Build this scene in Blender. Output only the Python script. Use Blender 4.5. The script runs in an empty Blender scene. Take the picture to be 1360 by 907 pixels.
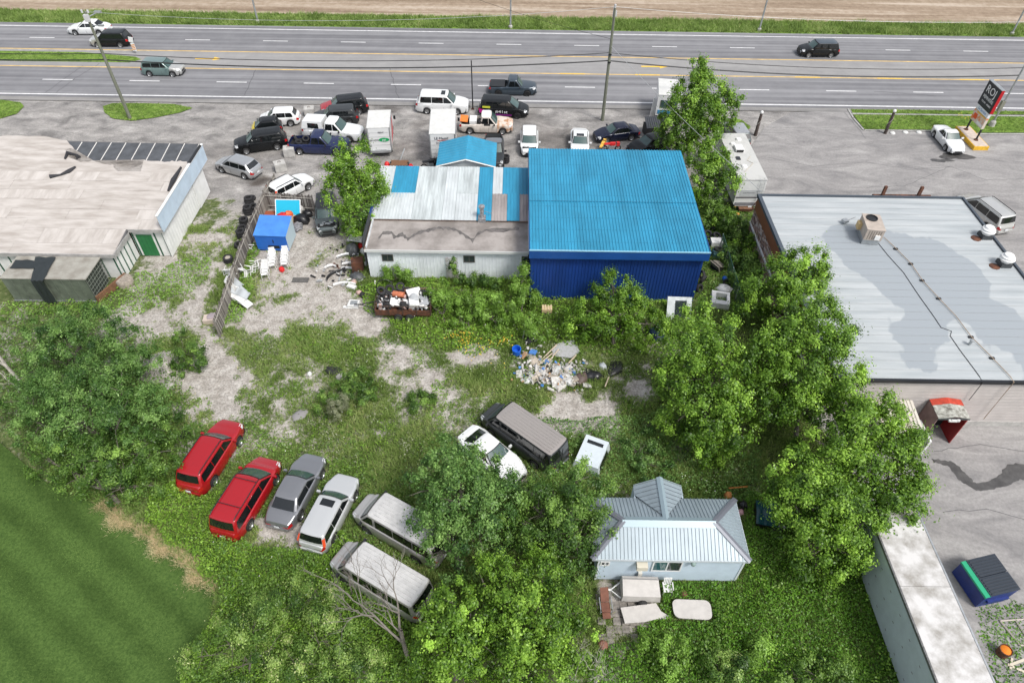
import bpy, bmesh, math, random
import numpy as np
from mathutils import Vector, Matrix
R = math.radians
random.seed(7)
rng = np.random.default_rng(11)
S = bpy.context.scene
C = S.collection

# ------------------------------------------------------------------ camera, sky, sun, exposure
F, TH, CH, RO = 907.0, R(46), 34.5, R(0.84)
cam_d = bpy.data.cameras.new('camera')
cam = bpy.data.objects.new('camera', cam_d); C.objects.link(cam)
cam_d.sensor_width = 36.0; cam_d.lens = 36.0 * F / 1360.0
cam_d.clip_start = 0.5; cam_d.clip_end = 2000
cam.matrix_world = Matrix.Translation((0, 0, CH)) @ Matrix.Rotation(R(90) - TH, 4, 'X') @ Matrix.Rotation(RO, 4, 'Z')
S.camera = cam

W = bpy.data.worlds.new('World'); S.world = W; W.use_nodes = True
nt = W.node_tree; bg = nt.nodes['Background']
sky = nt.nodes.new('ShaderNodeTexSky'); sky.sky_type = 'NISHITA'; sky.sun_disc = False
SUN_EL, SUN_AZ = R(56), R(132)          # azimuth measured from +Y towards +X
sky.sun_elevation = SUN_EL; sky.sun_rotation = SUN_AZ
sky.air_density = 1.0; sky.dust_density = 3.0; sky.ozone_density = 1.0
hs = nt.nodes.new('ShaderNodeHueSaturation'); hs.inputs['Saturation'].default_value = 0.35
nt.links.new(sky.outputs[0], hs.inputs['Color']); nt.links.new(hs.outputs[0], bg.inputs[0])
bg.inputs[1].default_value = 0.135
sl = bpy.data.lights.new('sun', 'SUN'); sl.energy = 1.7; sl.angle = R(13); sl.color = (1.0, 0.965, 0.91)
so = bpy.data.objects.new('sun', sl); C.objects.link(so)
dirv = Vector((math.sin(SUN_AZ) * math.cos(SUN_EL), math.cos(SUN_AZ) * math.cos(SUN_EL), math.sin(SUN_EL)))
so.rotation_euler = dirv.to_track_quat('Z', 'Y').to_euler()
S.view_settings.view_transform = 'Standard'; S.view_settings.look = 'None'
S.view_settings.exposure = 0.60; S.view_settings.gamma = 1.0

# ------------------------------------------------------------------ helpers
def P(px, py, z=0.0):
    "the point at height z seen at photo pixel (px, py)"
    u = (px - 680) / F; v = -(py - 453.5) / F
    c, s = math.cos(RO), math.sin(RO)
    xu = u * c - v * s; vu = u * s + v * c
    d = (xu, math.cos(TH) + vu * math.sin(TH), -math.sin(TH) + vu * math.cos(TH))
    t = (CH - z) / -d[2]
    return Vector((d[0] * t, d[1] * t, z))

MATS = {}
def mat(name, col, rough=0.6, metal=0.0, var=0.0, vs=3.0, bump=0.0, bs=30.0, col2=None, coat=0.0, spec=0.5, trans=0.0, detail=6, lo=0.35, hi=0.65, strch=None, emit=None):
    if name in MATS: return MATS[name]
    m = bpy.data.materials.new(name); m.use_nodes = True; MATS[name] = m
    n = m.node_tree.nodes; l = m.node_tree.links; b = n['Principled BSDF']
    b.inputs['Base Color'].default_value = (*col, 1); b.inputs['Roughness'].default_value = rough
    b.inputs['Metallic'].default_value = metal; b.inputs['Specular IOR Level'].default_value = spec
    b.inputs['Coat Weight'].default_value = coat; b.inputs['Coat Roughness'].default_value = 0.08
    m.diffuse_color = (*col, 1)
    if var or bump or col2:
        tc = n.new('ShaderNodeTexCoord'); mp = n.new('ShaderNodeMapping')
        l.new(tc.outputs['Object'], mp.inputs[0])
        if strch: mp.inputs['Scale'].default_value = strch
    if var or col2:
        no = n.new('ShaderNodeTexNoise'); no.inputs['Scale'].default_value = vs; no.inputs['Detail'].default_value = detail
        no.inputs['Roughness'].default_value = 0.62
        cr = n.new('ShaderNodeValToRGB'); cr.color_ramp.elements[0].position = lo; cr.color_ramp.elements[1].position = hi
        c2 = col2 or tuple(min(1, c * (1 + var)) for c in col)
        c1 = col if col2 else tuple(c * (1 - var) for c in col)
        cr.color_ramp.elements[0].color = (*c1, 1); cr.color_ramp.elements[1].color = (*c2, 1)
        l.new(mp.outputs[0], no.inputs['Vector']); l.new(no.outputs['Fac'], cr.inputs[0]); l.new(cr.outputs[0], b.inputs['Base Color'])
    if bump:
        nb = n.new('ShaderNodeTexNoise'); nb.inputs['Scale'].default_value = bs; nb.inputs['Detail'].default_value = 4
        bm_ = n.new('ShaderNodeBump'); bm_.inputs['Strength'].default_value = bump; bm_.inputs['Distance'].default_value = 0.02
        l.new(mp.outputs[0], nb.inputs['Vector']); l.new(nb.outputs['Fac'], bm_.inputs['Height']); l.new(bm_.outputs[0], b.inputs['Normal'])
    return m

def tag(o, label=None, cat=None, group=None, kind=None):
    if label: o['label'] = label
    if cat: o['category'] = cat
    if group: o['group'] = group
    if kind: o['kind'] = kind
    return o

def thing(name, label, cat, loc=(0, 0, 0), rz=0.0, group=None):
    o = bpy.data.objects.new(name, None); C.objects.link(o)
    o.location = loc; o.rotation_euler = (0, 0, rz); o.empty_display_size = 0.3
    return tag(o, label, cat, group)

class MB:
    def __init__(s, off=(0, 0, 0)):
        s.v = []; s.f = []; s.m = []; s.off = Vector(off)
    def add(s, vs, fs, mi=0):
        b = len(s.v); s.v += [tuple(Vector(p) - s.off) for p in vs]
        s.f += [tuple(i + b for i in f) for f in fs]; s.m += [mi] * len(fs); return s
    def box(s, c, d, rz=0.0, mi=0, rot=None):
        hx, hy, hz = d[0] / 2, d[1] / 2, d[2] / 2
        M = rot if rot is not None else Matrix.Rotation(rz, 3, 'Z')
        c = Vector(c)
        vs = [c + M @ Vector((x * hx, y * hy, z * hz)) for x in (-1, 1) for y in (-1, 1) for z in (-1, 1)]
        return s.add(vs, [(0, 1, 3, 2), (4, 6, 7, 5), (0, 4, 5, 1), (2, 3, 7, 6), (0, 2, 6, 4), (1, 5, 7, 3)], mi)
    def span(s, a, b, mi=0):
        return s.box([(a[i] + b[i]) / 2 for i in range(3)], [abs(b[i] - a[i]) for i in range(3)], 0, mi)
    def prism(s, poly, z0, z1, mi=0):
        n = len(poly)
        vs = [(p[0], p[1], z0) for p in poly] + [(p[0], p[1], z1) for p in poly]
        fs = [tuple(reversed(range(n))), tuple(range(n, 2 * n))] + [(i, (i + 1) % n, n + (i + 1) % n, n + i) for i in range(n)]
        return s.add(vs, fs, mi)
    def sheet(s, poly, z, mi=0):
        return s.add([(p[0], p[1], z) for p in poly], [tuple(range(len(poly)))], mi)
    def tube(s, pts, r, n=8, mi=0, cap=True):
        pts = [Vector(p) for p in pts]
        rs = r if isinstance(r, (list, tuple)) else [r] * len(pts)
        vs = []; fs = []
        for i, p in enumerate(pts):
            t = (pts[min(i + 1, len(pts) - 1)] - pts[max(i - 1, 0)])
            if t.length < 1e-9: t = Vector((0, 0, 1))
            t.normalize()
            u = t.cross(Vector((0, 0, 1)))
            if u.length < 0.05: u = t.cross(Vector((1, 0, 0)))
            u.normalize(); w = t.cross(u)
            for k in range(n):
                a = 2 * math.pi * k / n
                vs.append(p + (u * math.cos(a) + w * math.sin(a)) * rs[i])
        for i in range(len(pts) - 1):
            for k in range(n):
                fs.append((i * n + k, i * n + (k + 1) % n, (i + 1) * n + (k + 1) % n, (i + 1) * n + k))
        if cap: fs.append(tuple(reversed(range(n)))); fs.append(tuple(range((len(pts) - 1) * n, len(pts) * n)))
        return s.add(vs, fs, mi)
    def lathe(s, prof, n=20, c=(0, 0, 0), rot=None, mi=0, close=False):
        M = rot if rot is not None else Matrix.Identity(3)
        c = Vector(c); vs = []; fs = []
        for r_, z_ in prof:
            for k in range(n):
                a = 2 * math.pi * k / n
                vs.append(c + M @ Vector((r_ * math.cos(a), r_ * math.sin(a), z_)))
        m_ = len(prof)
        for i in range(m_ if close else m_ - 1):
            j = (i + 1) % m_
            for k in range(n):
                fs.append((i * n + k, i * n + (k + 1) % n, j * n + (k + 1) % n, j * n + k))
        return s.add(vs, fs, mi)
    def grid(s, pts, mi=0, flip=False):
        "pts: rows of points"
        h = len(pts); w = len(pts[0]); fs = []
        for i in range(h - 1):
            for j in range(w - 1):
                q = (i * w + j, i * w + j + 1, (i + 1) * w + j + 1, (i + 1) * w + j)
                fs.append(tuple(reversed(q)) if flip else q)
        return s.add([p for r_ in pts for p in r_], fs, mi)
    def build(s, name, mats, parent=None, smooth=None, link=True):
        me = bpy.data.meshes.new(name); me.from_pydata(s.v, [], s.f)
        if not isinstance(mats, (list, tuple)): mats = [mats]
        for m in mats: me.materials.append(m)
        if len(mats) > 1: me.polygons.foreach_set('material_index', s.m)
        me.validate(); me.update()
        b = bmesh.new(); b.from_mesh(me); bmesh.ops.recalc_face_normals(b, faces=b.faces); b.to_mesh(me); b.free()
        if smooth is not None:
            me.polygons.foreach_set('use_smooth', [True] * len(me.polygons))
            me.set_sharp_from_angle(angle=R(smooth))
        o = bpy.data.objects.new(name, me)
        if link: C.objects.link(o)
        if parent: o.parent = parent
        return o

def inst(name, me, parent=None, loc=(0, 0, 0), rot=(0, 0, 0), sc=(1, 1, 1)):
    o = bpy.data.objects.new(name, me); C.objects.link(o)
    o.parent = parent; o.location = loc; o.rotation_euler = rot; o.scale = sc
    return o

def dup(root, loc, rz, label, group=None):
    r = root.copy(); C.objects.link(r); r.location = loc; r.rotation_euler = (0, 0, rz)
    r['label'] = label
    if group: r['group'] = group
    for ch in list(root.children):
        c = ch.copy(); C.objects.link(c); c.parent = r
        for g in ch.children:
            d = g.copy(); C.objects.link(d); d.parent = c
    return r

def npmesh(name, V, quads, mats, parent=None, tint=None, tris=False, smooth=False):
    "fast mesh from numpy arrays, optional per-vertex tint attribute"
    me = bpy.data.meshes.new(name); k = quads.shape[1]
    me.vertices.add(len(V)); me.vertices.foreach_set('co', V.astype(np.float32).ravel())
    me.loops.add(quads.size); me.loops.foreach_set('vertex_index', quads.astype(np.int32).ravel())
    me.polygons.add(len(quads)); me.polygons.foreach_set('loop_start', np.arange(0, quads.size, k, dtype=np.int32))
    me.materials.append(mats)
    if smooth: me.polygons.foreach_set('use_smooth', np.ones(len(quads), dtype=bool))
    if tint is not None:
        a = me.attributes.new('tint', 'FLOAT', 'POINT'); a.data.foreach_set('value', tint.astype(np.float32).ravel())
    me.update(calc_edges=True)
    o = bpy.data.objects.new(name, me); C.objects.link(o)
    if parent: o.parent = parent
    return o

def vnoise(x, y, sc, seed=0):
    x = x / sc + seed * 17.3; y = y / sc - seed * 9.1
    xi = np.floor(x).astype(np.int64); yi = np.floor(y).astype(np.int64)
    fx = x - xi; fy = y - yi; fx = fx * fx * (3 - 2 * fx); fy = fy * fy * (3 - 2 * fy)
    def h(a, b):
        n = (a * 374761393 + b * 668265263 + seed * 974711) & 0x7fffffff
        n = ((n ^ (n >> 13)) * 1274126177) & 0x7fffffff
        return ((n ^ (n >> 16)) & 0xffff) / 65535.0
    return (h(xi, yi) * (1 - fx) + h(xi + 1, yi) * fx) * (1 - fy) + (h(xi, yi + 1) * (1 - fx) + h(xi + 1, yi + 1) * fx) * fy
def fbm(x, y, sc, seed=0):
    return 0.5 * vnoise(x, y, sc, seed) + 0.3 * vnoise(x, y, sc / 2.3, seed + 1) + 0.2 * vnoise(x, y, sc / 5.1, seed + 2)

def sdpoly(x, y, poly):
    "signed distance (positive inside) of arrays x,y to a polygon"
    d = np.full(x.shape, 1e9); ins = np.zeros(x.shape, bool); n = len(poly)
    for i in range(n):
        ax, ay = poly[i][0], poly[i][1]; bx, by = poly[(i + 1) % n][0], poly[(i + 1) % n][1]
        ex, ey = bx - ax, by - ay; wx, wy = x - ax, y - ay
        t = np.clip((wx * ex + wy * ey) / (ex * ex + ey * ey + 1e-9), 0, 1)
        d = np.minimum(d, (wx - ex * t) ** 2 + (wy - ey * t) ** 2)
        c = ((ay > y) != (by > y)) & (x < (bx - ax) * (y - ay) / ((by - ay) if abs(by - ay) > 1e-9 else 1e-9) + ax)
        ins ^= c
    d = np.sqrt(d); return np.where(ins, d, -d)
def smooth01(t): t = np.clip(t, 0, 1); return t * t * (3 - 2 * t)
def PP(*pts): return [P(a, b) for a, b in pts]

# ------------------------------------------------------------------ ground
BARE = [  # (polygon in photo pixels, strength, softness m)
    (PP((318, 262), (430, 225), (478, 300), (462, 372), (500, 425), (505, 450), (470, 445), (400, 436), (345, 450), (310, 445), (300, 430), (345, 375), (338, 330)), 1.0, 1.4),
    (PP((245, 500), (300, 470), (335, 500), (305, 545), (250, 545)), 0.62, 1.2),
    (PP((335, 505), (380, 470), (440, 500), (432, 525), (372, 590), (310, 640), (245, 600), (280, 540)), 0.50, 1.6),
    (PP((500, 440), (600, 480), (640, 520), (610, 560), (540, 570), (500, 520)), 0.62, 2.4),
    (PP((720, 540), (790, 515), (860, 500), (880, 525), (830, 545), (815, 575), (770, 590), (722, 565)), 1.0, 1.0),
    (PP((335, 690), (420, 690), (430, 728), (345, 722)), 1.0, 0.6),
    (PP((205, 330), (280, 290), (318, 262), (310, 330), (262, 420), (205, 480), (165, 500), (130, 430), (175, 385)), 0.62, 1.0),
    (PP((200, 480), (240, 470), (250, 510), (205, 510)), 0.9, 0.7),
    (PP((675, 620), (725, 620), (715, 665), (680, 665)), 1.0, 0.5),
    (PP((260, 420), (330, 470), (300, 540), (240, 500)), 0.55, 1.0),
    (PP((615, 455), (660, 455), (655, 480), (618, 480)), 0.8, 0.5),
    (PP((795, 770), (880, 770), (850, 850), (795, 850)), 0.8, 0.4),
    (PP((860, 440), (940, 430), (950, 470), (880, 480)), 0.5, 1.0),
]
def green_amount(x, y):
    g = np.full(x.shape, 1.0)
    n = fbm(x, y, 2.6, 3); n2 = fbm(x, y, 0.9, 5)
    for poly, st, so_ in BARE:
        d = sdpoly(x, y, poly) + (fbm(x, y, 1.8, 37) - .5) * 3.2
        g -= st * smooth01(0.5 + d / so_ / 2) * (1.0 if st > 0.95 else 1.15)
    g += (n - 0.5) * 1.25 + (n2 - 0.5) * 1.1 - 0.10 * smooth01((y - 20) / 5)
    g = np.where(y > 49.2, g - 2.2 * smooth01((y - 49.2) / 2.5), g)
    return np.clip(g, 0, 1)

def ground_material():
    m = bpy.data.materials.new('yard_ground'); m.use_nodes = True
    n = m.node_tree.nodes; l = m.node_tree.links; b = n['Principled BSDF']; b.inputs['Roughness'].default_value = 0.95
    b.inputs['Specular IOR Level'].default_value = 0.15
    tc = n.new('ShaderNodeTexCoord')
    def noise(sc, det=8, strch=None, dist=0.0):
        no = n.new('ShaderNodeTexNoise'); no.inputs['Scale'].default_value = sc; no.inputs['Detail'].default_value = det
        no.inputs['Roughness'].default_value = 0.65; no.inputs['Distortion'].default_value = dist
        if strch:
            mp = n.new('ShaderNodeMapping'); mp.inputs['Scale'].default_value = strch; mp.inputs['Rotation'].default_value = (0, 0, 0.5)
            l.new(tc.outputs['Object'], mp.inputs[0]); l.new(mp.outputs[0], no.inputs['Vector'])
        else: l.new(tc.outputs['Object'], no.inputs['Vector'])
        return no.outputs['Fac']
    def ramp(f, stops):
        cr = n.new('ShaderNodeValToRGB'); e = cr.color_ramp.elements
        while len(e) < len(stops): e.new(0.5)
        for i, (p_, c_) in enumerate(stops): e[i].position = p_; e[i].color = (*c_, 1)
        l.new(f, cr.inputs[0]); return cr.outputs[0]
    def mix(f, a, c_):
        mx = n.new('ShaderNodeMix'); mx.data_type = 'RGBA'
        l.new(f, mx.inputs[0]); l.new(a, mx.inputs[6]); l.new(c_, mx.inputs[7]); return mx.outputs[2]
    def att(nm):
        a = n.new('ShaderNodeAttribute'); a.attribute_name = nm; return a.outputs['Fac']
    gravel = ramp(noise(1.3), [(0.3, (0.24, 0.218, 0.192)), (0.5, (0.365, 0.338, 0.308)), (0.7, (0.48, 0.455, 0.425))])
    fine = ramp(noise(9, 9), [(0.34, (0.30, 0.30, 0.30)), (0.66, (0.70, 0.70, 0.70))])
    mm = n.new('ShaderNodeMix'); mm.data_type = 'RGBA'; mm.blend_type = 'OVERLAY'; mm.inputs[0].default_value = 0.9
    l.new(gravel, mm.inputs[6]); l.new(fine, mm.inputs[7])
    lot = ramp(noise(0.42, 12, (1.0, 1.7, 1), 0.5), [(0.30, (0.13, 0.125, 0.12)), (0.45, (0.24, 0.23, 0.222)), (0.58, (0.33, 0.315, 0.30)), (0.72, (0.45, 0.43, 0.415))])
    m2 = n.new('ShaderNodeMix'); m2.data_type = 'RGBA'; m2.blend_type = 'OVERLAY'; m2.inputs[0].default_value = 0.55
    l.new(lot, m2.inputs[6]); l.new(fine, m2.inputs[7])
    grass = ramp(noise(3.0, 8), [(0.3, (0.04, 0.06, 0.02)), (0.5, (0.09, 0.12, 0.04)), (0.72, (0.20, 0.20, 0.11))])
    c1 = mix(att('grey'), mm.outputs[2], m2.outputs[2])
    gm = n.new('ShaderNodeMath'); gm.operation = 'MULTIPLY_ADD'; l.new(noise(3.5, 9), gm.inputs[0]); gm.inputs[1].default_value = 2.2; l.new(att('green'), gm.inputs[2])
    mr = n.new('ShaderNodeMapRange'); mr.inputs[1].default_value = 1.35; mr.inputs[2].default_value = 1.85; l.new(gm.outputs[0], mr.inputs[0])
    c2 = mix(mr.outputs[0], c1, grass)
    dark = ramp(att('stain'), [(0.0, (1, 1, 1)), (1.0, (0.36, 0.33, 0.31))])
    mu = n.new('ShaderNodeMix'); mu.data_type = 'RGBA'; mu.blend_type = 'MULTIPLY'; mu.inputs[0].default_value = 1
    l.new(c2, mu.inputs[6]); l.new(dark, mu.inputs[7]); l.new(mu.outputs[2], b.inputs['Base Color'])
    bp = n.new('ShaderNodeBump'); bp.inputs['Strength'].default_value = 0.5; bp.inputs['Distance'].default_value = 0.05
    l.new(noise(9, 6), bp.inputs['Height']); l.new(bp.outputs[0], b.inputs['Normal'])
    return m

x0, x1, y0, y1, st = -62.0, 64.0, 3.0, 68.3, 0.25
nx = int((x1 - x0) / st) + 1; ny = int((y1 - y0) / st) + 1
gx, gy = np.meshgrid(np.linspace(x0, x1, nx), np.linspace(y0, y1, ny))
gre = green_amount(gx, gy)
gz = (fbm(gx, gy, 3.0, 8) - 0.5) * 0.10 * smooth01((48 - gy) / 6) + (fbm(gx, gy, 0.8, 9) - 0.5) * 0.04 * smooth01((50 - gy) / 6) - 0.03
dirt_pile = P(212, 488)
gz += 0.9 * np.exp(-((gx - dirt_pile.x) ** 2 + (gy - dirt_pile.y) ** 2) / 0.9)
gre = np.where((gx - dirt_pile.x) ** 2 + (gy - dirt_pile.y) ** 2 < 2.2, 0, gre)
grey = smooth01((gy - 43.0 - 3.0 * fbm(gx, gy, 6, 12)) / 7.0)
grey = np.where(gx < -14, np.maximum(grey, smooth01((gy - 46) / 5)), grey)
hedge = smooth01((gx - 14.2) / 0.8) * smooth01((19.6 - gx) / 0.8) * smooth01((51.5 - gy) / 1.0)
gre = np.maximum(gre * (1 - hedge), hedge * 0.9)
stain = np.zeros(gx.shape)
for (px, py, r_, s_) in [(345, 241, 0.9, 1), (424, 221, 0.7, .8), (722, 215, 0.7, .9), (517, 145, 1.2, .6), (560, 165, 1.0, .4), (530, 200, 1.6, .45), (365, 175, 3.0, .3),
                         (735, 185, 2.6, .6), (540, 215, 2.4, .35), (700, 160, 2.5, .35), (300, 205, 2.5, .25), (505, 195, 1.8, .5), (640, 185, 2.5, .5), (345, 205, 2.0, .35),
                         (790, 205, 2.5, .5), (610, 200, 1.5, .6), (250, 260, 2.0, .25), (725, 170, 1.5, .4)]:
    c_ = P(px, py); dd = np.hypot((gx - c_.x) / 1.2, gy - c_.y) / r_
    stain = np.maximum(stain, s_ * smooth01(1.3 - dd + (fbm(gx, gy, 1.2, 15) - .5) * 1.6))
V = np.stack([gx.ravel(), gy.ravel(), gz.ravel()], 1)
ii = (np.arange(ny - 1)[:, None] * nx + np.arange(nx - 1)[None, :]).ravel()
Q = np.stack([ii, ii + 1, ii + nx + 1, ii + nx], 1)
M_ground = ground_material()
gr = npmesh('ground', V, Q, M_ground, smooth=True); tag(gr, kind='structure')
for nm, arr in (('green', gre), ('grey', grey), ('stain', stain)):
    a = gr.data.attributes.new(nm, 'FLOAT', 'POINT'); a.data.foreach_set('value', arr.astype(np.float32).ravel())
M_turf = mat('turf', (0.035, 0.07, 0.015), 0.95, var=0, col2=(0.10, 0.15, 0.035), vs=1.2, bump=0.4, bs=20, spec=0.15)
t_ = MB().sheet([(-900, -900), (900, -900), (900, 1500), (-900, 1500)], -0.30).build('terrain', M_turf); tag(t_, kind='structure')

def sheet(name, poly, z, m, kind='structure'):
    bmm = bmesh.new(); vs = [bmm.verts.new((p[0], p[1], z)) for p in poly]
    f = bmm.faces.new(vs); bmesh.ops.triangulate(bmm, faces=[f])
    bmesh.ops.recalc_face_normals(bmm, faces=bmm.faces)
    if bmm.faces[:][0].normal.z < 0: bmesh.ops.reverse_faces(bmm, faces=bmm.faces[:])
    me = bpy.data.meshes.new(name); bmm.to_mesh(me); bmm.free(); me.materials.append(m)
    o = bpy.data.objects.new(name, me); C.objects.link(o); tag(o, kind=kind); return o

# mown lawn, bottom left
def lawn_material():
    m = bpy.data.materials.new('mown_lawn'); m.use_nodes = True
    n = m.node_tree.nodes; l = m.node_tree.links; b = n['Principled BSDF']; b.inputs['Roughness'].default_value = 0.95; b.inputs['Specular IOR Level'].default_value = 0.1
    tc = n.new('ShaderNodeTexCoord'); mp = n.new('ShaderNodeMapping'); l.new(tc.outputs['Object'], mp.inputs[0])
    a_, b_ = P(20, 640), P(250, 860); mp.inputs['Rotation'].default_value = (0, 0, -math.atan2(b_.y - a_.y, b_.x - a_.x))
    wv = n.new('ShaderNodeTexWave'); wv.bands_direction = 'Y'; wv.inputs['Scale'].default_value = 0.17; wv.inputs['Distortion'].default_value = 1.2; wv.inputs['Detail'].default_value = 2; wv.inputs['Detail Scale'].default_value = 0.4
    l.new(mp.outputs[0], wv.inputs['Vector'])
    no = n.new('ShaderNodeTexNoise'); no.inputs['Scale'].default_value = 9; no.inputs['Detail'].default_value = 8; no.inputs['Roughness'].default_value = .7
    l.new(tc.outputs['Object'], no.inputs['Vector'])
    n2 = n.new('ShaderNodeTexNoise'); n2.inputs['Scale'].default_value = 0.5; l.new(tc.outputs['Object'], n2.inputs['Vector'])
    c1 = n.new('ShaderNodeValToRGB'); e = c1.color_ramp.elements; e[0].position = .3; e[0].color = (0.024, 0.052, 0.012, 1); e[1].position = .72; e[1].color = (0.085, 0.14, 0.036, 1)
    l.new(no.outputs['Fac'], c1.inputs[0])
    add = n.new('ShaderNodeMath'); add.operation = 'MULTIPLY_ADD'; l.new(wv.outputs['Fac'], add.inputs[0]); add.inputs[1].default_value = 0.6; l.new(n2.outputs['Fac'], add.inputs[2])
    c2 = n.new('ShaderNodeValToRGB'); e = c2.color_ramp.elements; e[0].position = .45; e[0].color = (0.85, 0.88, 0.8, 1); e[1].position = 1.0; e[1].color = (1.25, 1.25, 1.2, 1)
    l.new(add.outputs[0], c2.inputs[0])
    mx = n.new('ShaderNodeMix'); mx.data_type = 'RGBA'; mx.blend_type = 'MULTIPLY'; mx.inputs[0].default_value = 1
    l.new(c1.outputs[0], mx.inputs[6]); l.new(c2.outputs[0], mx.inputs[7]); l.new(mx.outputs[2], b.inputs['Base Color'])
    bp = n.new('ShaderNodeBump'); bp.inputs['Strength'].default_value = .7; bp.inputs['Distance'].default_value = .05; l.new(no.outputs['Fac'], bp.inputs['Height']); l.new(bp.outputs[0], b.inputs['Normal'])
    return m
M_lawn = lawn_material()
edge_px = [(-60, 560), (0, 588), (60, 640), (130, 672), (190, 708), (240, 745), (285, 785), (275, 850), (255, 907), (240, 960)]
LAWN = [P(a, b) for a, b in edge_px] + [Vector((-14, 3.2, 0)), Vector((-61, 3.2, 0)), Vector((-61, 30, 0))]
sheet('lawn', LAWN, 0.07, M_lawn)

# road ---------------------------------------------------------------
def road_material(name, c_lo, c_hi, streak=0.5):
    m = bpy.data.materials.new(name); m.use_nodes = True
    n = m.node_tree.nodes; l = m.node_tree.links; b = n['Principled BSDF']; b.inputs['Roughness'].default_value = 0.85; b.inputs['Specular IOR Level'].default_value = 0.25
    tc = n.new('ShaderNodeTexCoord')
    mp = n.new('ShaderNodeMapping'); mp.inputs['Scale'].default_value = (0.02, 1.35, 1); l.new(tc.outputs['Object'], mp.inputs[0])
    no = n.new('ShaderNodeTexNoise'); no.inputs['Scale'].default_value = 1; no.inputs['Detail'].default_value = 3; l.new(mp.outputs[0], no.inputs['Vector'])
    n2 = n.new('ShaderNodeTexNoise'); n2.inputs['Scale'].default_value = 0.5; n2.inputs['Detail'].default_value = 9; n2.inputs['Roughness'].default_value = .7; l.new(tc.outputs['Object'], n2.inputs['Vector'])
    mx = n.new('ShaderNodeMix'); mx.data_type = 'FLOAT'; mx.inputs[0].default_value = 1 - streak; l.new(no.outputs['Fac'], mx.inputs[2]); l.new(n2.outputs['Fac'], mx.inputs[3])
    cr = n.new('ShaderNodeValToRGB'); e = cr.color_ramp.elements; e[0].position = .36; e[0].color = (*c_lo, 1); e[1].position = .64; e[1].color = (*c_hi, 1)
    l.new(mx.outputs[0], cr.inputs[0]); l.new(cr.outputs[0], b.inputs['Base Color'])
    return m
M_road = road_material('highway_asphalt', (0.14, 0.14, 0.15), (0.255, 0.255, 0.265), 0.72)
M_should = road_material('road_shoulder', (0.20, 0.195, 0.19), (0.31, 0.30, 0.29), 0.5)
M_med = road_material('turn_lane_asphalt', (0.24, 0.235, 0.235), (0.31, 0.305, 0.30), 0.4)
M_white = mat('white_road_paint', (0.72, 0.72, 0.72), 0.7, var=0.12, vs=3)
M_yel = mat('yellow_road_paint', (0.68, 0.46, 0.16), 0.7, var=0.25, vs=0.7)
def strip(name, ya, yb, z, m, xa=-170, xb=170): return sheet(name, [(xa, ya), (xb, ya), (xb, yb), (xa, yb)], z, m)
strip('road_shoulder', 67.4, 69.2, 0.045, M_should)
strip('road', 68.2, 87.6, 0.05, M_road)
strip('turn_lane', 75.5, 79.75, 0.054, M_med)
strip('edge_line', 68.66, 68.86, 0.058, M_white); strip('edge_line', 86.45, 86.62, 0.058, M_white)
strip('yellow_line', 75.28, 75.46, 0.058, M_yel); strip('yellow_line', 79.82, 80.0, 0.058, M_yel)
M_yel2 = mat('bright_yellow_paint', (0.80, 0.50, 0.06), 0.7, var=0.1, vs=2)
wl = MB(); d_near = P(27, 106).x; gap = P(158, 108).x - P(48, 106).x
for i in range(-12, 16):
    a = -51.3 + i * 9.55 - 0.6
    wl.sheet([(a, 72.05), (a + 3.3, 72.05), (a + 3.3, 72.2), (a, 72.2)], 0.058)
    b_ = -52.0 + i * 9.4 + 2.6
    wl.sheet([(b_, 83.0), (b_ + 3.0, 83.0), (b_ + 3.0, 83.14), (b_, 83.14)], 0.058)
tag(wl.build('lane_line', M_white), kind='structure')
yl = MB()
for px, py in ((1072, 103), (1180, 104), (1290, 106), (860, 101), (760, 100)):
    p = P(px, py); yl.sheet([(p.x - 1.4, 75.25), (p.x + 1.4, 75.25), (p.x + 1.4, 75.5), (p.x - 1.4, 75.5)], 0.062)
for px, py in ((278, 79), (870, 89.5)):
    p = P(px, py); yl.sheet([(p.x - 1.6, p.y - .15), (p.x + .5, p.y - .15), (p.x + .5, p.y - .45), (p.x + 1.5, p.y), (p.x + .5, p.y + .45), (p.x + .5, p.y + .15), (p.x - 1.6, p.y + .15)], 0.062)
tag(yl.build('road_arrow', M_yel2), kind='structure')
# crack lines (sealed) across the road, thin geometry
M_crack = mat('crack_seal', (0.07, 0.07, 0.075), 0.6)
ck = MB()
def crack(pts, w=0.05, z=0.056):
    pts = [P(a, b) for a, b in pts]; r2 = random.Random(int(pts[0].x * 100)); L_ = []
    for a, b in zip(pts[:-1], pts[1:]):
        k = max(2, int((b - a).length / 0.5))
        L_ += [a.lerp(b, i / k) + Vector((r2.uniform(-.07, .07), r2.uniform(-.07, .07), 0)) for i in range(k)]
    L_.append(pts[-1])
    for a, b in zip(L_[:-1], L_[1:]):
        d = (b - a); 
        if d.length < 1e-4: continue
        nrm = Vector((-d.y, d.x, 0)).normalized() * w / 2
        ck.add([(a + nrm).xy[:] + (z,), (a - nrm).xy[:] + (z,), (b - nrm).xy[:] + (z,), (b + nrm).xy[:] + (z,)], [(0, 1, 2, 3)])
for pts in ([(133, 85), (100, 105), (75, 124)], [(110, 88), (80, 110), (60, 124)], [(340, 93), (325, 128)], [(518, 92), (530, 134)], [(1160, 122), (1240, 128)]): crack(pts, 0.06)
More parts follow.
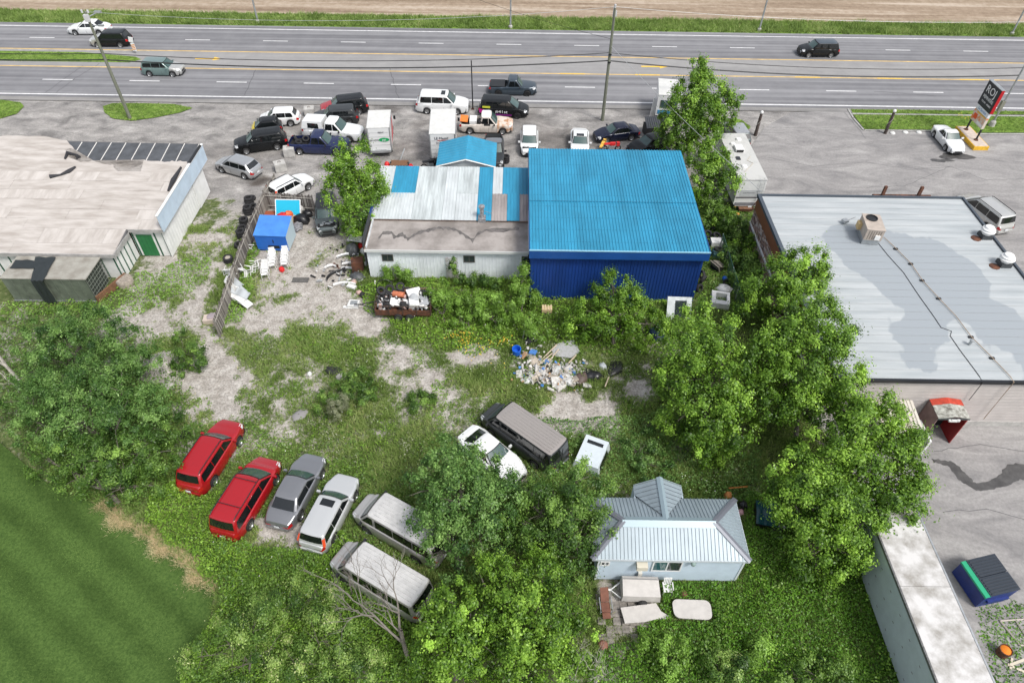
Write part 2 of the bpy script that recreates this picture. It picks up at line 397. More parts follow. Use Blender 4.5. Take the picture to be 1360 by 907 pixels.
for pts in ([(1020, 210), (1080, 222), (1150, 216), (1210, 226), (1262, 222)], [(1262, 222), (1310, 240), (1360, 238)], [(1150, 250), (1200, 248), (1262, 222)], [(1025, 170), (1110, 171)],
            [(1120, 148), (1140, 172), (1150, 185)], [(1240, 600), (1300, 590), (1360, 600)], [(1250, 680), (1310, 676), (1360, 690)]): crack(pts, 0.035, 0.043)
tag(ck.build('pavement_crack', M_crack), kind='structure')

M_grassy = mat('verge_grass', (0.07, 0.14, 0.02), 0.95, col2=(0.20, 0.30, 0.06), vs=2.0, bump=0.6, bs=12, spec=0.1)
def grass_patch(poly, z=0.05): return sheet('grass_verge', poly, z, M_grassy)
def curvy(pts, z=0.0): return [P(a, b) for a, b in pts]
G_is = curvy([(137, 142), (139, 150), (150, 158), (175, 161), (205, 157), (240, 150), (256, 144), (230, 139), (190, 138), (150, 138)])
grass_patch(G_is)
G_r1 = curvy([(1130, 146), (1230, 147), (1380, 149), (1380, 153), (1132, 151)]); G_r2 = curvy([(1133, 153), (1380, 155), (1380, 177), (1290, 177), (1240, 173), (1148, 172)])
grass_patch(G_r1); grass_patch(G_r2)
G_l = curvy([(-60, 134), (0, 133), (28, 137), (32, 142), (22, 152), (0, 158), (-60, 165)]); grass_patch(G_l)
G_m = [Vector((-170, 76.1, 0)), P(172, 84), P(188, 80), P(180, 76.5), P(110, 70.5), Vector((-170, 79.3, 0))]; grass_patch(G_m, 0.075)
G_t = curvy([(960, 158), (985, 160), (997, 170), (985, 178), (955, 175)]); grass_patch(G_t)
M_kerb = mat('kerb_concrete', (0.36, 0.355, 0.34), 0.9, var=0.15, vs=2)
kb = MB(); a, b_ = P(1130, 152), P(1400, 155); kb.span((a.x, a.y - .1, 0), (b_.x + 40, a.y + .12, 0.09))
for q, r_ in zip(G_r2[3:] , (G_r2[4:] + G_r2[:1])): pass
for q, r_ in ((P(1126, 146), P(1133, 158)), (P(1133, 158), P(1147, 174)), (P(1147, 174), P(1240, 175)), (P(1240, 175), P(1292, 179)), (P(1292, 179), P(1390, 179))):
    d = r_ - q; kb.box(((q.x + r_.x) / 2, (q.y + r_.y) / 2, 0.05), (d.length + .1, 0.16, 0.12), math.atan2(d.y, d.x))
kb.box((-60, 79.5, 0.06), (34, .18, .12)); 
tag(kb.build('kerb', M_kerb), kind='structure')
strip('grass_verge', 87.6, 91.6, 0.02, M_grassy)

def field_material():
    m = bpy.data.materials.new('ploughed_field'); m.use_nodes = True
    n = m.node_tree.nodes; l = m.node_tree.links; b = n['Principled BSDF']; b.inputs['Roughness'].default_value = 0.95; b.inputs['Specular IOR Level'].default_value = 0.1
    tc = n.new('ShaderNodeTexCoord'); mp = n.new('ShaderNodeMapping'); mp.inputs['Scale'].default_value = (0.035, 0.8, 1); l.new(tc.outputs['Object'], mp.inputs[0])
    no = n.new('ShaderNodeTexNoise'); no.inputs['Scale'].default_value = 1.0; no.inputs['Detail'].default_value = 7; no.inputs['Distortion'].default_value = .8; l.new(mp.outputs[0], no.inputs['Vector'])
    n2 = n.new('ShaderNodeTexNoise'); n2.inputs['Scale'].default_value = 1.1; n2.inputs['Detail'].default_value = 9; n2.inputs['Roughness'].default_value = .75; l.new(tc.outputs['Object'], n2.inputs['Vector'])
    mx = n.new('ShaderNodeMix'); mx.data_type = 'FLOAT'; mx.inputs[0].default_value = .45; l.new(no.outputs['Fac'], mx.inputs[2]); l.new(n2.outputs['Fac'], mx.inputs[3])
    cr = n.new('ShaderNodeValToRGB'); e = cr.color_ramp.elements; e.new(.5)
    e[0].position = .36; e[0].color = (0.21, 0.155, 0.11, 1); e[1].position = .5; e[1].color = (0.32, 0.25, 0.185, 1); e[2].position = .64; e[2].color = (0.46, 0.385, 0.31, 1)
    l.new(mx.outputs[0], cr.inputs[0]); l.new(cr.outputs[0], b.inputs['Base Color']); return m
M_field = field_material()
strip('field', 91.2, 900, -0.01, M_field, -600, 600)
fr = MB(); r2 = random.Random(4)
for k in range(14):          # low ridges left by the plough
    y_ = 92.5 + k * 1.15; pts = [(x_, y_ + 0.5 * math.sin(x_ * .03 + k) + r2.uniform(-.05, .05)) for x_ in range(-100, 101, 4)]
    rows = [[(x_, yy - .35, 0.0) for x_, yy in pts], [(x_, yy, 0.05 + .05 * r2.random()) for x_, yy in pts], [(x_, yy + .35, 0.0) for x_, yy in pts]]
    fr.grid(rows)
tag(fr.build('field_ridge', M_field, smooth=60), kind='structure')

# car parks ---------------------------------------------------------
def lot_material(name, cols, cs=0.28):
    m = bpy.data.materials.new(name); m.use_nodes = True
    n = m.node_tree.nodes; l = m.node_tree.links; b = n['Principled BSDF']; b.inputs['Roughness'].default_value = 0.9; b.inputs['Specular IOR Level'].default_value = 0.2
    tc = n.new('ShaderNodeTexCoord')
    mp = n.new('ShaderNodeMapping'); mp.inputs['Scale'].default_value = (0.7, 1.8, 1); mp.inputs['Rotation'].default_value = (0, 0, .3); l.new(tc.outputs['Object'], mp.inputs[0])
    no = n.new('ShaderNodeTexNoise'); no.inputs['Scale'].default_value = cs; no.inputs['Detail'].default_value = 10; no.inputs['Roughness'].default_value = .68; no.inputs['Distortion'].default_value = 1.2; l.new(mp.outputs[0], no.inputs['Vector'])
    cr = n.new('ShaderNodeValToRGB'); e = cr.color_ramp.elements; e.new(.5)
    for i, p_ in enumerate((.33, .5, .68)): e[i].position = p_; e[i].color = (*cols[i], 1)
    l.new(no.outputs['Fac'], cr.inputs[0])
    n2 = n.new('ShaderNodeTexNoise'); n2.inputs['Scale'].default_value = 6; n2.inputs['Detail'].default_value = 6; n2.inputs['Roughness'].default_value = .8; l.new(tc.outputs['Object'], n2.inputs['Vector'])
    mx = n.new('ShaderNodeMix'); mx.data_type = 'RGBA'; mx.blend_type = 'OVERLAY'; mx.inputs[0].default_value = .5
    l.new(cr.outputs[0], mx.inputs[6]); l.new(n2.outputs['Fac'], mx.inputs[7]); l.new(mx.outputs[2], b.inputs['Base Color']); return m
M_lot = lot_material('car_park_asphalt', [(0.19, 0.185, 0.185), (0.27, 0.26, 0.255), (0.35, 0.34, 0.33)])
lotp = curvy([(1015, 170), (1050, 150), (1128, 147), (1135, 160), (1150, 175), (1240, 176), (1292, 180), (1440, 180)]) + [Vector((63, 46, 0)), Vector((63, 8, 0)), Vector((24.5, 8, 0)), Vector((22.5, 14.0, 0)), Vector((21.3, 18.5, 0)), Vector((19.5, 26, 0)), Vector((19.6, 45, 0)), Vector((21.6, 47, 0)), Vector((21.8, 58, 0))]
sheet('car_park', lotp, 0.038, M_lot)
M_wet = mat('damp_patch', (0.075, 0.072, 0.07), 0.35, var=0.3, vs=2)
def blotch(cx, cy, rx, ry, z, m, name='damp_patch', seed=0, n=28):
    r2 = random.Random(seed); pts = []
    ph = [r2.uniform(0, 6.28) for _ in range(4)]
    for k in range(n):
        a = 6.283 * k / n; q = 1 + .25 * math.sin(2 * a + ph[0]) + .16 * math.sin(3 * a + ph[1]) + .12 * math.sin(5 * a + ph[2]) + .06 * math.sin(9 * a + ph[3])
        pts.append((cx + rx * q * math.cos(a), cy + ry * q * math.sin(a)))
    return sheet(name, pts, z, m)
p = P(1270, 208); blotch(p.x, p.y, 1.3, 0.8, 0.046, M_wet, seed=3)
p = P(1250, 214); blotch(p.x, p.y, 0.9, 0.35, 0.046, M_wet, seed=4)
rv_pts = [P(a, b) for a, b in ((1238, 612), (1262, 618), (1280, 636), (1300, 648), (1330, 640), (1350, 628), (1380, 630))]
up, dn = [], []
for i, q in enumerate(rv_pts):
    t = (rv_pts[min(i + 1, len(rv_pts) - 1)] - rv_pts[max(0, i - 1)]).normalized(); nr = Vector((-t.y, t.x, 0)); w_ = (.12, .3, .42, .3, .35, .6, .6)[i]
    up.append(q + nr * w_); dn.append(q - nr * w_ * .8)
def wob(ps, sd):
    r_ = random.Random(sd); o_ = []
    for i in range(len(ps) - 1):
        p0, p1, p2, p3 = ps[max(0, i - 1)], ps[i], ps[i + 1], ps[min(len(ps) - 1, i + 2)]
        for k in range(8):
            t = k / 8; o_.append(.5 * ((2 * p1) + (p2 - p0) * t + (2 * p0 - 5 * p1 + 4 * p2 - p3) * t * t + (3 * p1 - p0 - 3 * p2 + p3) * t ** 3) + Vector((r_.uniform(-.06, .06), r_.uniform(-.07, .07), 0)))
    return o_ + [ps[-1]]
sheet('damp_patch', wob(up, 1) + wob(dn, 2)[::-1], 0.046, M_wet)

# ------------------------------------------------------------------ buildings
def wpart(root): return MB(off=root.location)
M_bluer = mat('blue_roof_steel', (0.028, 0.245, 0.40), 0.42, metal=0.0, var=0.16, vs=0.9, spec=0.5, strch=(1, .25, 1))
M_bluew = mat('dark_blue_wall_steel', (0.010, 0.045, 0.22), 0.45, var=0.15, vs=0.7, spec=0.5, strch=(1, 1, .3))
M_bluet = mat('blue_trim_steel', (0.012, 0.07, 0.27), 0.4, var=0.1, vs=1)
M_whitem = mat('white_painted_steel', (0.50, 0.535, 0.545), 0.5, var=0.12, vs=1.5, strch=(1, .3, 1))
M_greym = mat('weathered_grey_steel', (0.30, 0.27, 0.26), 0.6, var=0.25, vs=1.2, strch=(1, .3, 1))
M_dark = mat('black_rubber', (0.02, 0.02, 0.021), 0.8, var=0.2, vs=8)
M_black = mat('black_trim', (0.015, 0.016, 0.018), 0.5)
M_glass = mat('window_glass', (0.03, 0.04, 0.045), 0.06, spec=0.8)
M_conc = mat('concrete', (0.42, 0.41, 0.39), 0.92, var=0.2, vs=2.5, bump=.3, bs=14)
M_rust = mat('rusty_steel', (0.16, 0.06, 0.03), 0.85, var=0, col2=(0.05, 0.025, 0.018), vs=4, bump=.3, bs=20)
M_wood = mat('weathered_wood', (0.20, 0.18, 0.155), 0.9, var=0.35, vs=3, strch=(6, 6, .6), bump=.3, bs=20)
M_woodb = mat('brown_wood', (0.17, 0.085, 0.045), 0.8, var=0.3, vs=3, strch=(4, 4, .7))
M_galv = mat('galvanised_steel', (0.42, 0.44, 0.45), 0.38, metal=0.6, var=.15, vs=3)
M_wplast = mat('white_plastic', (0.74, 0.74, 0.73), 0.45, var=0.06, vs=4)

def ribbed(mb, xa, xb, ya, yb, za, zb, pitch, h=0.03, rib=0.05, mi=0, thick=0.03, axis='x'):
    "ribbed sheet between (xa..xb) whose ribs run from y=ya (height za) to y=yb (height zb)"
    n = max(1, round((xb - xa) / pitch)); pitch = (xb - xa) / n; prof = []
    for i in range(n):
        a = xa + i * pitch
        prof += [(a, 0), (a + rib * .3, h), (a + rib, h), (a + rib * 1.3, 0)]
    prof.append((xb, 0)); m_ = len(prof)
    tr = (lambda u, w, z: (u, w, z)) if axis == 'x' else (lambda u, w, z: (w, u, z))
    rows = [[tr(u, ya, za + w) for u, w in prof], [tr(u, yb, zb + w) for u, w in prof]]
    mb.grid(rows, mi)
    mb.grid([[tr(xa, ya, za - thick), tr(xb, ya, za - thick)], [tr(xa, yb, zb - thick), tr(xb, yb, zb - thick)]], mi, True)
    mb.add([tr(u, ya, za + w) for u, w in prof] + [tr(xb, ya, za - thick), tr(xa, ya, za - thick)], [tuple(range(m_ + 2))], mi)
def ribwall(mb, a, b, z0, z1, out, pitch=0.3, h=0.025, rib=0.06, mi=0):
    "vertical ribbed cladding from point a to b (xy), ribs proud along out"
    a = Vector((a[0], a[1], 0)); b = Vector((b[0], b[1], 0)); o = Vector((out[0], out[1], 0)); L_ = (b - a).length; t = (b - a) / L_
    n = max(1, round(L_ / pitch)); pitch = L_ / n; prof = []
    for i in range(n):
        u = i * pitch; prof += [(u, 0), (u + rib * .25, h), (u + rib * .75, h), (u + rib, 0)]
    prof.append((L_, 0))
    mb.grid([[tuple(a + t * u + o * w + Vector((0, 0, z))) for u, w in prof] for z in (z0, z1)], mi)

# --- big blue shed
BX0, BX1, BY0, BY1 = 1.25, 13.45, 37.75, 50.3
sh = thing('steel_shed', 'large blue steel shed with bright blue ribbed roof and navy walls', 'shed', (7.3, 44, 0))
m = wpart(sh); ribwall(m, (BX0, BY0), (BX1, BY0), 0, 4.75, (0, -1), .23, .03, .05); m.build('wall', M_bluew, sh)
m = wpart(sh); ribwall(m, (BX1, BY1), (BX1, BY0), 0, 4.8, (1, 0), .23, .03, .05); m.build('wall', M_bluew, sh)
m = wpart(sh); ribwall(m, (BX0, BY0), (BX0, BY1), 0, 4.8, (-1, 0), .23, .03, .05); m.build('wall', M_bluew, sh)
m = wpart(sh); ribwall(m, (BX1, BY1), (BX0, BY1), 0, 4.8, (0, 1), .23, .03, .05); m.build('wall', M_bluew, sh)
m = wpart(sh); ribbed(m, BX0 - .12, BX1 + .2, 37.42, 43.2, 4.86, 4.98, .225, .05, .08); o = m.build('roof_sheet', M_bluer, sh)
m = wpart(sh); ribbed(m, BX0 - .12, BX1 + .2, 43.12, 50.4, 5.02, 5.14, .225, .05, .08); o = m.build('roof_sheet', M_bluer, sh)
m = wpart(sh); m.span((BX0 - .12, 43.13, 5.0), (BX1 + .2, 43.16, 5.045)); m.build('roof_seam', mat('dark_seam', (.03, .12, .2), .6), sh)
for k in range(9):
    y_ = 38.4 + k * 1.38; z_ = (4.86 + (y_ - 37.42) * .0208 if y_ < 43.1 else 5.02 + (y_ - 43.12) * .0165) + .004
    if abs(y_ - 43.1) > .3: m = wpart(sh); m.span((BX0 - .1, y_, z_ - .01), (BX1 + .18, y_ + .035, z_ + .003)); m.build('fastener_line', mat('dull_fastener', (.02, .17, .28), .6, var=.5, vs=4), sh)
m = wpart(sh); m.span((BX0 - .14, 37.36, 4.18), (BX1 + .22, 37.41, 4.87)); m.span((BX0 - .14, 37.41, 4.18), (BX1 + .2, 37.72, 4.21)); m.build('fascia', M_bluet, sh)
m = wpart(sh); m.span((BX1 + .205, 37.42, 4.6), (BX1 + .24, 50.4, 4.93)); m.span((BX0 - .16, 37.42, 4.6), (BX0 - .125, 50.4, 4.93)); m.build('verge_trim', M_bluet, sh)
m = wpart(sh); m.span((BX0 - .15, 37.335, 4.86), (BX1 + .24, 37.43, 4.93)); m.build('eave_flashing', mat('light_blue_flashing', (.25, .48, .62), .4), sh)

# --- low white building with patched roof
wb = thing('white_workshop', 'low white clad workshop with flat grey roof and blue and white patched sheets', 'building', (-5, 44, 0))
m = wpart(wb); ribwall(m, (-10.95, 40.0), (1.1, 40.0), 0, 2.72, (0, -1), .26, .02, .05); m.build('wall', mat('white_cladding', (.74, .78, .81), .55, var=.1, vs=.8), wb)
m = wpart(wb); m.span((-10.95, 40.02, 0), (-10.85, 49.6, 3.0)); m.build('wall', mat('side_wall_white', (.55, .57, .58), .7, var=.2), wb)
m = wpart(wb); m.span((-10.9, 49.5, 0), (1.1, 49.6, 3.2)); m.build('wall', M_whitem, wb)
M_flat = mat('worn_flat_roof', (0.20, 0.18, 0.165), 0.9, col2=(0.36, 0.33, 0.31), vs=0.45, detail=9, lo=.38, hi=.6)
m = wpart(wb); m.span((-11.0, 39.75, 2.66), (1.14, 43.5, 2.8)); m.build('flat_roof', M_flat, wb)
m = wpart(wb)   # winding bitumen repair
r2 = random.Random(2); line = [P(a, b, 2.803) for a, b in ((502, 318), (508, 310), (520, 309), (524, 315), (534, 312), (542, 317), (552, 311), (566, 306), (580, 303), (592, 303), (606, 306), (616, 312), (628, 320), (634, 311), (646, 306), (660, 306), (676, 305), (694, 303))]
fine = []
for a, b in zip(line[:-1], line[1:]):
    for k in range(4): fine.append(a.lerp(b, k / 4) + Vector((0, r2.uniform(-.07, .07), 0)))
ws = [r2.uniform(.08, .30) for _ in fine]
m.grid([[(q.x, q.y + w_, 2.804) for q, w_ in zip(fine, ws)], [(q.x, q.y - w_, 2.804) for q, w_ in zip(fine, ws)]]); m.build('bitumen_repair', mat('tar', (.12, .11, .105), .7, var=.4, vs=3), wb)
m = wpart(wb); m.span((-11.03, 39.70, 2.64), (1.16, 39.76, 2.86)); m.build('eave_gutter', mat('pale_gutter', (.62, .63, .62), .5), wb)
m = wpart(wb); m.span((-11.06, 39.76, 2.66), (-11.0, 43.5, 2.88)); m.span((-11.0, 43.44, 2.8), (1.14, 43.56, 3.0)); m.build('rusty_flashing', mat('brown_flashing', (.19, .13, .10), .8, var=.3), wb)
m = wpart(wb); m.span((1.10, 39.76, 2.66), (1.18, 49.5, 3.1)); m.build('verge_flashing', M_whitem, wb)
def zr(y): return 3.0 + (y - 43.3) * 0.075
panels = [  # x0, x1, y0, y1, material
    (-11.15, -9.9, 46.55, 50.1, M_whitem), (-9.9, -7.95, 46.0, 50.1, M_bluer), (-11.15, -7.95, 43.35, 46.55, M_whitem), (-7.95, -5.6, 43.35, 50.1, M_whitem), (-5.6, -4.6, 43.35, 50.1, M_whitem), (-4.6, -2.9, 46.6, 50.1, M_whitem),
    (-4.6, -2.9, 43.35, 46.65, M_whitem), (-2.9, -1.75, 43.35, 50.1, M_bluer), (-1.75, -.95, 46.6, 50.1, M_whitem), (-1.75, -.55, 43.35, 46.65, M_greym), (-.95, 1.18, 46.6, 50.1, M_bluer), (-.55, .45, 43.35, 46.65, M_bluer), (.45, 1.18, 43.35, 46.65, M_greym)]
M_whitem2 = mat('streaked_white_steel', (0.46, 0.50, 0.505), 0.5, var=0.22, vs=2.2, strch=(1, .12, 1))
for i, (a, b, c, d, mm) in enumerate(panels):
    m = wpart(wb); lift = .012 * (i % 3); ribbed(m, a + .004, b - .004, c, d, zr(c) + lift, zr(d) + lift, .25, .03, .05); m.build('roof_sheet', M_whitem2 if mm is M_whitem and i % 2 else mm, wb)
for a, b in ((508, 346), (617, 345), (694, 345)):          # windows in the front wall
    q = P(a + 6, b, 1.95)
    f = wpart(wb); cx = q.x; 
    f.span((cx - .42, 39.94, 1.62), (cx + .42, 39.985, 1.67)); f.span((cx - .42, 39.94, 2.2), (cx + .42, 39.985, 2.25)); f.span((cx - .42, 39.94, 1.67), (cx - .37, 39.985, 2.2)); f.span((cx + .37, 39.94, 1.67), (cx + .42, 39.985, 2.2)); f.span((cx - .02, 39.945, 1.67), (cx + .02, 39.98, 2.2))
    fo = f.build('window', mat('dark_window_frame', (.10, .09, .08), .6), wb)
    g = wpart(wb); g.span((cx - .37, 39.96, 1.67), (cx + .37, 39.972, 2.2)); g.build('pane', M_glass, fo)
q = P(598, 372, 1.2); m = wpart(wb); m.span((q.x - .45, 39.93, 0), (q.x + .45, 39.965, 2.05)); m.build('door', mat('peeling_door', (.60, .62, .64), .7, col2=(.42, .38, .36), vs=5), wb)
for dx in (0,): # stovepipe
    q = P(640, 292, 2.95); m = wpart(wb); m.lathe([(.16, 2.8), (.16, 4.0), (.24, 4.02), (.24, 4.16), (.02, 4.24)], 16, (q.x, q.y + .1, 0)); m.box((q.x, q.y + .1, 2.95), (.6, .6, .35)); m.tube([(q.x + .15, q.y + .1, 3.7), (q.x + .75, q.y + .5, 3.2)], .02, 5)
    m.build('stovepipe', mat('sooty_galvanised', (.35, .35, .36), .4, metal=.5, var=.4, vs=6), wb)
m = wpart(wb); m.span((-11.12, 39.9, 1.2), (-11.04, 43.3, 3.6)); m.build('dark_screen', mat('dark_grey_panel', (.03, .035, .04), .6, var=.2), wb)
m = wpart(wb); m.span((-11.12, 43.35, 2.2), (-11.04, 44.8, 3.5)); m.build('blue_screen', M_bluew, wb)

# --- gabled porch roof in front
gp = thing('gabled_porch', 'small gabled porch with bright blue ribbed roof behind the patched workshop', 'porch', (-4.1, 53, 0))
for s in (-1, 1):
    m = wpart(gp); xr_ = -4.15; xe = xr_ + s * 2.55; n = 9; pts = []
    for k in range(n * 4 + 1):
        yy = 51.15 + 3.9 * k / (n * 4); w_ = .03 if k % 4 in (1, 2) else 0
        pts.append((yy, w_))
    m.grid([[(xr_, yy, 3.65 + w_) for yy, w_ in pts], [(xe, yy, 2.95 + w_) for yy, w_ in pts]]); m.build('roof_slope', M_bluer, gp)
m = wpart(gp); m.add([(-6.5, 51.3, 0), (-1.8, 51.3, 0), (-1.8, 51.3, 2.96), (-4.15, 51.3, 3.6), (-6.5, 51.3, 2.96)], [(0, 1, 2, 3, 4)]); m.build('gable_wall', M_whitem, gp)
m = wpart(gp); m.span((-6.5, 51.32, 0), (-6.4, 54.8, 2.94)); m.span((-1.9, 51.32, 0), (-1.8, 54.8, 2.94)); m.build('side_wall', M_whitem, gp)
for s in (-1, 1):
    m = wpart(gp); a = Vector((-4.15, 51.12, 3.58)); b = Vector((-4.15 + s * 2.56, 51.12, 2.88)); m.tube([a, b], .06, 4); m.build('barge_board', mat('white_board', (.7, .71, .7), .6), gp)

# --- left long building
lb = thing('long_strip_building', 'long white building with green battens and tan flat roof torn open to dark sheets', 'building', (-36, 45, 0))
def zl(y): return 2.42 + (y - 39.4) * 0.123
M_tan = mat('tan_roof_felt', (0.35, 0.315, 0.285), 0.95, col2=(0.51, 0.475, 0.445), vs=1.3, detail=9, strch=(.35, 1.6, 1), lo=.35, hi=.65)
M_tan2 = mat('pale_tan_roof_felt', (0.38, 0.345, 0.315), 0.95, col2=(0.53, 0.495, 0.465), vs=1.1, detail=9, strch=(1.6, .4, 1))
deck = [(-52, 39.3), (-29.55, 39.3), (-29.4, 41.95), (-26.78, 41.95), (-26.80, 52.2), (-43.5, 52.7), (-52, 52.9)]
m = wpart(lb); m.add([(x, y, zl(y) - .05) for x, y in deck] + [(x, y, zl(y) - .22) for x, y in deck], [tuple(range(7)), tuple(reversed(range(7, 14)))] + [(i, (i + 1) % 7, 7 + (i + 1) % 7, 7 + i) for i in range(7)]); m.build('roof_deck', mat('roof_deck_dark', (.13, .13, .135), .8, var=.3, vs=1), lb)
# strips of felt (rows) with torn far edge
rows_y = [39.3, 40.4, 41.95, 43.0, 44.1, 45.2, 46.3, 47.4, 48.5]
r2 = random.Random(9)
for i, (ya, yb) in enumerate(zip(rows_y[:-1], rows_y[1:])):
    xe_a = -29.5 if yb <= 42 else -26.8; x_ = -52.0
    while x_ < xe_a - .1:
        w_ = r2.uniform(3.2, 5.5); xb_ = min(xe_a, x_ + w_)
        if xe_a - xb_ < 1: xb_ = xe_a
        l_ = r2.uniform(0.0, .02)
        m = wpart(lb); m.add([(x_, ya, zl(ya) + l_), (xb_ - .015, ya, zl(ya) + l_), (xb_ - .015, yb - .02, zl(yb) + l_), (x_, yb - .02, zl(yb) + l_), (x_, ya, zl(ya) - .045), (xb_ - .015, ya, zl(ya) - .045), (xb_ - .015, yb - .02, zl(yb) - .045), (x_, yb - .02, zl(yb) - .045)],
                        [(0, 1, 2, 3), (0, 4, 5, 1), (1, 5, 6, 2), (2, 6, 7, 3), (3, 7, 4, 0)])
        m.build('felt_strip', (M_tan, M_tan2)[r2.random() < .35], lb); x_ = xb_
m = wpart(lb)   # torn top course: ragged edge line
tear = [(-46, 52.6)] + [(P(a, b, 3.8).x, P(a, b, 3.8).y) for a, b in ((12, 184), (60, 186), (90, 190), (100, 200), (86, 199), (92, 209), (104, 214), (122, 213), (140, 216), (150, 217), (153, 228), (168, 226), (186, 225), (190, 212), (215, 214), (232, 213), (248, 214), (252, 222))] + [(-26.8, 48.6)]
fine = []
for (a, b), (c, d) in zip(tear[:-1], tear[1:]):
    for k in range(5): fine.append((a + (c - a) * k / 5 + r2.uniform(-.06, .06), b + (d - b) * k / 5 + r2.uniform(-.08, .08)))
poly = [(-52, 48.48), (-26.8, 48.48)] + [(x, max(y, 48.6)) for x, y in fine[::-1]] + [(-52, 52.7)]
bmm = bmesh.new(); vs = [bmm.verts.new((x + 36, y - 45, zl(y) + .012)) for x, y in poly]; f_ = bmm.faces.new(vs); bmesh.ops.triangulate(bmm, faces=[f_]); bmesh.ops.recalc_face_normals(bmm, faces=bmm.faces)
if sum(q.normal.z for q in bmm.faces) < 0: bmesh.ops.reverse_faces(bmm, faces=bmm.faces[:])
me = bpy.data.meshes.new('felt_sheet'); bmm.to_mesh(me); bmm.free(); me.materials.append(M_tan); o = bpy.data.objects.new('torn_felt', me); C.objects.link(o); o.parent = lb
M_slate = mat('dark_roof_sheet', (0.075, 0.08, 0.088), 0.55, var=0.25, vs=1.5)
x_ = -44.5; k = 0
while x_ < -26.9:      # exposed dark panels and pale battens along the far edge
    w_ = 1.25
    m = wpart(lb); xe_ = min(x_ + w_, -26.82); ya, yb = 48.7, 52.35; m.add([(x_, ya, zl(ya) - .03), (xe_, ya, zl(ya) - .03), (xe_, yb, zl(yb) - .03), (x_, yb, zl(yb) - .03)], [(0, 1, 2, 3)]); m.build('roof_panel', M_slate, lb)
    m = wpart(lb); a = Vector((xe_, ya if k % 3 else ya - .0, zl(ya) - .042)); b = Vector((xe_ + .04, yb, zl(yb) - .042)); m.tube([a, b], .05, 4); m.build('batten', mat('pale_batten', (.6, .58, .55), .8), lb)
    x_ += w_; k += 1
for j, (pa, wd) in enumerate((((( 88, 214), (92, 208), (104, 210), (106, 213)), .35), (((66, 234), (80, 232), (92, 228), (101, 223)), .3), (((222, 250), (230, 238), (241, 224)), .35))):  # rucked felt
    q = [P(a, b, 3.6) for a, b in pa]; q = [Vector((v.x, v.y, zl(v.y) + .1)) for v in q]
    m = wpart(lb); m.tube(q, [wd * (.4 + .6 * ((i + j) % 2)) * .6 for i in range(len(q))], 7); m.build('rucked_felt', mat('black_felt', (.03, .03, .035), .8, bump=.6, bs=6), lb)
M_lblue = mat('pale_blue_fascia', (0.50, 0.60, 0.70), 0.5, var=.08, vs=1); M_wwall = mat('dirty_white_wall', (0.72, 0.72, 0.71), 0.8, var=.08, vs=1.2)
m = wpart(lb); m.span((-26.74, 41.9, 2.55), (-26.66, 52.25, 3.98)); 
for k in range(8): m.span((-26.66, 42.6 + k * 1.25, 2.55), (-26.645, 42.64 + k * 1.25, 3.98))
m.build('side_fascia', M_lblue, lb)
m = wpart(lb); m.span((-26.80, 41.88, 3.98), (-26.62, 52.3, 4.05)); m.build('white_coping', mat('white_coping_paint', (.78, .79, .78), .5), lb)
m = wpart(lb); m.span((-26.80, 49.2, 4.05), (-26.6, 51.9, 4.14)); m.build('black_coping', M_black, lb)
m = wpart(lb); ribwall(m, (-26.95, 48.7), (-26.95, 42.0), 0, 2.55, (1, 0), .42, .02, .05); m.build('side_wall', M_wwall, lb)
m = wpart(lb); m.span((-26.94, 48.72, 0), (-26.86, 51.2, 2.5)); m.build('porch_post', M_wwall, lb)
m = wpart(lb); m.span((-27.0, 48.74, 0), (-50, 48.8, 2.9)); m.build('back_wall', M_wwall, lb)
m = wpart(lb); m.span((-29.5, 42.2, 0), (-26.98, 42.28, 2.5)); m.build('notch_wall', M_wwall, lb)
m = wpart(lb); m.span((-29.68, 39.55, 0), (-29.6, 42.18, 2.35)); m.build('return_wall', M_wwall, lb)
m = wpart(lb); m.span((-52, 39.5, 0), (-29.7, 39.58, 2.25)); m.build('front_wall', M_wwall, lb)
M_dgreen = mat('dark_green_paint', (0.012, 0.085, 0.045), 0.55, var=.15)
for k in range(4):
    m = wpart(lb); y_ = 39.62 + k * .62; m.span((-29.6, y_, 0), (-29.57, y_ + .1, 2.3)); m.build('green_batten', M_dgreen, lb)
for x_ in (-29.45, -27.75, -27.1):
    m = wpart(lb); m.span((x_, 42.16, 0), (x_ + .1, 42.2, 2.5)); m.build('green_batten', M_dgreen, lb)
x_ = -29.85
while x_ > -51: 
    m = wpart(lb); m.span((x_, 39.47, 0), (x_ + .1, 39.5, 2.22)); m.build('green_batten', M_dgreen, lb); x_ -= .98
m = wpart(lb); m.span((-29.15, 42.13, 0.05), (-27.95, 42.19, 2.05)); o = m.build('door', mat('green_door_paint', (.02, .16, .05), .5, var=.1), lb)
m = wpart(lb); 
for k in range(4): m.span((-29.12 + k * .3, 42.125, 0.1), (-29.10 + k * .3, 42.13, 2.0))
m.build('board_groove', M_dgreen, o)
m = wpart(lb); m.span((-52, 39.24, 2.1), (-29.4, 39.3, 2.42)); m.span((-29.46, 39.3, 2.12), (-29.4, 41.9, 2.5)); m.span((-29.4, 41.9, 2.45), (-26.7, 41.96, 2.72)); m.build('eave_board', mat('grey_eave', (.35, .34, .33), .8, var=.2), lb)

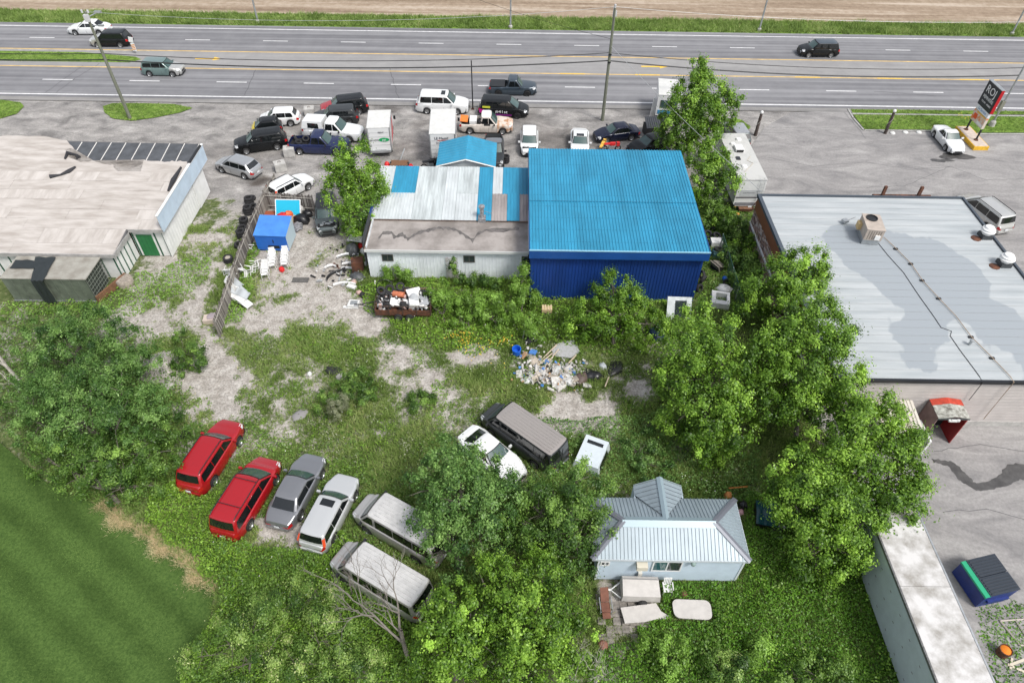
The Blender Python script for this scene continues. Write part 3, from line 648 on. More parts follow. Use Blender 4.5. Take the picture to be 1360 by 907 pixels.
# --- storage container with caged end in front of the left building
ct = thing('storage_container', 'old grey green storage container with wire caged end and torn black tarpaulin', 'container', (-33.5, 38, 0))
M_cont = mat('grey_green_steel', (0.12, 0.14, 0.11), 0.6, var=.25, vs=1.5)
m = wpart(ct); ribwall(m, (-36.6, 36.75), (-30.6, 36.75), .1, 2.15, (0, -1), .6, .03, .05); m.build('front_panel', M_cont, ct)
m = wpart(ct); m.span((-36.65, 36.7, 2.15), (-30.5, 39.2, 2.22)); m.build('roof', mat('pale_container_roof', (.36, .35, .31), .8, col2=(.22, .20, .17), vs=.9), ct)
m = wpart(ct); m.span((-36.65, 36.78, .1), (-36.55, 39.2, 2.15)); m.build('end_panel', M_cont, ct)
m = wpart(ct)
for k in range(9): m.span((-30.55, 36.75 + k * .3, .1), (-30.53, 36.77 + k * .3, 2.15))
for k in range(7): m.span((-30.56, 36.75, .2 + k * .32), (-30.535, 39.15, .22 + k * .32))
m.build('wire_cage', mat('pale_wire', (.20, .22, .19), .5), ct)
m = wpart(ct); m.span((-30.75, 36.8, .1), (-30.7, 39.1, 2.1)); m.build('inner_panel', mat('dark_grey_green', (.05, .06, .05), .8), ct)  # dark grey green panel just behind the wire cage
m = wpart(ct); m.span((-36.65, 36.66, 0), (-30.5, 36.72, .14)); m.build('bottom_rail', M_galv, ct)
# tarpaulin draped over it
tp = MB((-33.5, 37.5, 2.2)); rows = []
for i in range(15):
    t = i / 14; row = []
    for j in range(7):
        s = j / 6 - .5
        if t < .5: x = -34.4 + s * (.9 + 1.2 * (.5 - t)) + t * 1.2; y = 39.0 - t * 4.6; z = 2.27 + .10 * abs(math.sin(9 * t + 5 * s))
        else: x = -33.8 + s * .85; y = 36.62 - .15 * abs(math.sin(7 * s + 3 * t)) - .1; z = 2.27 - (t - .5) * 4.3
        row.append((x, y, z))
    rows.append(row)
tp.grid(rows); o = tp.build('tarpaulin', mat('black_tarpaulin', (.022, .028, .03), .55, bump=.6, bs=5), smooth=60); o.location = (-33.5, 37.5, 2.2); tag(o, 'torn black tarpaulin draped over the roof and front of the grey container', 'tarpaulin')
tp = MB((-35.1, 38.3, 2.25)); tp.grid([[(-36.4 + i * .45, 37.7 + j * .3, 2.28 + .12 * random.random()) for i in range(6)] for j in range(4)]); o = tp.build('tarpaulin', MATS['black_tarpaulin'], smooth=60); o.location = (-35.1, 38.3, 2.25); tag(o, 'crumpled black sheet lying flat at the far left of the container roof', 'tarpaulin')
st_ = MB(); q = P(168, 378); st_.lathe([(.0, .62), (.55, .62), (.62, .5), (.6, 0.0)], 16, (0, 0, 0)); o = st_.build('stump', mat('weathered_stump', (.30, .26, .22), .9, var=.3, vs=6), smooth=40); o.location = q; tag(o, 'round weathered cable drum like stump beside the battened wall', 'stump')
ob = MB((-29.9, 38.0, 0)); ob.add([(-30.45, 36.6, 0.05), (-30.3, 36.6, 0.05), (-29.3, 39.3, .05), (-29.45, 39.3, .05), (-30.45, 36.6, .65), (-30.3, 36.6, .65), (-29.3, 39.3, .65), (-29.45, 39.3, .65)], [(0, 1, 2, 3), (4, 5, 6, 7), (0, 1, 5, 4), (1, 2, 6, 5), (2, 3, 7, 6), (3, 0, 4, 7)]); o = ob.build('fence', M_woodb); o.location = (-29.9, 38, 0); tag(o, 'low brown wooden fence at the caged end of the container', 'fence')

# --- right commercial building
rb = thing('commercial_building', 'long pale grey flat roofed building with stone clad side and cream rear wall', 'building', (27, 36, 0))
RX0, RX1, RY0, RY1, RZ = 19.0, 34.75, 26.5, 45.1, 4.4
M_mem = mat('grey_roof_membrane', (0.47, 0.50, 0.52), 0.7, var=.07, vs=0.6, strch=(.3, 2.5, 1), detail=7)
def mem_mat():
    m = bpy.data.materials.new('wet_streaked_membrane'); m.use_nodes = True
    n = m.node_tree.nodes; l = m.node_tree.links; b = n['Principled BSDF']; b.inputs['Roughness'].default_value = 0.7
    tc = n.new('ShaderNodeTexCoord'); mp = n.new('ShaderNodeMapping'); mp.inputs['Scale'].default_value = (.25, 2.2, 1); l.new(tc.outputs['Object'], mp.inputs[0])
    no = n.new('ShaderNodeTexNoise'); no.inputs['Scale'].default_value = .9; no.inputs['Detail'].default_value = 8; l.new(mp.outputs[0], no.inputs['Vector'])
    c1 = n.new('ShaderNodeValToRGB'); e = c1.color_ramp.elements; e[0].position = .35; e[0].color = (.34, .37, .385, 1); e[1].position = .65; e[1].color = (.44, .465, .475, 1); l.new(no.outputs['Fac'], c1.inputs[0])
    at = n.new('ShaderNodeAttribute'); at.attribute_name = 'tint'
    n2 = n.new('ShaderNodeTexNoise'); n2.inputs['Scale'].default_value = 1.1; n2.inputs['Detail'].default_value = 5; l.new(tc.outputs['Object'], n2.inputs['Vector'])
    ma = n.new('ShaderNodeMath'); ma.operation = 'MULTIPLY_ADD'; l.new(n2.outputs['Fac'], ma.inputs[0]); ma.inputs[1].default_value = .62; l.new(at.outputs['Fac'], ma.inputs[2])
    c2 = n.new('ShaderNodeValToRGB'); e = c2.color_ramp.elements; e[0].position = .66; e[0].color = (0, 0, 0, 1); e[1].position = .86; e[1].color = (1, 1, 1, 1); l.new(ma.outputs[0], c2.inputs[0])
    mx = n.new('ShaderNodeMix'); mx.data_type = 'RGBA'; l.new(c2.outputs[0], mx.inputs[0]); l.new(c1.outputs[0], mx.inputs[6]); mx.inputs[7].default_value = (.295, .325, .35, 1); l.new(mx.outputs[2], b.inputs['Base Color']); return m
M_mem = mem_mat()
damp = [[P(a, b, RZ) for a, b in ((1100, 310), (1120, 300), (1160, 310), (1190, 305), (1240, 312), (1270, 330), (1300, 360), (1330, 400), (1380, 450), (1380, 506), (1360, 506), (1335, 470), (1290, 440), (1270, 420), (1240, 470), (1200, 500), (1195, 440), (1190, 400), (1160, 380), (1130, 350), (1105, 330))]]
n_str = 26; dy = (RY1 - RY0) / n_str
for k in range(n_str):
    ya, yb = RY0 + k * dy, RY0 + (k + 1) * dy; xs = np.linspace(RX0 + .05, RX1 - .05, 70); ys = np.array([ya, (ya + yb) / 2, yb - .012])
    X, Y = np.meshgrid(xs, ys); Z = np.where(Y == ya, RZ + .017, RZ + .012) * np.ones_like(X); Z[1] = RZ + .0145
    t = smooth01(.5 + sdpoly(X, Y, damp[0]) / 1.2 + (vnoise(X, Y, 1.6, 21) - .5) * 1.3 + (fbm(X, Y, .5, 23) - .5) * .7)
    Vv = np.stack([X.ravel() - 27, Y.ravel() - 36, Z.ravel()], 1); w_ = 70; ii = (np.arange(2)[:, None] * w_ + np.arange(w_ - 1)[None, :]).ravel()
    npmesh('roof_sheet', Vv, np.stack([ii, ii + 1, ii + w_ + 1, ii + w_], 1), M_mem, rb, tint=t.ravel())
m = wpart(rb); m.span((RX0 + .01, RY0 + .01, RZ - .3), (RX1 - .01, RY1 - .01, RZ)); m.build('roof_slab', M_conc, rb)
M_cream = mat('cream_rear_wall', (0.50, 0.465, 0.445), 0.85, var=.07, vs=1.2)
m = wpart(rb); m.span((RX0, RY0, 0.5), (RX1, RY0 + .15, RZ - .3))
for k in range(12): m.span((RX0, RY0 - .012, .8 + k * .28), (RX1, RY0, .815 + k * .28))
m.build('rear_wall', M_cream, rb)
m = wpart(rb); m.span((RX0, RY0 - .05, 0), (RX1, RY0 + .1, .5)); m.build('foundation', M_conc, rb)
m = wpart(rb); m.span((RX0 - .08, RY0 - .16, RZ - .22), (RX1 + .1, RY0 - .02, RZ + .02)); m.build('gutter', mat('black_gutter', (.012, .014, .018), .35), rb)
M_par = mat('dark_blue_grey_coping', (0.06, 0.075, 0.095), .5)
m = wpart(rb); m.span((RX0 - .12, RY0 - .02, RZ - .1), (RX0 + .14, RY1 + .14, RZ + .14)); m.span((RX0 + .14, RY1, RZ - .1), (RX1, RY1 + .12, RZ + .16)); m.span((RX1 - .02, RY0 - .02, RZ - .1), (RX1 + .14, RY1 + .12, RZ + .14)); m.build('parapet_coping', M_par, rb)
m = wpart(rb); m.span((RX0 - .06, RY0, RZ - 1.15), (RX0, RY1, RZ - .1)); m.build('brown_fascia', mat('brown_fascia_paint', (.23, .085, .035), .6, var=.1, vs=1), rb)
M_stone = mat('mixed_stone', (0.34, 0.22, 0.17), .9, var=.3, vs=3); M_stone2 = mat('pale_stone', (0.50, 0.42, 0.36), .9, var=.2, vs=3); M_stone3 = mat('dark_stone', (.16, .10, .08), .9, var=.3, vs=3)
m = wpart(rb); m.span((RX0 - .01, RY0, 0), (RX0 + .1, RY1, RZ - 1.15)); m.build('side_wall', mat('mortar', (.36, .31, .28), .95), rb)
sm = wpart(rb); r2 = random.Random(8); z_ = 0.05
while z_ < RZ - 1.25:
    y_ = RY0; h_ = r2.uniform(.10, .2)
    while y_ < RY1 - .05:
        w_ = r2.uniform(.18, .5); sm.span((RX0 - .03 - r2.uniform(.0, .03), y_ + .01, z_ + .01), (RX0 - .012, min(y_ + w_, RY1) - .01, min(z_ + h_, RZ - 1.17) - .01), r2.choice((0, 0, 0, 1, 1, 2))); y_ += w_
    z_ += h_
o = sm.build('stone_facing', [M_stone, M_stone2, M_stone3], rb); o['kind'] = 'stuff'
m = wpart(rb); m.span((RX0 - .13, 30, 1.9), (RX0 - .05, RY1, 2.05)); m.build('white_conduit', mat('white_paint', (.75, .75, .74), .5), rb)
m = wpart(rb); m.span((RX1 - .1, RY0 + .16, 0), (RX1, RY1, RZ - .3)); m.span((RX0 + .15, RY1 - .1, 0), (RX1 - .12, RY1, RZ - .3)); m.build('far_wall', M_cream, rb)
# pipes on rear wall
M_ygas = mat('yellow_gas_paint', (.72, .42, .07), .5); M_tanp = mat('tan_stain', (.50, .36, .24), .8)
gpx = [P(a, b, RZ + .1) for a, b in ((1174, 315), (1190, 330), (1210, 350), (1225, 372), (1247, 396), (1270, 420), (1290, 447), (1318, 475), (1342, 500))]
m = MB((27, 36, RZ)); m.tube(gpx + [Vector((gpx[-1].x, RY0 - .22, RZ + .1)), Vector((gpx[-1].x, RY0 - .22, 1.0))], .024, 6); gl = m.build('gas_pipe', mat('rusty_yellow_pipe', (.36, .27, .19), .6, var=.3, vs=6)); gl.location = (27, 36, RZ); tag(gl, 'rusty yellow gas pipe crossing the pale grey roof and down the rear wall', 'pipe')
for i in (1, 2, 3, 4, 6, 7):
    m = MB(gl.location); m.box(gpx[i] + Vector((0, 0, -.05)), (.28, .16, .1)); m.build('pipe_block', M_black, gl)
cb = [P(a, b, RZ + .03) for a, b in ((1164, 320), (1180, 340), (1200, 362), (1220, 392), (1240, 420), (1250, 435), (1264, 440), (1262, 446), (1275, 465), (1290, 485), (1301, 500))]
m = MB((27, 36, RZ)); m.tube(cb + [Vector((cb[-1].x, RY0 - .2, RZ)), Vector((27.6, RY0 - .15, 2.7))], .022, 5); o = m.build('cable', M_black); o.location = (27, 36, RZ); tag(o, 'thin black cable wandering over the grey roof to the red porch', 'cable')
M_hv = mat('beige_air_handler', (.42, .36, .31), .55, var=.15, vs=3)
q = P(1152, 318, RZ); hx, hy = q.x, q.y + .1
ac = thing('rooftop_air_unit', 'boxy beige rooftop air conditioning unit with round black fan on top', 'air conditioner', (hx, hy, RZ), R(-8))
MB().box((0, .1, .25), (1.15, 1.7, .42)).build('curb', M_galv, ac)
MB().box((0, .1, .9), (1.2, 1.9, .86)).build('casing', M_hv, ac)
m = MB(); m.box((0, .1, 1.35), (1.26, 1.96, .05)); m.build('lid', M_hv, ac)
m = MB(); m.lathe([(.40, 1.37), (.40, 1.44), (.34, 1.44), (.34, 1.38), (.0, 1.38)], 20, (-.05, .55, 0)); m.build('fan_guard', M_black, ac)
m = MB(); 
for k in range(6): m.box((-.4 + k * .16, -.86, .9), (.03, .02, .7))
m.build('louvre', mat('dark_louvre', (.12, .11, .10), .6), ac)
m = MB(); m.box((-.72, .5, .75), (.25, .5, .5)); m.build('side_duct', mat('yellowed_duct', (.55, .40, .2), .7), ac)
m = MB(); m.box((.25, -.9, .75), (.35, .1, .35)); m.build('white_panel', M_wplast, ac)
q = P(1121, 297, RZ); m = MB(); m.box((0, 0, .25), (.4, .35, .18), .3); m.tube([(0, 0, 0), (0, 0, .2)], .05, 6); m.tube([(.1, 0, .25), (.7, .1, .5)], .03, 5); o = m.build('junction_box', M_galv); o.location = q; tag(o, 'small grey box on the roof left of the air conditioning unit', 'vent')
def roofvent(px, py, lab):
    q = P(px, py, RZ); t = thing('roof_ventilator', lab, 'vent', q, 0, 'white roof ventilators')
    MB().box((0, 0, .16), (.75, .75, .3)).build('curb', mat('dark_curb', (.05, .055, .06), .6), t)
    m = MB(); m.lathe([(.3, .3), (.3, .5), (.48, .52), (.5, .62), (.42, .66), (.44, .76), (.34, .82), (.3, .92), (.0, .96)], 22); m.build('cowl', M_wplast, t, smooth=35)
    m = MB(); m.lathe([(.36, .0), (.36, .04), (.2, .08), (0, .08)], 8, (-.7, -.2, 0)); m.build('rusty_cap', M_rust, t)
roofvent(1307, 315, 'white roof ventilator with mushroom cowl beside the parked silver minivan')
roofvent(1332, 352, 'white domed roof ventilator nearest the right edge of the picture')
q = P(1287, 458, RZ); m = MB(); m.lathe([(.09, 0), (.09, .35), (.13, .36), (.13, .42), (0, .45)], 12); o = m.build('vent_pipe', M_galv); o.location = q; tag(o, 'short shiny vent pipe standing on the roof beside the rusty gas pipe', 'vent')
# rusty posts behind the roof (top frame of a rooftop sign)
q0, q1 = P(1155, 254, RZ), P(1230, 254, RZ)
t = thing('sign_frame', 'rusty steel frame with two uprights on the far edge of the grey roof', 'frame', (q0.x, RY1 + .3, 3.6))
m = wpart(t); m.tube([(q0.x, RY1 + .3, 4.4), (q1.x, RY1 + .3, 4.4)], .14, 8); m.build('crossbar', M_rust, t)
for px in (1170, 1217):
    x_ = P(px, 254, 4.6).x; m = wpart(t); m.span((x_ - .1, RY1 + .15, 3.6), (x_ + .1, RY1 + .35, 5.3)); m.build('upright', M_rust, t)
# red porch at the back door
pz = thing('door_porch', 'rusty red roofed box porch over the rear door of the cream wall', 'porch', (26.4, 26, 0))
xa, xb_, ya, yb = 25.35, 27.15, 25.1, 26.45
M_redp = mat('faded_red_paint', (.45, .05, .025), .6, var=.25, vs=4)
m = wpart(pz); m.add([(xa - .06, yb, 2.62), (26.25, yb, 2.82), (xb_ + .06, yb, 2.62), (xa - .06, yb - .45, 2.60), (26.25, yb - .45, 2.80), (xb_ + .06, yb - .45, 2.60), (xa - .06, yb, 2.52), (xb_ + .06, yb, 2.52)], [(0, 1, 4, 3), (1, 2, 5, 4)]); m.build('red_roof_sheet', M_redp, pz)
m = wpart(pz); m.add([(xa - .05, yb - .45, 2.59), (26.25, yb - .45, 2.79), (xb_ + .05, yb - .45, 2.59), (xa - .05, ya - .06, 2.54), (26.25, ya - .06, 2.72), (xb_ + .05, ya - .06, 2.54)], [(0, 1, 4, 3), (1, 2, 5, 4)]); m.build('worn_roof_sheet', mat('peeling_white_roof', (.52, .53, .48), .8, col2=(.14, .13, .11), vs=3.5), pz)
m = wpart(pz); m.span((xa - .04, ya, .3), (xa, yb, 2.52)); m.build('side_wall', mat('dull_red_brown', (.30, .20, .185), .7, var=.15), pz)
m = wpart(pz); m.span((xb_ - .05, ya, 0.02), (xb_ + .0, yb, 2.52)); m.build('open_door', mat('dark_red_door', (.25, .015, .015), .45, var=.1), pz)
m = wpart(pz); m.span((xa, yb - .02, .1), (xb_ - .06, yb + .03, 2.5)); m.build('doorway', mat('dark_doorway', (.01, .012, .011), .8), pz)
m = wpart(pz); m.span((xa - .05, ya - .05, 2.42), (xb_ + .05, ya, 2.54)); m.build('front_rail', mat('dark_grey_board', (.08, .09, .09), .7), pz)
m = MB(); m.box((0, 0, .0), (.42, .08, .16), 0); m.box((-.25, 0, .02), (.16, .1, .12), .2); m.box((.25, 0, .03), (.16, .1, .14), -.2); o = m.build('porch_lamp', M_wplast); o.location = (26.25, ya - .1, 2.4); tag(o, 'white twin floodlight under the front edge of the red porch', 'lamp')
# corrugated lean-to beside it
lt = thing('lean_to', 'lean to with white corrugated sheet roof against the cream wall', 'lean-to', (23, 25.4, 0))
m = wpart(lt); n_ = 14; 
for k in range(3): ribbed(m, 21.7 + k * .86, 21.7 + k * .86 + .85, 26.4, 24.15, 2.55 + .01 * k, 2.2 + .01 * k, .21, .04, .08)
m.build('roof_sheet', mat('cream_corrugated', (.55, .52, .46), .6, col2=(.40, .33, .27), vs=1.4, lo=.45, hi=.75), lt)
m = wpart(lt)
for x_, y_ in ((21.75, 24.2), (24.2, 24.2), (24.2, 26.3)): m.span((x_, y_, 0), (x_ + .08, y_ + .08, 2.15))
m.build('post', M_woodb, lt)
m = wpart(lt); m.box((24.9, 24.9, .8), (.12, 1.6, 1.5)); m.build('side_board', M_wplast, lt)
for i, (px, py, lab) in enumerate(((1280, 563, 'yellow gas bollard leaning beside the blue drum bucket'), (1308, 562, 'yellow gas bollard standing further right by the cream wall'))):
    q = P(px, py); m = MB(); m.lathe([(.09, 0), (.09, 1.0), (.05, 1.06), (0, 1.07)], 12); o = m.build('bollard', M_ygas, smooth=40); o.location = q; o.rotation_euler = (0, R(4), 0); tag(o, lab, 'bollard', 'yellow bollards by the rear wall')
q = P(1294, 560); t = thing('gas_meter', 'grey gas meter and valves on the wall between yellow bollards', 'gas meter', q + Vector((0, 0, 0)))
m = MB(); m.box((0, .1, 1.0), (.35, .25, .45)); m.build('meter_body', M_galv, t); m = MB(); m.tube([(-.5, .2, 0), (-.5, .2, 1.3), (.4, .2, 1.3), (.4, .2, 2.0)], .03, 6); m.box((-.35, .15, 1.2), (.18, .18, .2)); m.build('pipework', M_galv, t)
q = P(1270, 562); t = thing('bucket', 'white bucket with blue lid beside the red porch door', 'bucket', q)
MB().lathe([(.0, 0), (.17, 0), (.2, .45)], 14).build('pail', M_wplast, t, smooth=40); MB().lathe([(.22, .45), (.22, .52), (0, .54)], 14).build('lid', mat('blue_plastic', (.01, .08, .45), .4), t)

# --- long white box trailer, bottom right
tr = thing('box_trailer', 'long pale blue sided box trailer with dirty white roof at the right edge', 'trailer', (19.8, 12, 0))
TX0, TX1, TY0, TY1, TZ = 18.45, 20.95, 5.5, 18.4, 3.45
M_tr = mat('dirty_white_trailer_roof', (0.30, 0.285, 0.26), .8, col2=(.58, .57, .56), vs=1.2, detail=9, lo=.35, hi=.6)
for a, b in ((5.5, 9.9), (9.92, 14.3), (14.32, 18.4)):
    m = wpart(tr); m.span((TX0 + .06, a, TZ - .06), (TX1 - .06, b, TZ)); m.build('roof_panel', M_tr, tr)
m = wpart(tr); m.span((TX0, TY0, .45), (TX0 + .05, TY1, TZ - .1)); 
o = m.build('side_panel', mat('pale_blue_trailer_side', (.50, .56, .60), .45, var=.06, vs=2), tr)
m = wpart(tr)
for k in range(11):
    for zz in (.9, 1.8, 2.6): m.span((TX0 - .006, 6.3 + k * 1.15, zz), (TX0, 6.42 + k * 1.15, zz + .04))
m.build('rivet_mark', mat('dark_rivet', (.15, .14, .14), .6), tr)
m = wpart(tr); m.span((TX1 - .05, TY0, .45), (TX1, TY1, TZ - .1)); m.span((TX0 + .06, TY1 - .05, .45), (TX1 - .06, TY1, TZ - .1)); m.build('side_panel', M_whitem, tr)
m = wpart(tr); m.span((TX0 - .03, TY0, TZ - .14), (TX0 + .055, TY1 + .02, TZ + .02)); m.build('roof_rail', mat('dark_grey_rail', (.12, .12, .12), .5, var=.4, vs=8), tr)
m = wpart(tr); m.span((TX1 - .055, TY0, TZ - .14), (TX1 + .03, TY1 + .02, TZ + .02)); m.build('roof_rail', M_galv, tr)
m = wpart(tr); m.span((TX0 + .1, TY0, .3), (TX1 - .1, TY1 - .1, .5)); m.build('chassis', M_black, tr)
for yy in (7, 8.2):
    for xx in (TX0 + .25, TX1 - .25):
        m = wpart(tr); m.lathe([(.0, -.12), (.45, -.12), (.5, -.06), (.5, .06), (.45, .12), (0, .12)], 18, (xx, yy, .5), Matrix.Rotation(R(90), 3, 'Y')); m.build('wheel', M_dark, tr, smooth=40)
# --- dumpster
dp = thing('dumpster', 'navy blue dumpster with green edge strip and black ribbed lid', 'dumpster', (24.6, 15.9, 0), math.atan2(-1.83, .38))
M_navy = mat('navy_dumpster_paint', (.008, .025, .16), .4, var=.15, vs=3)
m = MB(); L2, W2 = .96, .88
m.add([(-L2, -W2, .12), (L2, -W2, .12), (L2, W2 - .15, .12), (-L2, W2 - .15, .12), (-L2, -W2, 1.25), (L2, -W2, 1.25), (L2, W2, 1.42), (-L2, W2, 1.42)], [(0, 1, 5, 4), (1, 2, 6, 5), (2, 3, 7, 6), (3, 0, 4, 7), (0, 3, 2, 1)]); m.build('bin', M_navy, dp)
m = MB(); m.add([(-L2 - .02, -W2 - .03, 1.26), (L2 + .02, -W2 - .03, 1.26), (L2 + .02, -W2 + .25, 1.30), (-L2 - .02, -W2 + .25, 1.30)], [(0, 1, 2, 3)]); m.span((-L2 - .02, -W2 - .03, 1.14), (L2 + .02, -W2 - .0, 1.25)); m.build('green_edge', mat('teal_green_paint', (.02, .35, .18), .4), dp)
for s in (0, 1):
    m = MB(); xa_ = -L2 - .03 + s * (L2 + .03) + .01; xb2 = xa_ + L2 
    m.add([(xa_, -W2 + .22, 1.33), (xb2, -W2 + .22, 1.33), (xb2, W2 + .04, 1.50), (xa_, W2 + .04, 1.50), (xa_, -W2 + .22, 1.29), (xb2, -W2 + .22, 1.29), (xb2, W2 + .04, 1.46), (xa_, W2 + .04, 1.46)], [(0, 1, 2, 3), (4, 5, 6, 7), (0, 1, 5, 4), (1, 2, 6, 5), (2, 3, 7, 6), (3, 0, 4, 7)])
    for k in range(6):
        xx = xa_ + .1 + k * .15; m.add([(xx, -W2 + .3, 1.335), (xx + .07, -W2 + .3, 1.335), (xx + .07, W2, 1.495), (xx, W2, 1.495), (xx, -W2 + .3, 1.385), (xx + .07, -W2 + .3, 1.385), (xx + .07, W2, 1.545), (xx, W2, 1.545)], [(4, 5, 6, 7), (0, 1, 5, 4), (1, 2, 6, 5), (2, 3, 7, 6), (3, 0, 4, 7)])
    m.build('lid', mat('black_plastic_lid', (.03, .04, .055), .4), dp)
for s in (-1, 1): MB().box((s * (L2 + .06), 0, .75), (.12, 1.2, .16)).build('fork_pocket', M_navy, dp)
# junk near the dumpster
q = P(1329, 868); t = thing('plant_pot', 'rusty drum holding orange material beside the dumpster', 'pot', q)
MB().lathe([(0, 0), (.26, 0), (.3, .55), (.26, .55), (.25, .45)], 18).build('drum', M_rust, t, smooth=40); MB().lathe([(.25, .5), (.12, .58), (0, .6)], 18).build('contents', mat('orange_stuff', (.70, .20, .01), .8, bump=.6, bs=12), t, smooth=60)
q = P(1352, 840, .1); m = MB()
for a, b in (((-.6, .6), (.7, .7)), ((-.6, .6), (-.2, -.6)), ((-.2, -.6), (.9, -.6)), ((.2, .65), (.4, -.6))): m.tube([(a[0], a[1], 0), (b[0], b[1], 0)], .045, 4)
o = m.build('bed_frame', mat('pale_frame', (.45, .40, .36), .7)); o.location = q; tag(o, 'discarded pale wooden frame lying on grass at the right edge', 'frame')
q = P(1352, 888, .08); m = MB(); m.box((0, 0, 0), (.9, .12, .05), -.5); m.box((.1, .3, .03), (.9, .12, .05), .3); m.box((-.2, .25, 0), (.6, .1, .05), 1.0); o = m.build('scrap_wood', mat('pale_planks', (.55, .50, .40), .8)); o.location = q; tag(o, 'loose pale boards lying in grass below the discarded frame', 'boards')

# --- small pale blue house
hb = thing('small_house', 'small pale blue clapboard house with hipped ribbed metal roof', 'house', (8.2, 17.6, 0))
HX0, HX1, HY0, HY1, HZ = 4.55, 11.85, 16.02, 19.1, 2.55
M_clap = mat('pale_blue_clapboard', (.47, .56, .64), .55, var=.05, vs=2)
m = wpart(hb)
for k in range(16):
    z_ = .12 + k * .155; m.add([(HX0, HY0 - .03, z_), (HX1, HY0 - .03, z_), (HX1, HY0 - .005, z_ + .155), (HX0, HY0 - .005, z_ + .155)], [(0, 1, 2, 3)]); m.add([(HX0, HY0 - .03, z_), (HX1, HY0 - .03, z_), (HX1, HY0, z_), (HX0, HY0, z_)], [(0, 1, 2, 3)])
m.build('clapboard_wall', M_clap, hb)
m = wpart(hb); m.span((HX0, HY0, .1), (HX0 + .08, HY1, HZ)); m.span((HX1 - .08, HY0, .1), (HX1, HY1, HZ)); m.span((HX0 + .08, HY1 - .08, .1), (HX1 - .08, HY1, HZ)); m.build('wall', M_clap, hb)
m = wpart(hb)
for x_ in (HX0, HX1): m = wpart(hb); m.span((x_ - .05, HY0 - .05, .1), (x_ + .05, HY0 + .05, HZ)); m.build('corner_board', mat('pale_trim', (.66, .70, .73), .5), hb)
M_hroof = mat('pale_grey_blue_roof', (.27, .325, .36), .42, metal=.15, var=.1, vs=1.2, strch=(1, .3, 1))
ex0, ex1, ey0, ey1, ez = 4.15, 12.0, 15.85, 19.35, 2.62; rx0, rx1, ry, rz_ = 5.75, 10.35, 17.5, 3.5
def slope(name, a, b, c, d, pitch=.19, h=.04, rib=.05, m_=None):
    "ribbed roof slope: eave a-b, top d-c (c above b). ribs run up the slope"
    a, b, c, d = map(Vector, (a, b, c, d)); m = wpart(hb); L_ = (b - a).length; t = (b - a) / L_
    up = ((d + c) / 2 - (a + b) / 2); up = (up - t * up.dot(t)); hgt = up.length; un = up / hgt; nr = t.cross(un).normalized(); nr = nr if nr.z > 0 else -nr
    du = (d - a).dot(t); cu = (c - a).dot(t)
    def topat(u):
        if u < du: return hgt * u / du if du > 1e-6 else hgt
        if u > cu: return hgt * (L_ - u) / (L_ - cu) if L_ - cu > 1e-6 else hgt
        return hgt
    base = []; n = int(L_ / pitch)
    us = sorted(set([0, L_] + [i * pitch for i in range(1, n + 1)] + [i * pitch + rib for i in range(1, n)]))
    for i in range(n):
        u = (i + .5) * pitch
        for (p0, p1, hh0, hh1) in ((u - rib / 2, u - rib / 4, 0, h), (u - rib / 4, u + rib / 4, h, h), (u + rib / 4, u + rib / 2, h, 0), (u + rib / 2, u + pitch - rib / 2, 0, 0)):
            p0 = max(0, p0); p1 = min(L_, p1)
            if p1 <= p0: continue
            m.add([a + t * p0 + nr * hh0, a + t * p1 + nr * hh1, a + t * p1 + nr * hh1 + un * topat(p1), a + t * p0 + nr * hh0 + un * topat(p0)], [(0, 1, 2, 3)])
    m.add([a + t * 0, a + t * .5 * pitch, a + t * .5 * pitch + un * topat(.5 * pitch), a + un * topat(0)], [(0, 1, 2, 3)])
    return m.build(name, m_ or M_hroof, hb)
slope('roof_slope', (ex0, ey0, ez), (ex1, ey0, ez), (rx1, ry, rz_), (rx0, ry, rz_))
slope('roof_slope', (ex1, ey1, ez), (ex0, ey1, ez), (rx0, ry, rz_), (rx1, ry, rz_))
slope('roof_slope', (ex1, ey0, ez), (ex1, ey1, ez), (rx1, ry + .02, rz_), (rx1, ry - .02, rz_))
slope('roof_slope', (ex0, ey1, ez), (ex0, ey0, ez), (rx0, ry - .02, rz_), (rx0, ry + .02, rz_))
M_cap = mat('dark_hip_cap', (.16, .17, .20), .45, metal=.2); M_ridge = mat('pale_ridge_cap', (.28, .36, .40), .35, metal=.2)
for a, b in (((ex1 + .02, ey0 - .02), (rx1, ry)), ((ex1 + .02, ey1 + .02), (rx1, ry)), ((ex0 - .02, ey0 - .02), (rx0, ry)), ((ex0 - .02, ey1 + .02), (rx0, ry))):
    m = wpart(hb); a3 = Vector((a[0], a[1], ez + .06)); b3 = Vector((b[0], b[1], rz_ + .07)); d = (b3 - a3).normalized(); s_ = d.cross(Vector((0, 0, 1))).normalized() * .15
    m.add([a3 - s_ - Vector((0, 0, .03)), a3, a3 + s_ - Vector((0, 0, .03)), b3 - s_ - Vector((0, 0, .03)), b3, b3 + s_ - Vector((0, 0, .03)), ], [(0, 1, 4, 3), (1, 2, 5, 4)]); m.build('hip_cap', M_cap, hb)
m = wpart(hb); m.add([(rx0 - .05, ry - .3, rz_ - .10), (rx1 + .05, ry - .3, rz_ - .10), (rx1 + .05, ry, rz_ + .085), (rx0 - .05, ry, rz_ + .085), (rx0 - .05, ry + .3, rz_ - .10), (rx1 + .05, ry + .3, rz_ - .10)], [(0, 1, 2, 3), (3, 2, 5, 4)]); m.build('ridge_cap', M_ridge, hb)
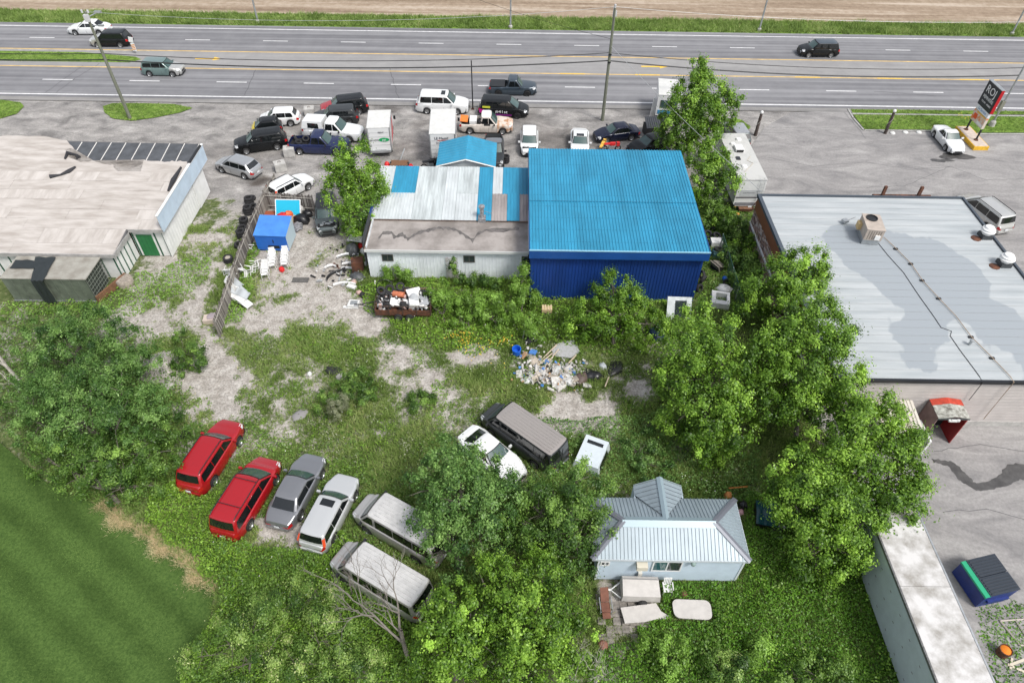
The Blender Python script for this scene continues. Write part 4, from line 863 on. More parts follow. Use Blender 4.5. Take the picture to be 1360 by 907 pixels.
# cross gable at the back
gx_, gw, gy1, gz1 = 7.95, 1.3, 20.1, 3.42
for s in (-1, 1):
    m = wpart(hb); n_ = 9
    for k in range(n_):
        t0, t1 = k / n_, (k + 1) / n_
        def pt(t, u, lift=0):  # t along from ridge near (ry+.2) to gable front, u 0 ridge..1 eave
            yy = 17.75 + t * (gy1 - 17.75); wmax = gw * min(1, max(.02, (yy - 17.75) / 1.75)); return Vector((gx_ + s * wmax * u, yy, gz1 + .02 + lift - (gz1 - 2.66) * u * wmax / gw))
        m.add([pt(t0, 0), pt(t0, 1), pt(t0 + .8 / n_, 1), pt(t0 + .8 / n_, 0)], [(0, 1, 2, 3)]); m.add([pt(t0 + .8 / n_, 0, .035), pt(t0 + .8 / n_, 1, .035), pt(t1, 1, .035), pt(t1, 0, .035)], [(0, 1, 2, 3)])
    m.build('gable_slope', M_hroof, hb)
m = wpart(hb); m.add([(gx_ - .17, 17.6, gz1 - .0), (gx_, 17.6, gz1 + .10), (gx_ + .17, 17.6, gz1 - .0), (gx_ - .17, gy1 + .03, gz1 - .0), (gx_, gy1 + .03, gz1 + .10), (gx_ + .17, gy1 + .03, gz1)], [(0, 1, 4, 3), (1, 2, 5, 4)]); m.build('gable_ridge_cap', M_ridge, hb)
m = wpart(hb); m.add([(gx_ - gw, gy1 - .05, 0), (gx_ + gw, gy1 - .05, 0), (gx_ + gw, gy1 - .05, 2.64), (gx_, gy1 - .05, gz1 - .02), (gx_ - gw, gy1 - .05, 2.64)], [(0, 1, 2, 3, 4)]); m.span((gx_ - gw, 19.12, 0), (gx_ - gw + .06, gy1 - .06, 2.62)); m.span((gx_ + gw - .06, 19.12, 0), (gx_ + gw, gy1 - .06, 2.62)); m.build('gable_wall', M_clap, hb)
m = wpart(hb); m.span((ex0, ey0 - .03, ez - .14), (ex1, ey0 - .005, ez + .02)); m.span((ex1 + .005, ey0, ez - .14), (ex1 + .03, ey1, ez + .02)); m.span((ex0 + .02, ey0, ez - .1), (ex1 - .02, HY0 - .04, ez - .08)); m.build('eave_fascia', mat('pale_grey_fascia', (.55, .60, .64), .5), hb)
def window(root, xa, xb, za, zb, y, n=2, frame=None, curtain=False):
    f = wpart(root); t_w = .07; fm = frame or mat('white_window_frame', (.75, .76, .76), .45)
    f.span((xa, y - .05, za), (xb, y + .0, za + t_w)); f.span((xa, y - .05, zb - t_w), (xb, y, zb)); f.span((xa, y - .05, za + t_w), (xa + t_w, y, zb - t_w)); f.span((xb - t_w, y - .05, za + t_w), (xb, y, zb - t_w))
    for k in range(1, n): xx = xa + (xb - xa) * k / n; f.span((xx - .03, y - .048, za + t_w), (xx + .03, y - .002, zb - t_w))
    fo = f.build('window', fm, root)
    for k in range(n):
        g = wpart(root); g.span((xa + t_w + (xb - xa - 2 * t_w) * k / n + .01, y - .03, za + t_w), (xa + t_w + (xb - xa - 2 * t_w) * (k + 1) / n - .01, y - .02, zb - t_w)); g.build('pane', mat('teal_glass', (.03, .10, .11), .08, spec=.8) if (curtain and k == 0) else M_glass, fo)
q = P(866, 752, 1.7); q2 = P(905, 750, 1.7); window(hb, q.x, q2.x, 1.2, 2.25, HY0 - .032, 2, curtain=True)
q = P(797, 746, 1.9); window(hb, q.x, q.x + .48, 1.72, 2.15, HY0 - .032, 2)
q = P(849, 743, 2.0); a_ = MB((q.x, HY0 - .03, 1.9)); a_.box((q.x + .1, HY0 - .2, 1.98), (.55, .34, .36)); o = a_.build('window_air_conditioner', mat('cream_plastic', (.60, .56, .46), .5)); o.location = (q.x, HY0 - .03, 1.9); tag(o, 'small cream air conditioner mounted on the pale blue house wall', 'air conditioner')
q = P(919, 742, 2.2); m = MB(); m.lathe([(.0, 0), (.12, 0), (.14, .12), (.1, .2), (0, .22)], 12); o = m.build('wall_lamp', mat('green_grey_metal', (.22, .30, .28), .5)); o.location = (q.x, HY0 - .18, 2.22); tag(o, 'small round grey green lamp high on the house wall', 'lamp')
q = P(852, 763, 1.3); m = MB(); m.box((0, 0, 0), (.2, .14, .28)); o = m.build('meter_box', mat('cream_box', (.60, .58, .52), .5)); o.location = (q.x, HY0 - .1, .95); tag(o, 'small cream electrical box low on the house wall behind the trailer', 'electrical box')
m = wpart(hb); m.span((HX0, HY0 + .02, 0), (HX1, HY0 + .06, .12)); m.build('footing', M_dark, hb)

# yard things in front of the house
M_offw = mat('off_white_fibreglass', (.50, .475, .45), .5, var=.08, vs=3)
q = P(851, 781, .6); t = thing('tent_trailer', 'small boxy off white folding trailer against the house wall', 'trailer', (6.75, 15.25, 0), R(-1))
m = MB(); m.add([(-.98, -.55, .35), (.98, -.55, .35), (.98, .55, .35), (-.98, .55, .35), (-.95, -.5, .85), (.95, -.5, .85), (.92, .35, 1.0), (-.92, .35, 1.0), (.92, .55, .9), (-.92, .55, .9)], [(0, 1, 5, 4), (4, 5, 6, 7), (7, 6, 8, 9), (0, 3, 2, 1), (9, 8, 2, 3), (1, 2, 8, 6, 5), (0, 4, 7, 9, 3)]); m.build('box', M_offw, t)
m = MB(); m.span((-.95, .33, 1.0), (.95, .37, 1.03)); m.build('lid_seam', mat('grey_seam', (.2, .2, .2), .6), t)
m = MB(); m.tube([(-1, -.4, .4), (-1.5, 0, .42), (-1, .4, .4)], .04, 5); m.tube([(-1.5, 0, .42), (-1.75, 0, .45)], .05, 5); m.build('tow_bar', mat('white_steel', (.7, .71, .7), .5), t)
for s in (-1, 1): m = MB(); m.lathe([(0, -.08), (.24, -.08), (.27, 0), (.24, .08), (0, .08)], 14, (.1, s * .62, .27), Matrix.Rotation(R(90), 3, 'X')); m.build('wheel', M_dark, t)
def rslab(name, pts, z, h, m_, lab, cat, tilt=(0, 0)):
    pts = [P(a, b, z) for a, b in pts]; c = sum(pts, Vector()) / len(pts); mb = MB(); mb.prism([(p.x - c.x, p.y - c.y) for p in pts], 0, h); o = mb.build(name, m_); o.location = (c.x, c.y, z); o.rotation_euler = (tilt[0], tilt[1], 0); tag(o, lab, cat); return o
def rounded(pts, r, k=5):
    pts = [P(a, b, .3) for a, b in pts]; out = []
    for i, p in enumerate(pts):
        a = pts[i - 1]; b = pts[(i + 1) % len(pts)]; p0 = p + (a - p).normalized() * r; p1 = p + (b - p).normalized() * r
        for j in range(k + 1): t = j / k; out.append(p0 * (1 - t) ** 2 + p * 2 * t * (1 - t) + p1 * t * t)
    return out
rslab('fibreglass_sheet', [(824, 807), (871, 801), (878, 812), (888, 818), (884, 822), (872, 822), (856, 826), (830, 828)], .35, .05, M_offw, 'flat off white panel with torn right end lying on weeds', 'panel')
rp = rounded([(891, 797), (942, 799), (946, 825), (895, 822)], .35); c = sum(rp, Vector()) / len(rp); mb = MB(); mb.prism([(p.x - c.x, p.y - c.y) for p in rp], 0, .07); 
o = mb.build('table_top', M_offw); o.location = (c.x, c.y, .42); tag(o, 'rounded off white table top lying on the weeds beside the house', 'table top')
def plastic_chair_parts(t, m_, z0=0):
    m = MB(); m.box((0, 0, .42 + z0), (.44, .44, .03)); m.build('seat', m_, t)
    m = MB(); 
    for k in range(5): m.box((-.17 + k * .085, .23 + .03, .66 + z0), (.055, .03, .46), rot=Matrix.Rotation(R(-12), 3, 'X'))
    m.box((0, .31, .9 + z0), (.42, .035, .08)); m.build('backrest', m_, t)
    for sx in (-1, 1):
        m = MB(); m.tube([(sx * .24, -.2, .62 + z0), (sx * .25, .22, .64 + z0)], .03, 5); m.build('armrest', m_, t)
        for sy in (-1, 1): m = MB(); m.tube([(sx * .2, sy * .19, .42 + z0), (sx * .25, sy * .24, 0 + z0)], [.03, .022], 5); m.build('leg', m_, t)
q = P(886, 782, .3); t = thing('plastic_chair', 'white plastic garden chair half sunk in weeds beside the folding trailer', 'chair', (q.x, q.y, 0)); plastic_chair_parts(t, M_wplast)
q = P(804, 803, .4); t = thing('reclining_chair', 'brown reclining garden chair with silver arms on the patio', 'chair', (q.x, q.y, 0), R(4))
MB().box((0, .45, .62), (.42, .7, .06), rot=Matrix.Rotation(R(35), 3, 'X')).build('backrest', mat('brown_cushion', (.17, .07, .045), .8, var=.2), t); MB().box((0, -.12, .4), (.44, .5, .06)).build('seat', MATS['brown_cushion'], t); MB().box((0, -.5, .28), (.4, .3, .05)).build('footrest', MATS['brown_cushion'], t)
m = MB()
for s in (-1, 1): m.tube([(s * .3, .3, .62), (s * .3, -.3, .6), (s * .28, -.35, 0)], .025, 5); m.tube([(s * .28, .3, .6), (s * .28, .4, 0)], .025, 5)
m.tube([(-.3, -.33, .35), (.3, -.33, .35)], .025, 5); m.build('frame', M_galv, t)
pv = thing('patio', 'small patio of worn stone paving beside the house under the trees', 'patio', (5.4, 14.2, 0))
r2 = random.Random(5)
slab = MB().box((0, 0, .03), (.38, .38, .05)).build('paving_stone', mat('paving_stone', (.22, .20, .18), .9, var=.35, vs=3), pv); slab.location = (-.7, .8, .045)
for i in range(5):
    for j in range(8):
        if (i, j) == (0, 0) or r2.random() < .3: continue
        k = inst('paving_stone', slab.data, pv, (-.7 + i * .4 + r2.uniform(-.02, .02), .8 - j * .4 + r2.uniform(-.02, .02), .045 + r2.uniform(-.03, .01)), (r2.uniform(-.04, .04), 0, r2.uniform(-.15, .15)))

# ------------------------------------------------------------------ vehicles
M_tyre = mat('tyre_rubber', (0.018, 0.018, 0.019), 0.85)
M_rim = mat('alloy_rim', (.45, .46, .47), .3, metal=.8); M_rimk = mat('black_rim', (.03, .03, .032), .35, metal=.5)
M_under = mat('underbody_black', (.010, .010, .011), .8)
M_cglass = mat('tinted_car_glass', (.008, .010, .011), .04, spec=.9)
M_wglass = mat('windscreen_glass', (.045, .085, .08), .05, spec=1.0)
M_head = mat('headlamp_glass', (.70, .72, .74), .12, coat=.5); M_tail = mat('tail_lamp_red', (.45, .01, .012), .2, coat=.6)
M_plate = mat('licence_plate', (.70, .72, .74), .5); M_grille = mat('dark_grille', (.02, .02, .022), .4); M_chrome = mat('chrome_trim', (.6, .6, .6), .15, metal=1)
def paint(name, col, metal=.25, rough=.32, coat=.7, **k): return mat(name, col, rough, metal=metal, coat=coat, **k)

def wheel_mesh(nm, rimmat):
    m = MB(); pr = [(.215, -.10), (.30, -.105), (.325, -.08), (.33, 0), (.325, .08), (.30, .105), (.215, .10)]
    m.lathe(pr, 22, rot=Matrix.Rotation(R(90), 3, 'X')); t = m.build(nm + '_tyre', M_tyre, smooth=40, link=False).data
    m = MB(); m.lathe([(.218, -.10), (.205, -.085), (.19, -.05), (.05, -.065), (0, -.07)], 20, rot=Matrix.Rotation(R(90), 3, 'X')); 
    m.lathe([(.218, .10), (.205, .085), (.19, .05), (.05, .065), (0, .07)], 20, rot=Matrix.Rotation(R(90), 3, 'X'))
    for s in (-1, 1):
        for k in range(5):
            a = k * 2 * math.pi / 5 + .3; cx, cz = .125 * math.cos(a), .125 * math.sin(a); 
            m.add([(cx + .045 * math.cos(a + p_), s * .074, cz + .045 * math.sin(a + p_)) for p_ in (0, 1.57, 3.14, 4.71)], [(0, 1, 2, 3)], 1)
    r_ = m.build(nm + '_rim', [rimmat, M_under], smooth=40, link=False).data
    return t, r_
WH = {'alloy': wheel_mesh('alloy', M_rim), 'black': wheel_mesh('dark', M_rimk)}
def add_wheel(root, x, y, r, kind='alloy'):
    sc = r / .33; w = inst('wheel', WH[kind][0], root, (x, y, r), (0, 0, 0), (sc, 1, sc)); inst('rim', WH[kind][1], w); return w

def lerp(a, b, t): return a + (b - a) * t
def interp(x, pts):
    if x <= pts[0][0]: return pts[0][1]
    for (a, b), (c, d) in zip(pts[:-1], pts[1:]):
        if x <= c:
            t = (x - a) / (c - a); t = t * t * (3 - 2 * t) * .5 + t * .5; return lerp(b, d, t)
    return pts[-1][1]

def vehicle(name, label, cat, cpx, dpx, L, Wd, H, pm, kind='sedan', group=None, zc=.7, wheel='alloy', hoodm=None, tint=None, rails=None, sunroof=False, plate=True, rw=.33, extra=None, z0=0.0, wsm=None, roofm=None, loc=None, rz=None):
    """cpx: photo pixel of the middle of the body (height zc); dpx: photo direction it faces"""
    if loc is None:
        c = P(cpx[0], cpx[1], zc); e = P(cpx[0] + dpx[0] * .2, cpx[1] + dpx[1] * .2, zc); d = e - c; rz = math.atan2(d.y, d.x); loc = (c.x, c.y, z0)
    t = thing(name, label, cat, loc, rz, group)
    hl = L / 2; hw = Wd / 2
    K = dict(
        sedan=dict(belt=.92, cowl=.95, nose=.70, deck=.98, tail=.88, xcf=.235, xrf=.07, xrr=-.22, xcr=-.36, wr=.72, wins=[(.26, 0), (-.01, -.24)], crown=.05),
        coupe=dict(belt=.90, cowl=.93, nose=.66, deck=.96, tail=.90, xcf=.20, xrf=.03, xrr=-.20, xcr=-.42, wr=.70, wins=[(.24, -.07), (-.09, -.30)], crown=.05),
        hatch=dict(belt=.93, cowl=.97, nose=.76, deck=.97, tail=.95, xcf=.30, xrf=.12, xrr=-.36, xcr=-.47, wr=.74, wins=[(.30, .04), (.03, -.18), (-.19, -.36)], crown=.05),
        suv=dict(belt=1.05, cowl=1.10, nose=.92, deck=1.05, tail=1.0, xcf=.27, xrf=.12, xrr=-.41, xcr=-.475, wr=.78, wins=[(.27, .04), (.03, -.18), (-.19, -.40)], crown=.04),
        minivan=dict(belt=1.0, cowl=1.06, nose=.80, deck=1.0, tail=.98, xcf=.33, xrf=.13, xrr=-.43, xcr=-.485, wr=.80, wins=[(.30, .06), (.05, -.18), (-.19, -.42)], crown=.05),
        wagon=dict(belt=.95, cowl=.98, nose=.78, deck=.95, tail=.93, xcf=.235, xrf=.09, xrr=-.42, xcr=-.48, wr=.76, wins=[(.24, .0), (-.01, -.22), (-.23, -.42)], crown=.045),
        van=dict(belt=1.22, cowl=1.25, nose=1.0, deck=1.22, tail=1.2, xcf=.385, xrf=.275, xrr=-.465, xcr=-.49, wr=.84, wins=[(.34, .20), (.17, -.03), (-.04, -.25), (-.26, -.45)], crown=.05),
        pickup=dict(belt=1.08, cowl=1.12, nose=1.0, deck=1.08, tail=1.0, xcf=.22, xrf=.10, xrr=-.09, xcr=-.125, wr=.78, wins=[(.22, .05), (.04, -.11)], crown=.04),
        smart=dict(belt=.95, cowl=1.0, nose=.78, deck=.97, tail=.95, xcf=.40, xrf=.16, xrr=-.34, xcr=-.46, wr=.78, wins=[(.34, -.10), (-.12, -.34)], crown=.05),
    )[kind]
    K = dict(K)
    if extra: K.update(extra)
    belt = K['belt'] * (H / {'sedan': 1.45, 'coupe': 1.38, 'hatch': 1.5, 'suv': 1.7, 'minivan': 1.75, 'wagon': 1.5, 'van': 2.1, 'pickup': 1.85, 'smart': 1.5}[kind]) ** .8
    f_ = belt / K['belt']; cowl, nose, deck, tail = K['cowl'] * f_, K['nose'] * f_, K['deck'] * f_, K['tail'] * f_
    wb = {'van': .30, 'pickup': .31, 'smart': .34}.get(kind, .295); xw = (L * wb - .02, -L * (wb - (.01 if kind != 'van' else .02)))
    open_bed = kind == 'pickup' and not K.get('capped')
    top = [(-hl, tail * .80), (-hl + .06, tail * .97), (-hl + .2, tail), (K['xcr'] * L, deck if not open_bed else belt), (K['xcf'] * L, cowl), (hl - .55, lerp(cowl, nose, .55)), (hl - .16, nose), (hl - .05, nose * .93), (hl, nose * .78)]
    ra = rw * 1.17
    xs = set(np.round(np.linspace(-hl, hl, 46), 3).tolist()) | {-hl + .03, hl - .03, -hl + .07, hl - .07}
    for w_ in xw: xs |= set(round(w_ + ra * q, 3) for q in (-1.0, -.98, -.9, -.75, -.5, -.25, 0, .25, .5, .75, .9, .98, 1.0))
    xs = sorted(xs)
    def halfw(x):
        s = abs(x) / hl; n_ = 5.5 if x > 0 else 8.0
        return hw * max(.05, (1 - .22 * s ** (n_))) * (1 - (.10 if x > 0 else .06) * s ** 3)
    def zb(x):
        z = .20 + (.10 if abs(x) > hl - .12 else 0)
        for w_ in xw:
            if abs(x - w_) < ra: z = max(z, rw + math.sqrt(max(0, ra * ra - (x - w_) ** 2)) * .98)
        return z
    rows = []; bed = (K['xcr'] * L - .05, -hl + .12) if open_bed else None
    for x in xs:
        w_ = halfw(x); zt = interp(x, top); b_ = min(zb(x), zt - .2); h_ = zt - b_
        pts = [(.93 * w_, b_), (.985 * w_, b_ + h_ * .22), (w_, b_ + h_ * .5), (.985 * w_, b_ + h_ * .8), (.95 * w_, zt - .05), (.88 * w_, zt - .005)]
        if bed and bed[1] < x < bed[0]: inner = [(.84 * w_, zt - .005), (.83 * w_, .72), (0, .72)]
        else: inner = [(.84 * w_, zt), (.6 * w_, zt + .018), (0, zt + .03)]
        half = pts + inner
        rows.append([(x, y, z) for y, z in half] + [(x, -y, z) for y, z in reversed(half[:-1])])
    m = MB(); mi = 0
    if hoodm:
        k = next(i for i, x in enumerate(xs) if x > K['xcf'] * L - .15)
        m.grid(rows[:k + 1], 0); m.grid(rows[k:], 1)
    else: m.grid(rows, 0)
    n_ = len(rows[0])
    m.add(rows[0], [tuple(range(n_))]); m.add(rows[-1], [tuple(range(n_))], 1 if hoodm else 0)
    # cabin
    xcf, xrf, xrr, xcr = [K[q] * L for q in ('xcf', 'xrf', 'xrr', 'xcr')]
    wB = hw * .90; wR = hw * K['wr']; Hr = H - K['crown']; zb0 = belt - .04; bulge = .14 if kind != 'van' else .10
    def fx(t, y): return lerp(xcf, xrf, t) - bulge * (abs(y) / wB) ** 2 * (1 - .2 * t) 
    def rx(t, y): return lerp(xcr, xrr, t) + .07 * (abs(y) / wB) ** 2
    def hwc(t): return lerp(wB, wR, t)
    def ring(t, z, shrink=1.0, dx=0):
        w_ = hwc(t) * shrink; pts = []
        for q in (0, .35, .7, .88): pts.append((fx(t, w_ * q) - dx, w_ * q, z))
        fxx = fx(t, w_) - .07 - dx; rxx = rx(t, w_) + .06 + dx
        pts.append((fxx, w_ * .985, z))
        for q in np.linspace(.08, .92, 7): pts.append((lerp(fxx, rxx, q), w_ * (1.0 if shrink == 1 else 1), z))
        pts.append((rxx, w_ * .985, z))
        for q in (.88, .7, .35, 0): pts.append((rx(t, w_ * q) + dx, w_ * q, z))
        return pts + [(a, -b, c_) for a, b, c_ in reversed(pts[1:-1])]
    rings = [ring(0, zb0), ring(.5, lerp(zb0, Hr, .5)), ring(.96, lerp(zb0, Hr, .96)), ring(1, Hr + .012, .965, .05), ring(1, H - .012, .80, .16), ring(1, H, .4, .5 if xrf - xrr > 1.6 else .3)]
    for r_ in rings: r_.append(r_[0])
    m.grid(rings[:4], 0); m.grid(rings[3:], 2); n_ = len(rings[0]) - 1; m.add(rings[-1][:-1], [tuple(range(n_))], 2)
    m.build('body', [pm, hoodm or pm, roofm or pm], t, smooth=38)
    m = MB(); m.box((0, 0, .42), (L * .93, Wd * .80, .44)); 
    m.build('underbody', M_under, t)
    e = .012
    def glass(nm, pts, mm):
        g = MB(); g.grid(pts); return g.build(nm, mm, t, smooth=60)
    def zt(t_): return lerp(zb0, Hr, t_)
    sl = Hr - zb0; nrm = Vector((sl, 0, xcf - xrf)).normalized() * e; 
    n2_ = nrm * .5; glass('windscreen_seal', [[(fx(t_, hwc(t_) * q) + n2_.x + .004, hwc(t_) * q, zt(t_) + n2_.z + .003) for q in (-.94, -.6, -.3, 0, .3, .6, .94)] for t_ in (.03, .35, .65, .985)], M_under)
    glass('windscreen', [[(fx(t_, hwc(t_) * q) + nrm.x + .006, hwc(t_) * q, zt(t_) + nrm.z + .004) for q in (-.86, -.6, -.3, 0, .3, .6, .86)] for t_ in (.10, .35, .65, .93)], wsm or M_wglass)
    nrm = Vector((-sl, 0, xrr - xcr)).normalized() * e
    lo_ = .10 if kind in ('sedan', 'coupe') else .28
    if K.get('rearglass', True): glass('rear_window', [[(rx(t_, hwc(t_) * q) + nrm.x - .006, hwc(t_) * q, zt(t_) + nrm.z + .004) for q in (-.84, -.6, -.3, 0, .3, .6, .84)] for t_ in (lo_, .5, .92)], M_cglass)
    for s in (-1, 1):
        for (wf, wr_) in K['wins']:
            pts = []
            for t_ in (.12, .5, .88):
                xf_ = min(wf * L, fx(t_, hwc(t_)) - .13); xr_ = max(wr_ * L, rx(t_, hwc(t_)) + .13)
                if xf_ - xr_ < .05: xf_ = xr_ + .05
                pts.append([(lerp(xf_, xr_, q), s * (hwc(t_) + e), zt(t_)) for q in (0, .5, 1)])
            glass('side_window', pts, tint or M_cglass)
        # lamps
        hx = hl - .22; m = MB()
        rws = []
        for q in (0, .33, .66, 1.0):
            x = hl - .40 + .385 * q; w_ = halfw(x); zt_ = interp(x, top)
            y1 = w_ * (1.0 if q < .5 else .97) + .006; rws.append([(x + .008, s * y1, zt_ - .22), (x + .008, s * (w_ * .955 + .01), zt_ - .055), (x + .012, s * w_ * .80, zt_ + .012)])
        x = hl + .012; w_ = halfw(hl); rws.append([(x, s * w_ * .92, nose * .55 + .05), (x, s * w_ * .88, nose * .74), (x, s * w_ * .62, nose * .76)])
        m.grid(rws); m.build('headlight', M_head, t, smooth=50)
        m = MB()
        if kind in ('suv', 'minivan', 'van', 'wagon', 'pickup', 'hatch', 'smart'):
            z0_, z1_ = belt - .32, belt + (.22 if kind in ('wagon', 'suv') else .02); 
            rws = [[(x, s * (halfw(x) * .99 + .012), z0_), (x, s * (halfw(x) * .97 + .012), min(z1_, belt - .06))] for x in (-hl + .22, -hl + .08)] + [[(-hl - .012, s * halfw(-hl) * .99, z0_), (-hl - .012, s * halfw(-hl) * .97, tail * .80)], [(-hl - .012, s * halfw(-hl) * .80, z0_), (-hl - .012, s * halfw(-hl) * .80, tail * .80)]]
        else:
            rws = [[(x, s * (halfw(x) + .01), tail - .30), (x, s * (halfw(x) * .965 + .01), tail - .06)] for x in (-hl + .26, -hl + .08)] + [[(-hl - .012, s * halfw(-hl) * .97, tail - .32), (-hl - .012, s * halfw(-hl) * .97, tail * .79)], [(-hl - .012, s * halfw(-hl) * .55, tail - .30), (-hl - .012, s * halfw(-hl) * .55, tail * .79)]]
        m.grid(rws); m.build('tail_light', M_tail, t, smooth=50)
        if kind == 'wagon':
            m = MB(); m.grid([[(rx(q, hwc(q)) - .03 + .12, s * (hwc(q) + .012), zt(q)), (rx(q, hwc(q)) - .03, s * (hwc(q) * .985 + .01), zt(q)), (rx(q, hwc(q)) - .045, s * hwc(q) * .88, zt(q))] for q in (.02, .8)]); m.build('tail_light', mat('amber_red_lamp', (.75, .09, .03), .25), t)
        m = MB(); m.box((xcf - .35, s * (hw + .10), belt + .06), (.12, .20, .14)); m.build('side_mirror', pm if kind not in ('van', 'pickup') else M_black, t)
        if rails:
            m = MB(); m.tube([(xrf - .1, s * (wR - .10), H - .005), (xrf - .25, s * (wR - .09), H + .05), (xrr + .3, s * (wR - .09), H + .05), (xrr + .12, s * (wR - .10), H - .01)], .028, 5); m.build('roof_rail', rails, t)
    m = MB(); w_ = halfw(hl); m.box((hl + .004, 0, nose * .60), (.03, w_ * 1.1, nose * .20)); m.build('grille', M_grille, t)
    m = MB(); m.box((hl - .01, 0, .30), (.08, w_ * 1.5, .14)); m.build('front_valance', M_grille, t)
    m = MB(); m.box((-hl + .0, 0, .42), (.10, halfw(-hl) * 1.9, .18)); m.build('rear_bumper', pm if kind not in ('van',) else M_chrome, t, smooth=30)
    if plate: MB().box((-hl - .055, 0, .62 if kind not in ('sedan', 'coupe') else .6), (.02, .30, .16)).build('licence_plate', M_plate, t)
    for x in xw:
        for s in (-1, 1): add_wheel(t, x, s * (hw - .115), rw, wheel)
    if sunroof: m = MB(); m.box((lerp(xrf, xrr, .18), 0, H - .003), (.42, wR * 1.1, .03)); m.build('sunroof', M_cglass, t)
    # cut lines of doors as thin dark strips following the side
    m = MB()
    for xx in sorted({K['wins'][0][0] * L - .12} | {w[1] * L - .0 for w in K['wins'][:2]}):
        for s in (-1, 1):
            w_ = halfw(xx); zt_ = interp(xx, top); zz = [max(.25, zb(xx)) + .02, lerp(.2, zt_, .5), zt_ - .1]
            if zz[1] < zz[0] + .05: zz[1] = (zz[0] + zz[2]) / 2
            ww = [w_ * .985 + .004, w_ + .004, w_ * .965 + .006]
            m.grid([[(xx - .008, s * a, b) for a, b in zip(ww, zz)], [(xx + .008, s * a, b) for a, b in zip(ww, zz)]])
    m.build('door_gap', M_grille, t)
    if open_bed:
        m = MB(); m.span((-hl + .13, -hw * .80, .73), (K['xcr'] * L - .07, hw * .80, .745)); m.build('bed_liner', M_under, t)
    t['L'] = L
    return t, dict(top=top, halfw=halfw, hl=hl, hw=hw, H=H, Hr=Hr, wR=wR, wB=wB, xrf=xrf, xrr=xrr, xcf=xcf, xcr=xcr, belt=belt, nose=nose, cowl=cowl)

P_white = paint('white_car_paint', (.72, .73, .73), 0, .35); P_silver = paint('silver_car_paint', (.48, .49, .50), .6, .33); P_black = paint('black_car_paint', (.008, .009, .010), .0, .25, coat=.12, spec=.35)
P_red = paint('red_car_paint', (.36, .008, .014), .1, .25); P_grey = paint('grey_car_paint', (.27, .275, .29), .6, .3); P_navy = paint('navy_car_paint', (.010, .018, .075), .2, .25)
P_sage = paint('sage_green_paint', (.17, .25, .24), .35, .33); P_dkgrey = paint('dark_grey_paint', (.035, .038, .04), .2, .3, coat=.25); P_blue = paint('steel_blue_paint', (.045, .065, .085), .4, .3)
P_bronze = paint('light_grey_brown_paint', (.46, .445, .43), .4, .33); P_pale = paint('pale_silver_paint', (.55, .55, .53), .5, .35); P_yellow = paint('yellow_car_paint', (.50, .40, .015), 0, .3)
P_greygreen = paint('grey_green_paint', (.10, .12, .12), .5, .3); P_dull = mat('dusty_white_van_roof', (.50, .495, .49), .45, var=.1, vs=3)
ROADG = 'cars on the highway'; LOTG = 'vehicles parked beside the highway'; YARDG = 'vehicles abandoned in the overgrown yard'
V_ = vehicle
V_('parked_car' if 0 else 'car', 'white saloon car driving left in the far lane beside the leaning pole', 'car', (118, 36), (-50, 0), 4.9, 1.9, 1.45, P_white, 'sedan', ROADG)
V_('car', 'black hatch backed suv with sky reflection painted on its bonnet behind the leaning utility pole', 'car', (147, 52), (-50, 0), 4.6, 1.9, 1.65, P_black, 'suv', ROADG, hoodm=P_pale)  # pale bonnet colour imitates sky reflected in the black paint
V_('car', 'sage green crossover driving right past the grass median', 'car', (216, 90), (50, 1), 4.45, 1.85, 1.6, P_sage, 'suv', ROADG, hoodm=P_pale)
pk, I = V_('pickup_truck', 'blue grey pickup truck driving right in the near lane', 'pickup truck', (681, 115), (60, 1.2), 5.1, 1.95, 1.72, P_blue, 'pickup', ROADG, wheel='black')
MB().box((-L_ if 0 else -1.62, 0, I['belt'] + .02), (1.55, 1.62, .05)).build('bed_cover', M_black, pk)
V_('car', 'black suv driving left alone in the far lanes', 'car', (1087, 65.5), (-50, 0), 4.6, 1.9, 1.65, P_black, 'suv', ROADG, roofm=P_blue)
# parked by the highway
V_('car', 'small white hatchback parked in front of the yellow and black microcar', 'car', (371, 155), (-50, 2), 3.95, 1.7, 1.48, P_white, 'hatch', LOTG)
V_('car', 'tiny yellow and black microcar between the white hatchback and black crossover', 'car', (354, 168), (-40, 4), 2.9, 1.6, 1.5, P_black, 'smart', LOTG, hoodm=P_yellow, roofm=P_black, tint=M_cglass)
V_('car', 'black crossover parked left of the navy pickup truck', 'car', (346, 187.5), (-50, 7), 4.9, 1.92, 1.65, P_black, 'suv', LOTG)
V_('car', 'silver hatchback parked alone beside the long white building', 'car', (316, 219.5), (-50, -14), 4.4, 1.78, 1.48, P_silver, 'hatch', LOTG)
V_('car', 'white car with black roof bars parked behind the plank fence', 'car', (385, 247), (50, -26), 4.3, 1.8, 1.5, P_white, 'wagon', LOTG, rails=M_black)
pk, I = V_('pickup_truck', 'navy blue crew cab pickup truck with tyres in its open bed', 'pickup truck', (424, 191), (60, 2), 5.7, 2.0, 1.85, P_navy, 'pickup', LOTG)
NAVY = pk
pk, I = V_('pickup_truck', 'white pickup truck with fibreglass cap parked beside the box truck', 'pickup truck', (443, 173), (60, 5), 5.9, 2.0, 1.85, P_white, 'pickup', LOTG)
m = MB(); m.add([(-2.85, -.88, 1.08), (-.78, -.88, 1.08), (-.78, .88, 1.08), (-2.85, .88, 1.08), (-2.72, -.74, 1.80), (-.80, -.74, 1.88), (-.80, .74, 1.88), (-2.72, .74, 1.80)], [(0, 1, 5, 4), (1, 2, 6, 5), (2, 3, 7, 6), (3, 0, 4, 7), (4, 5, 6, 7)]); m.build('bed_cap', P_white, pk)
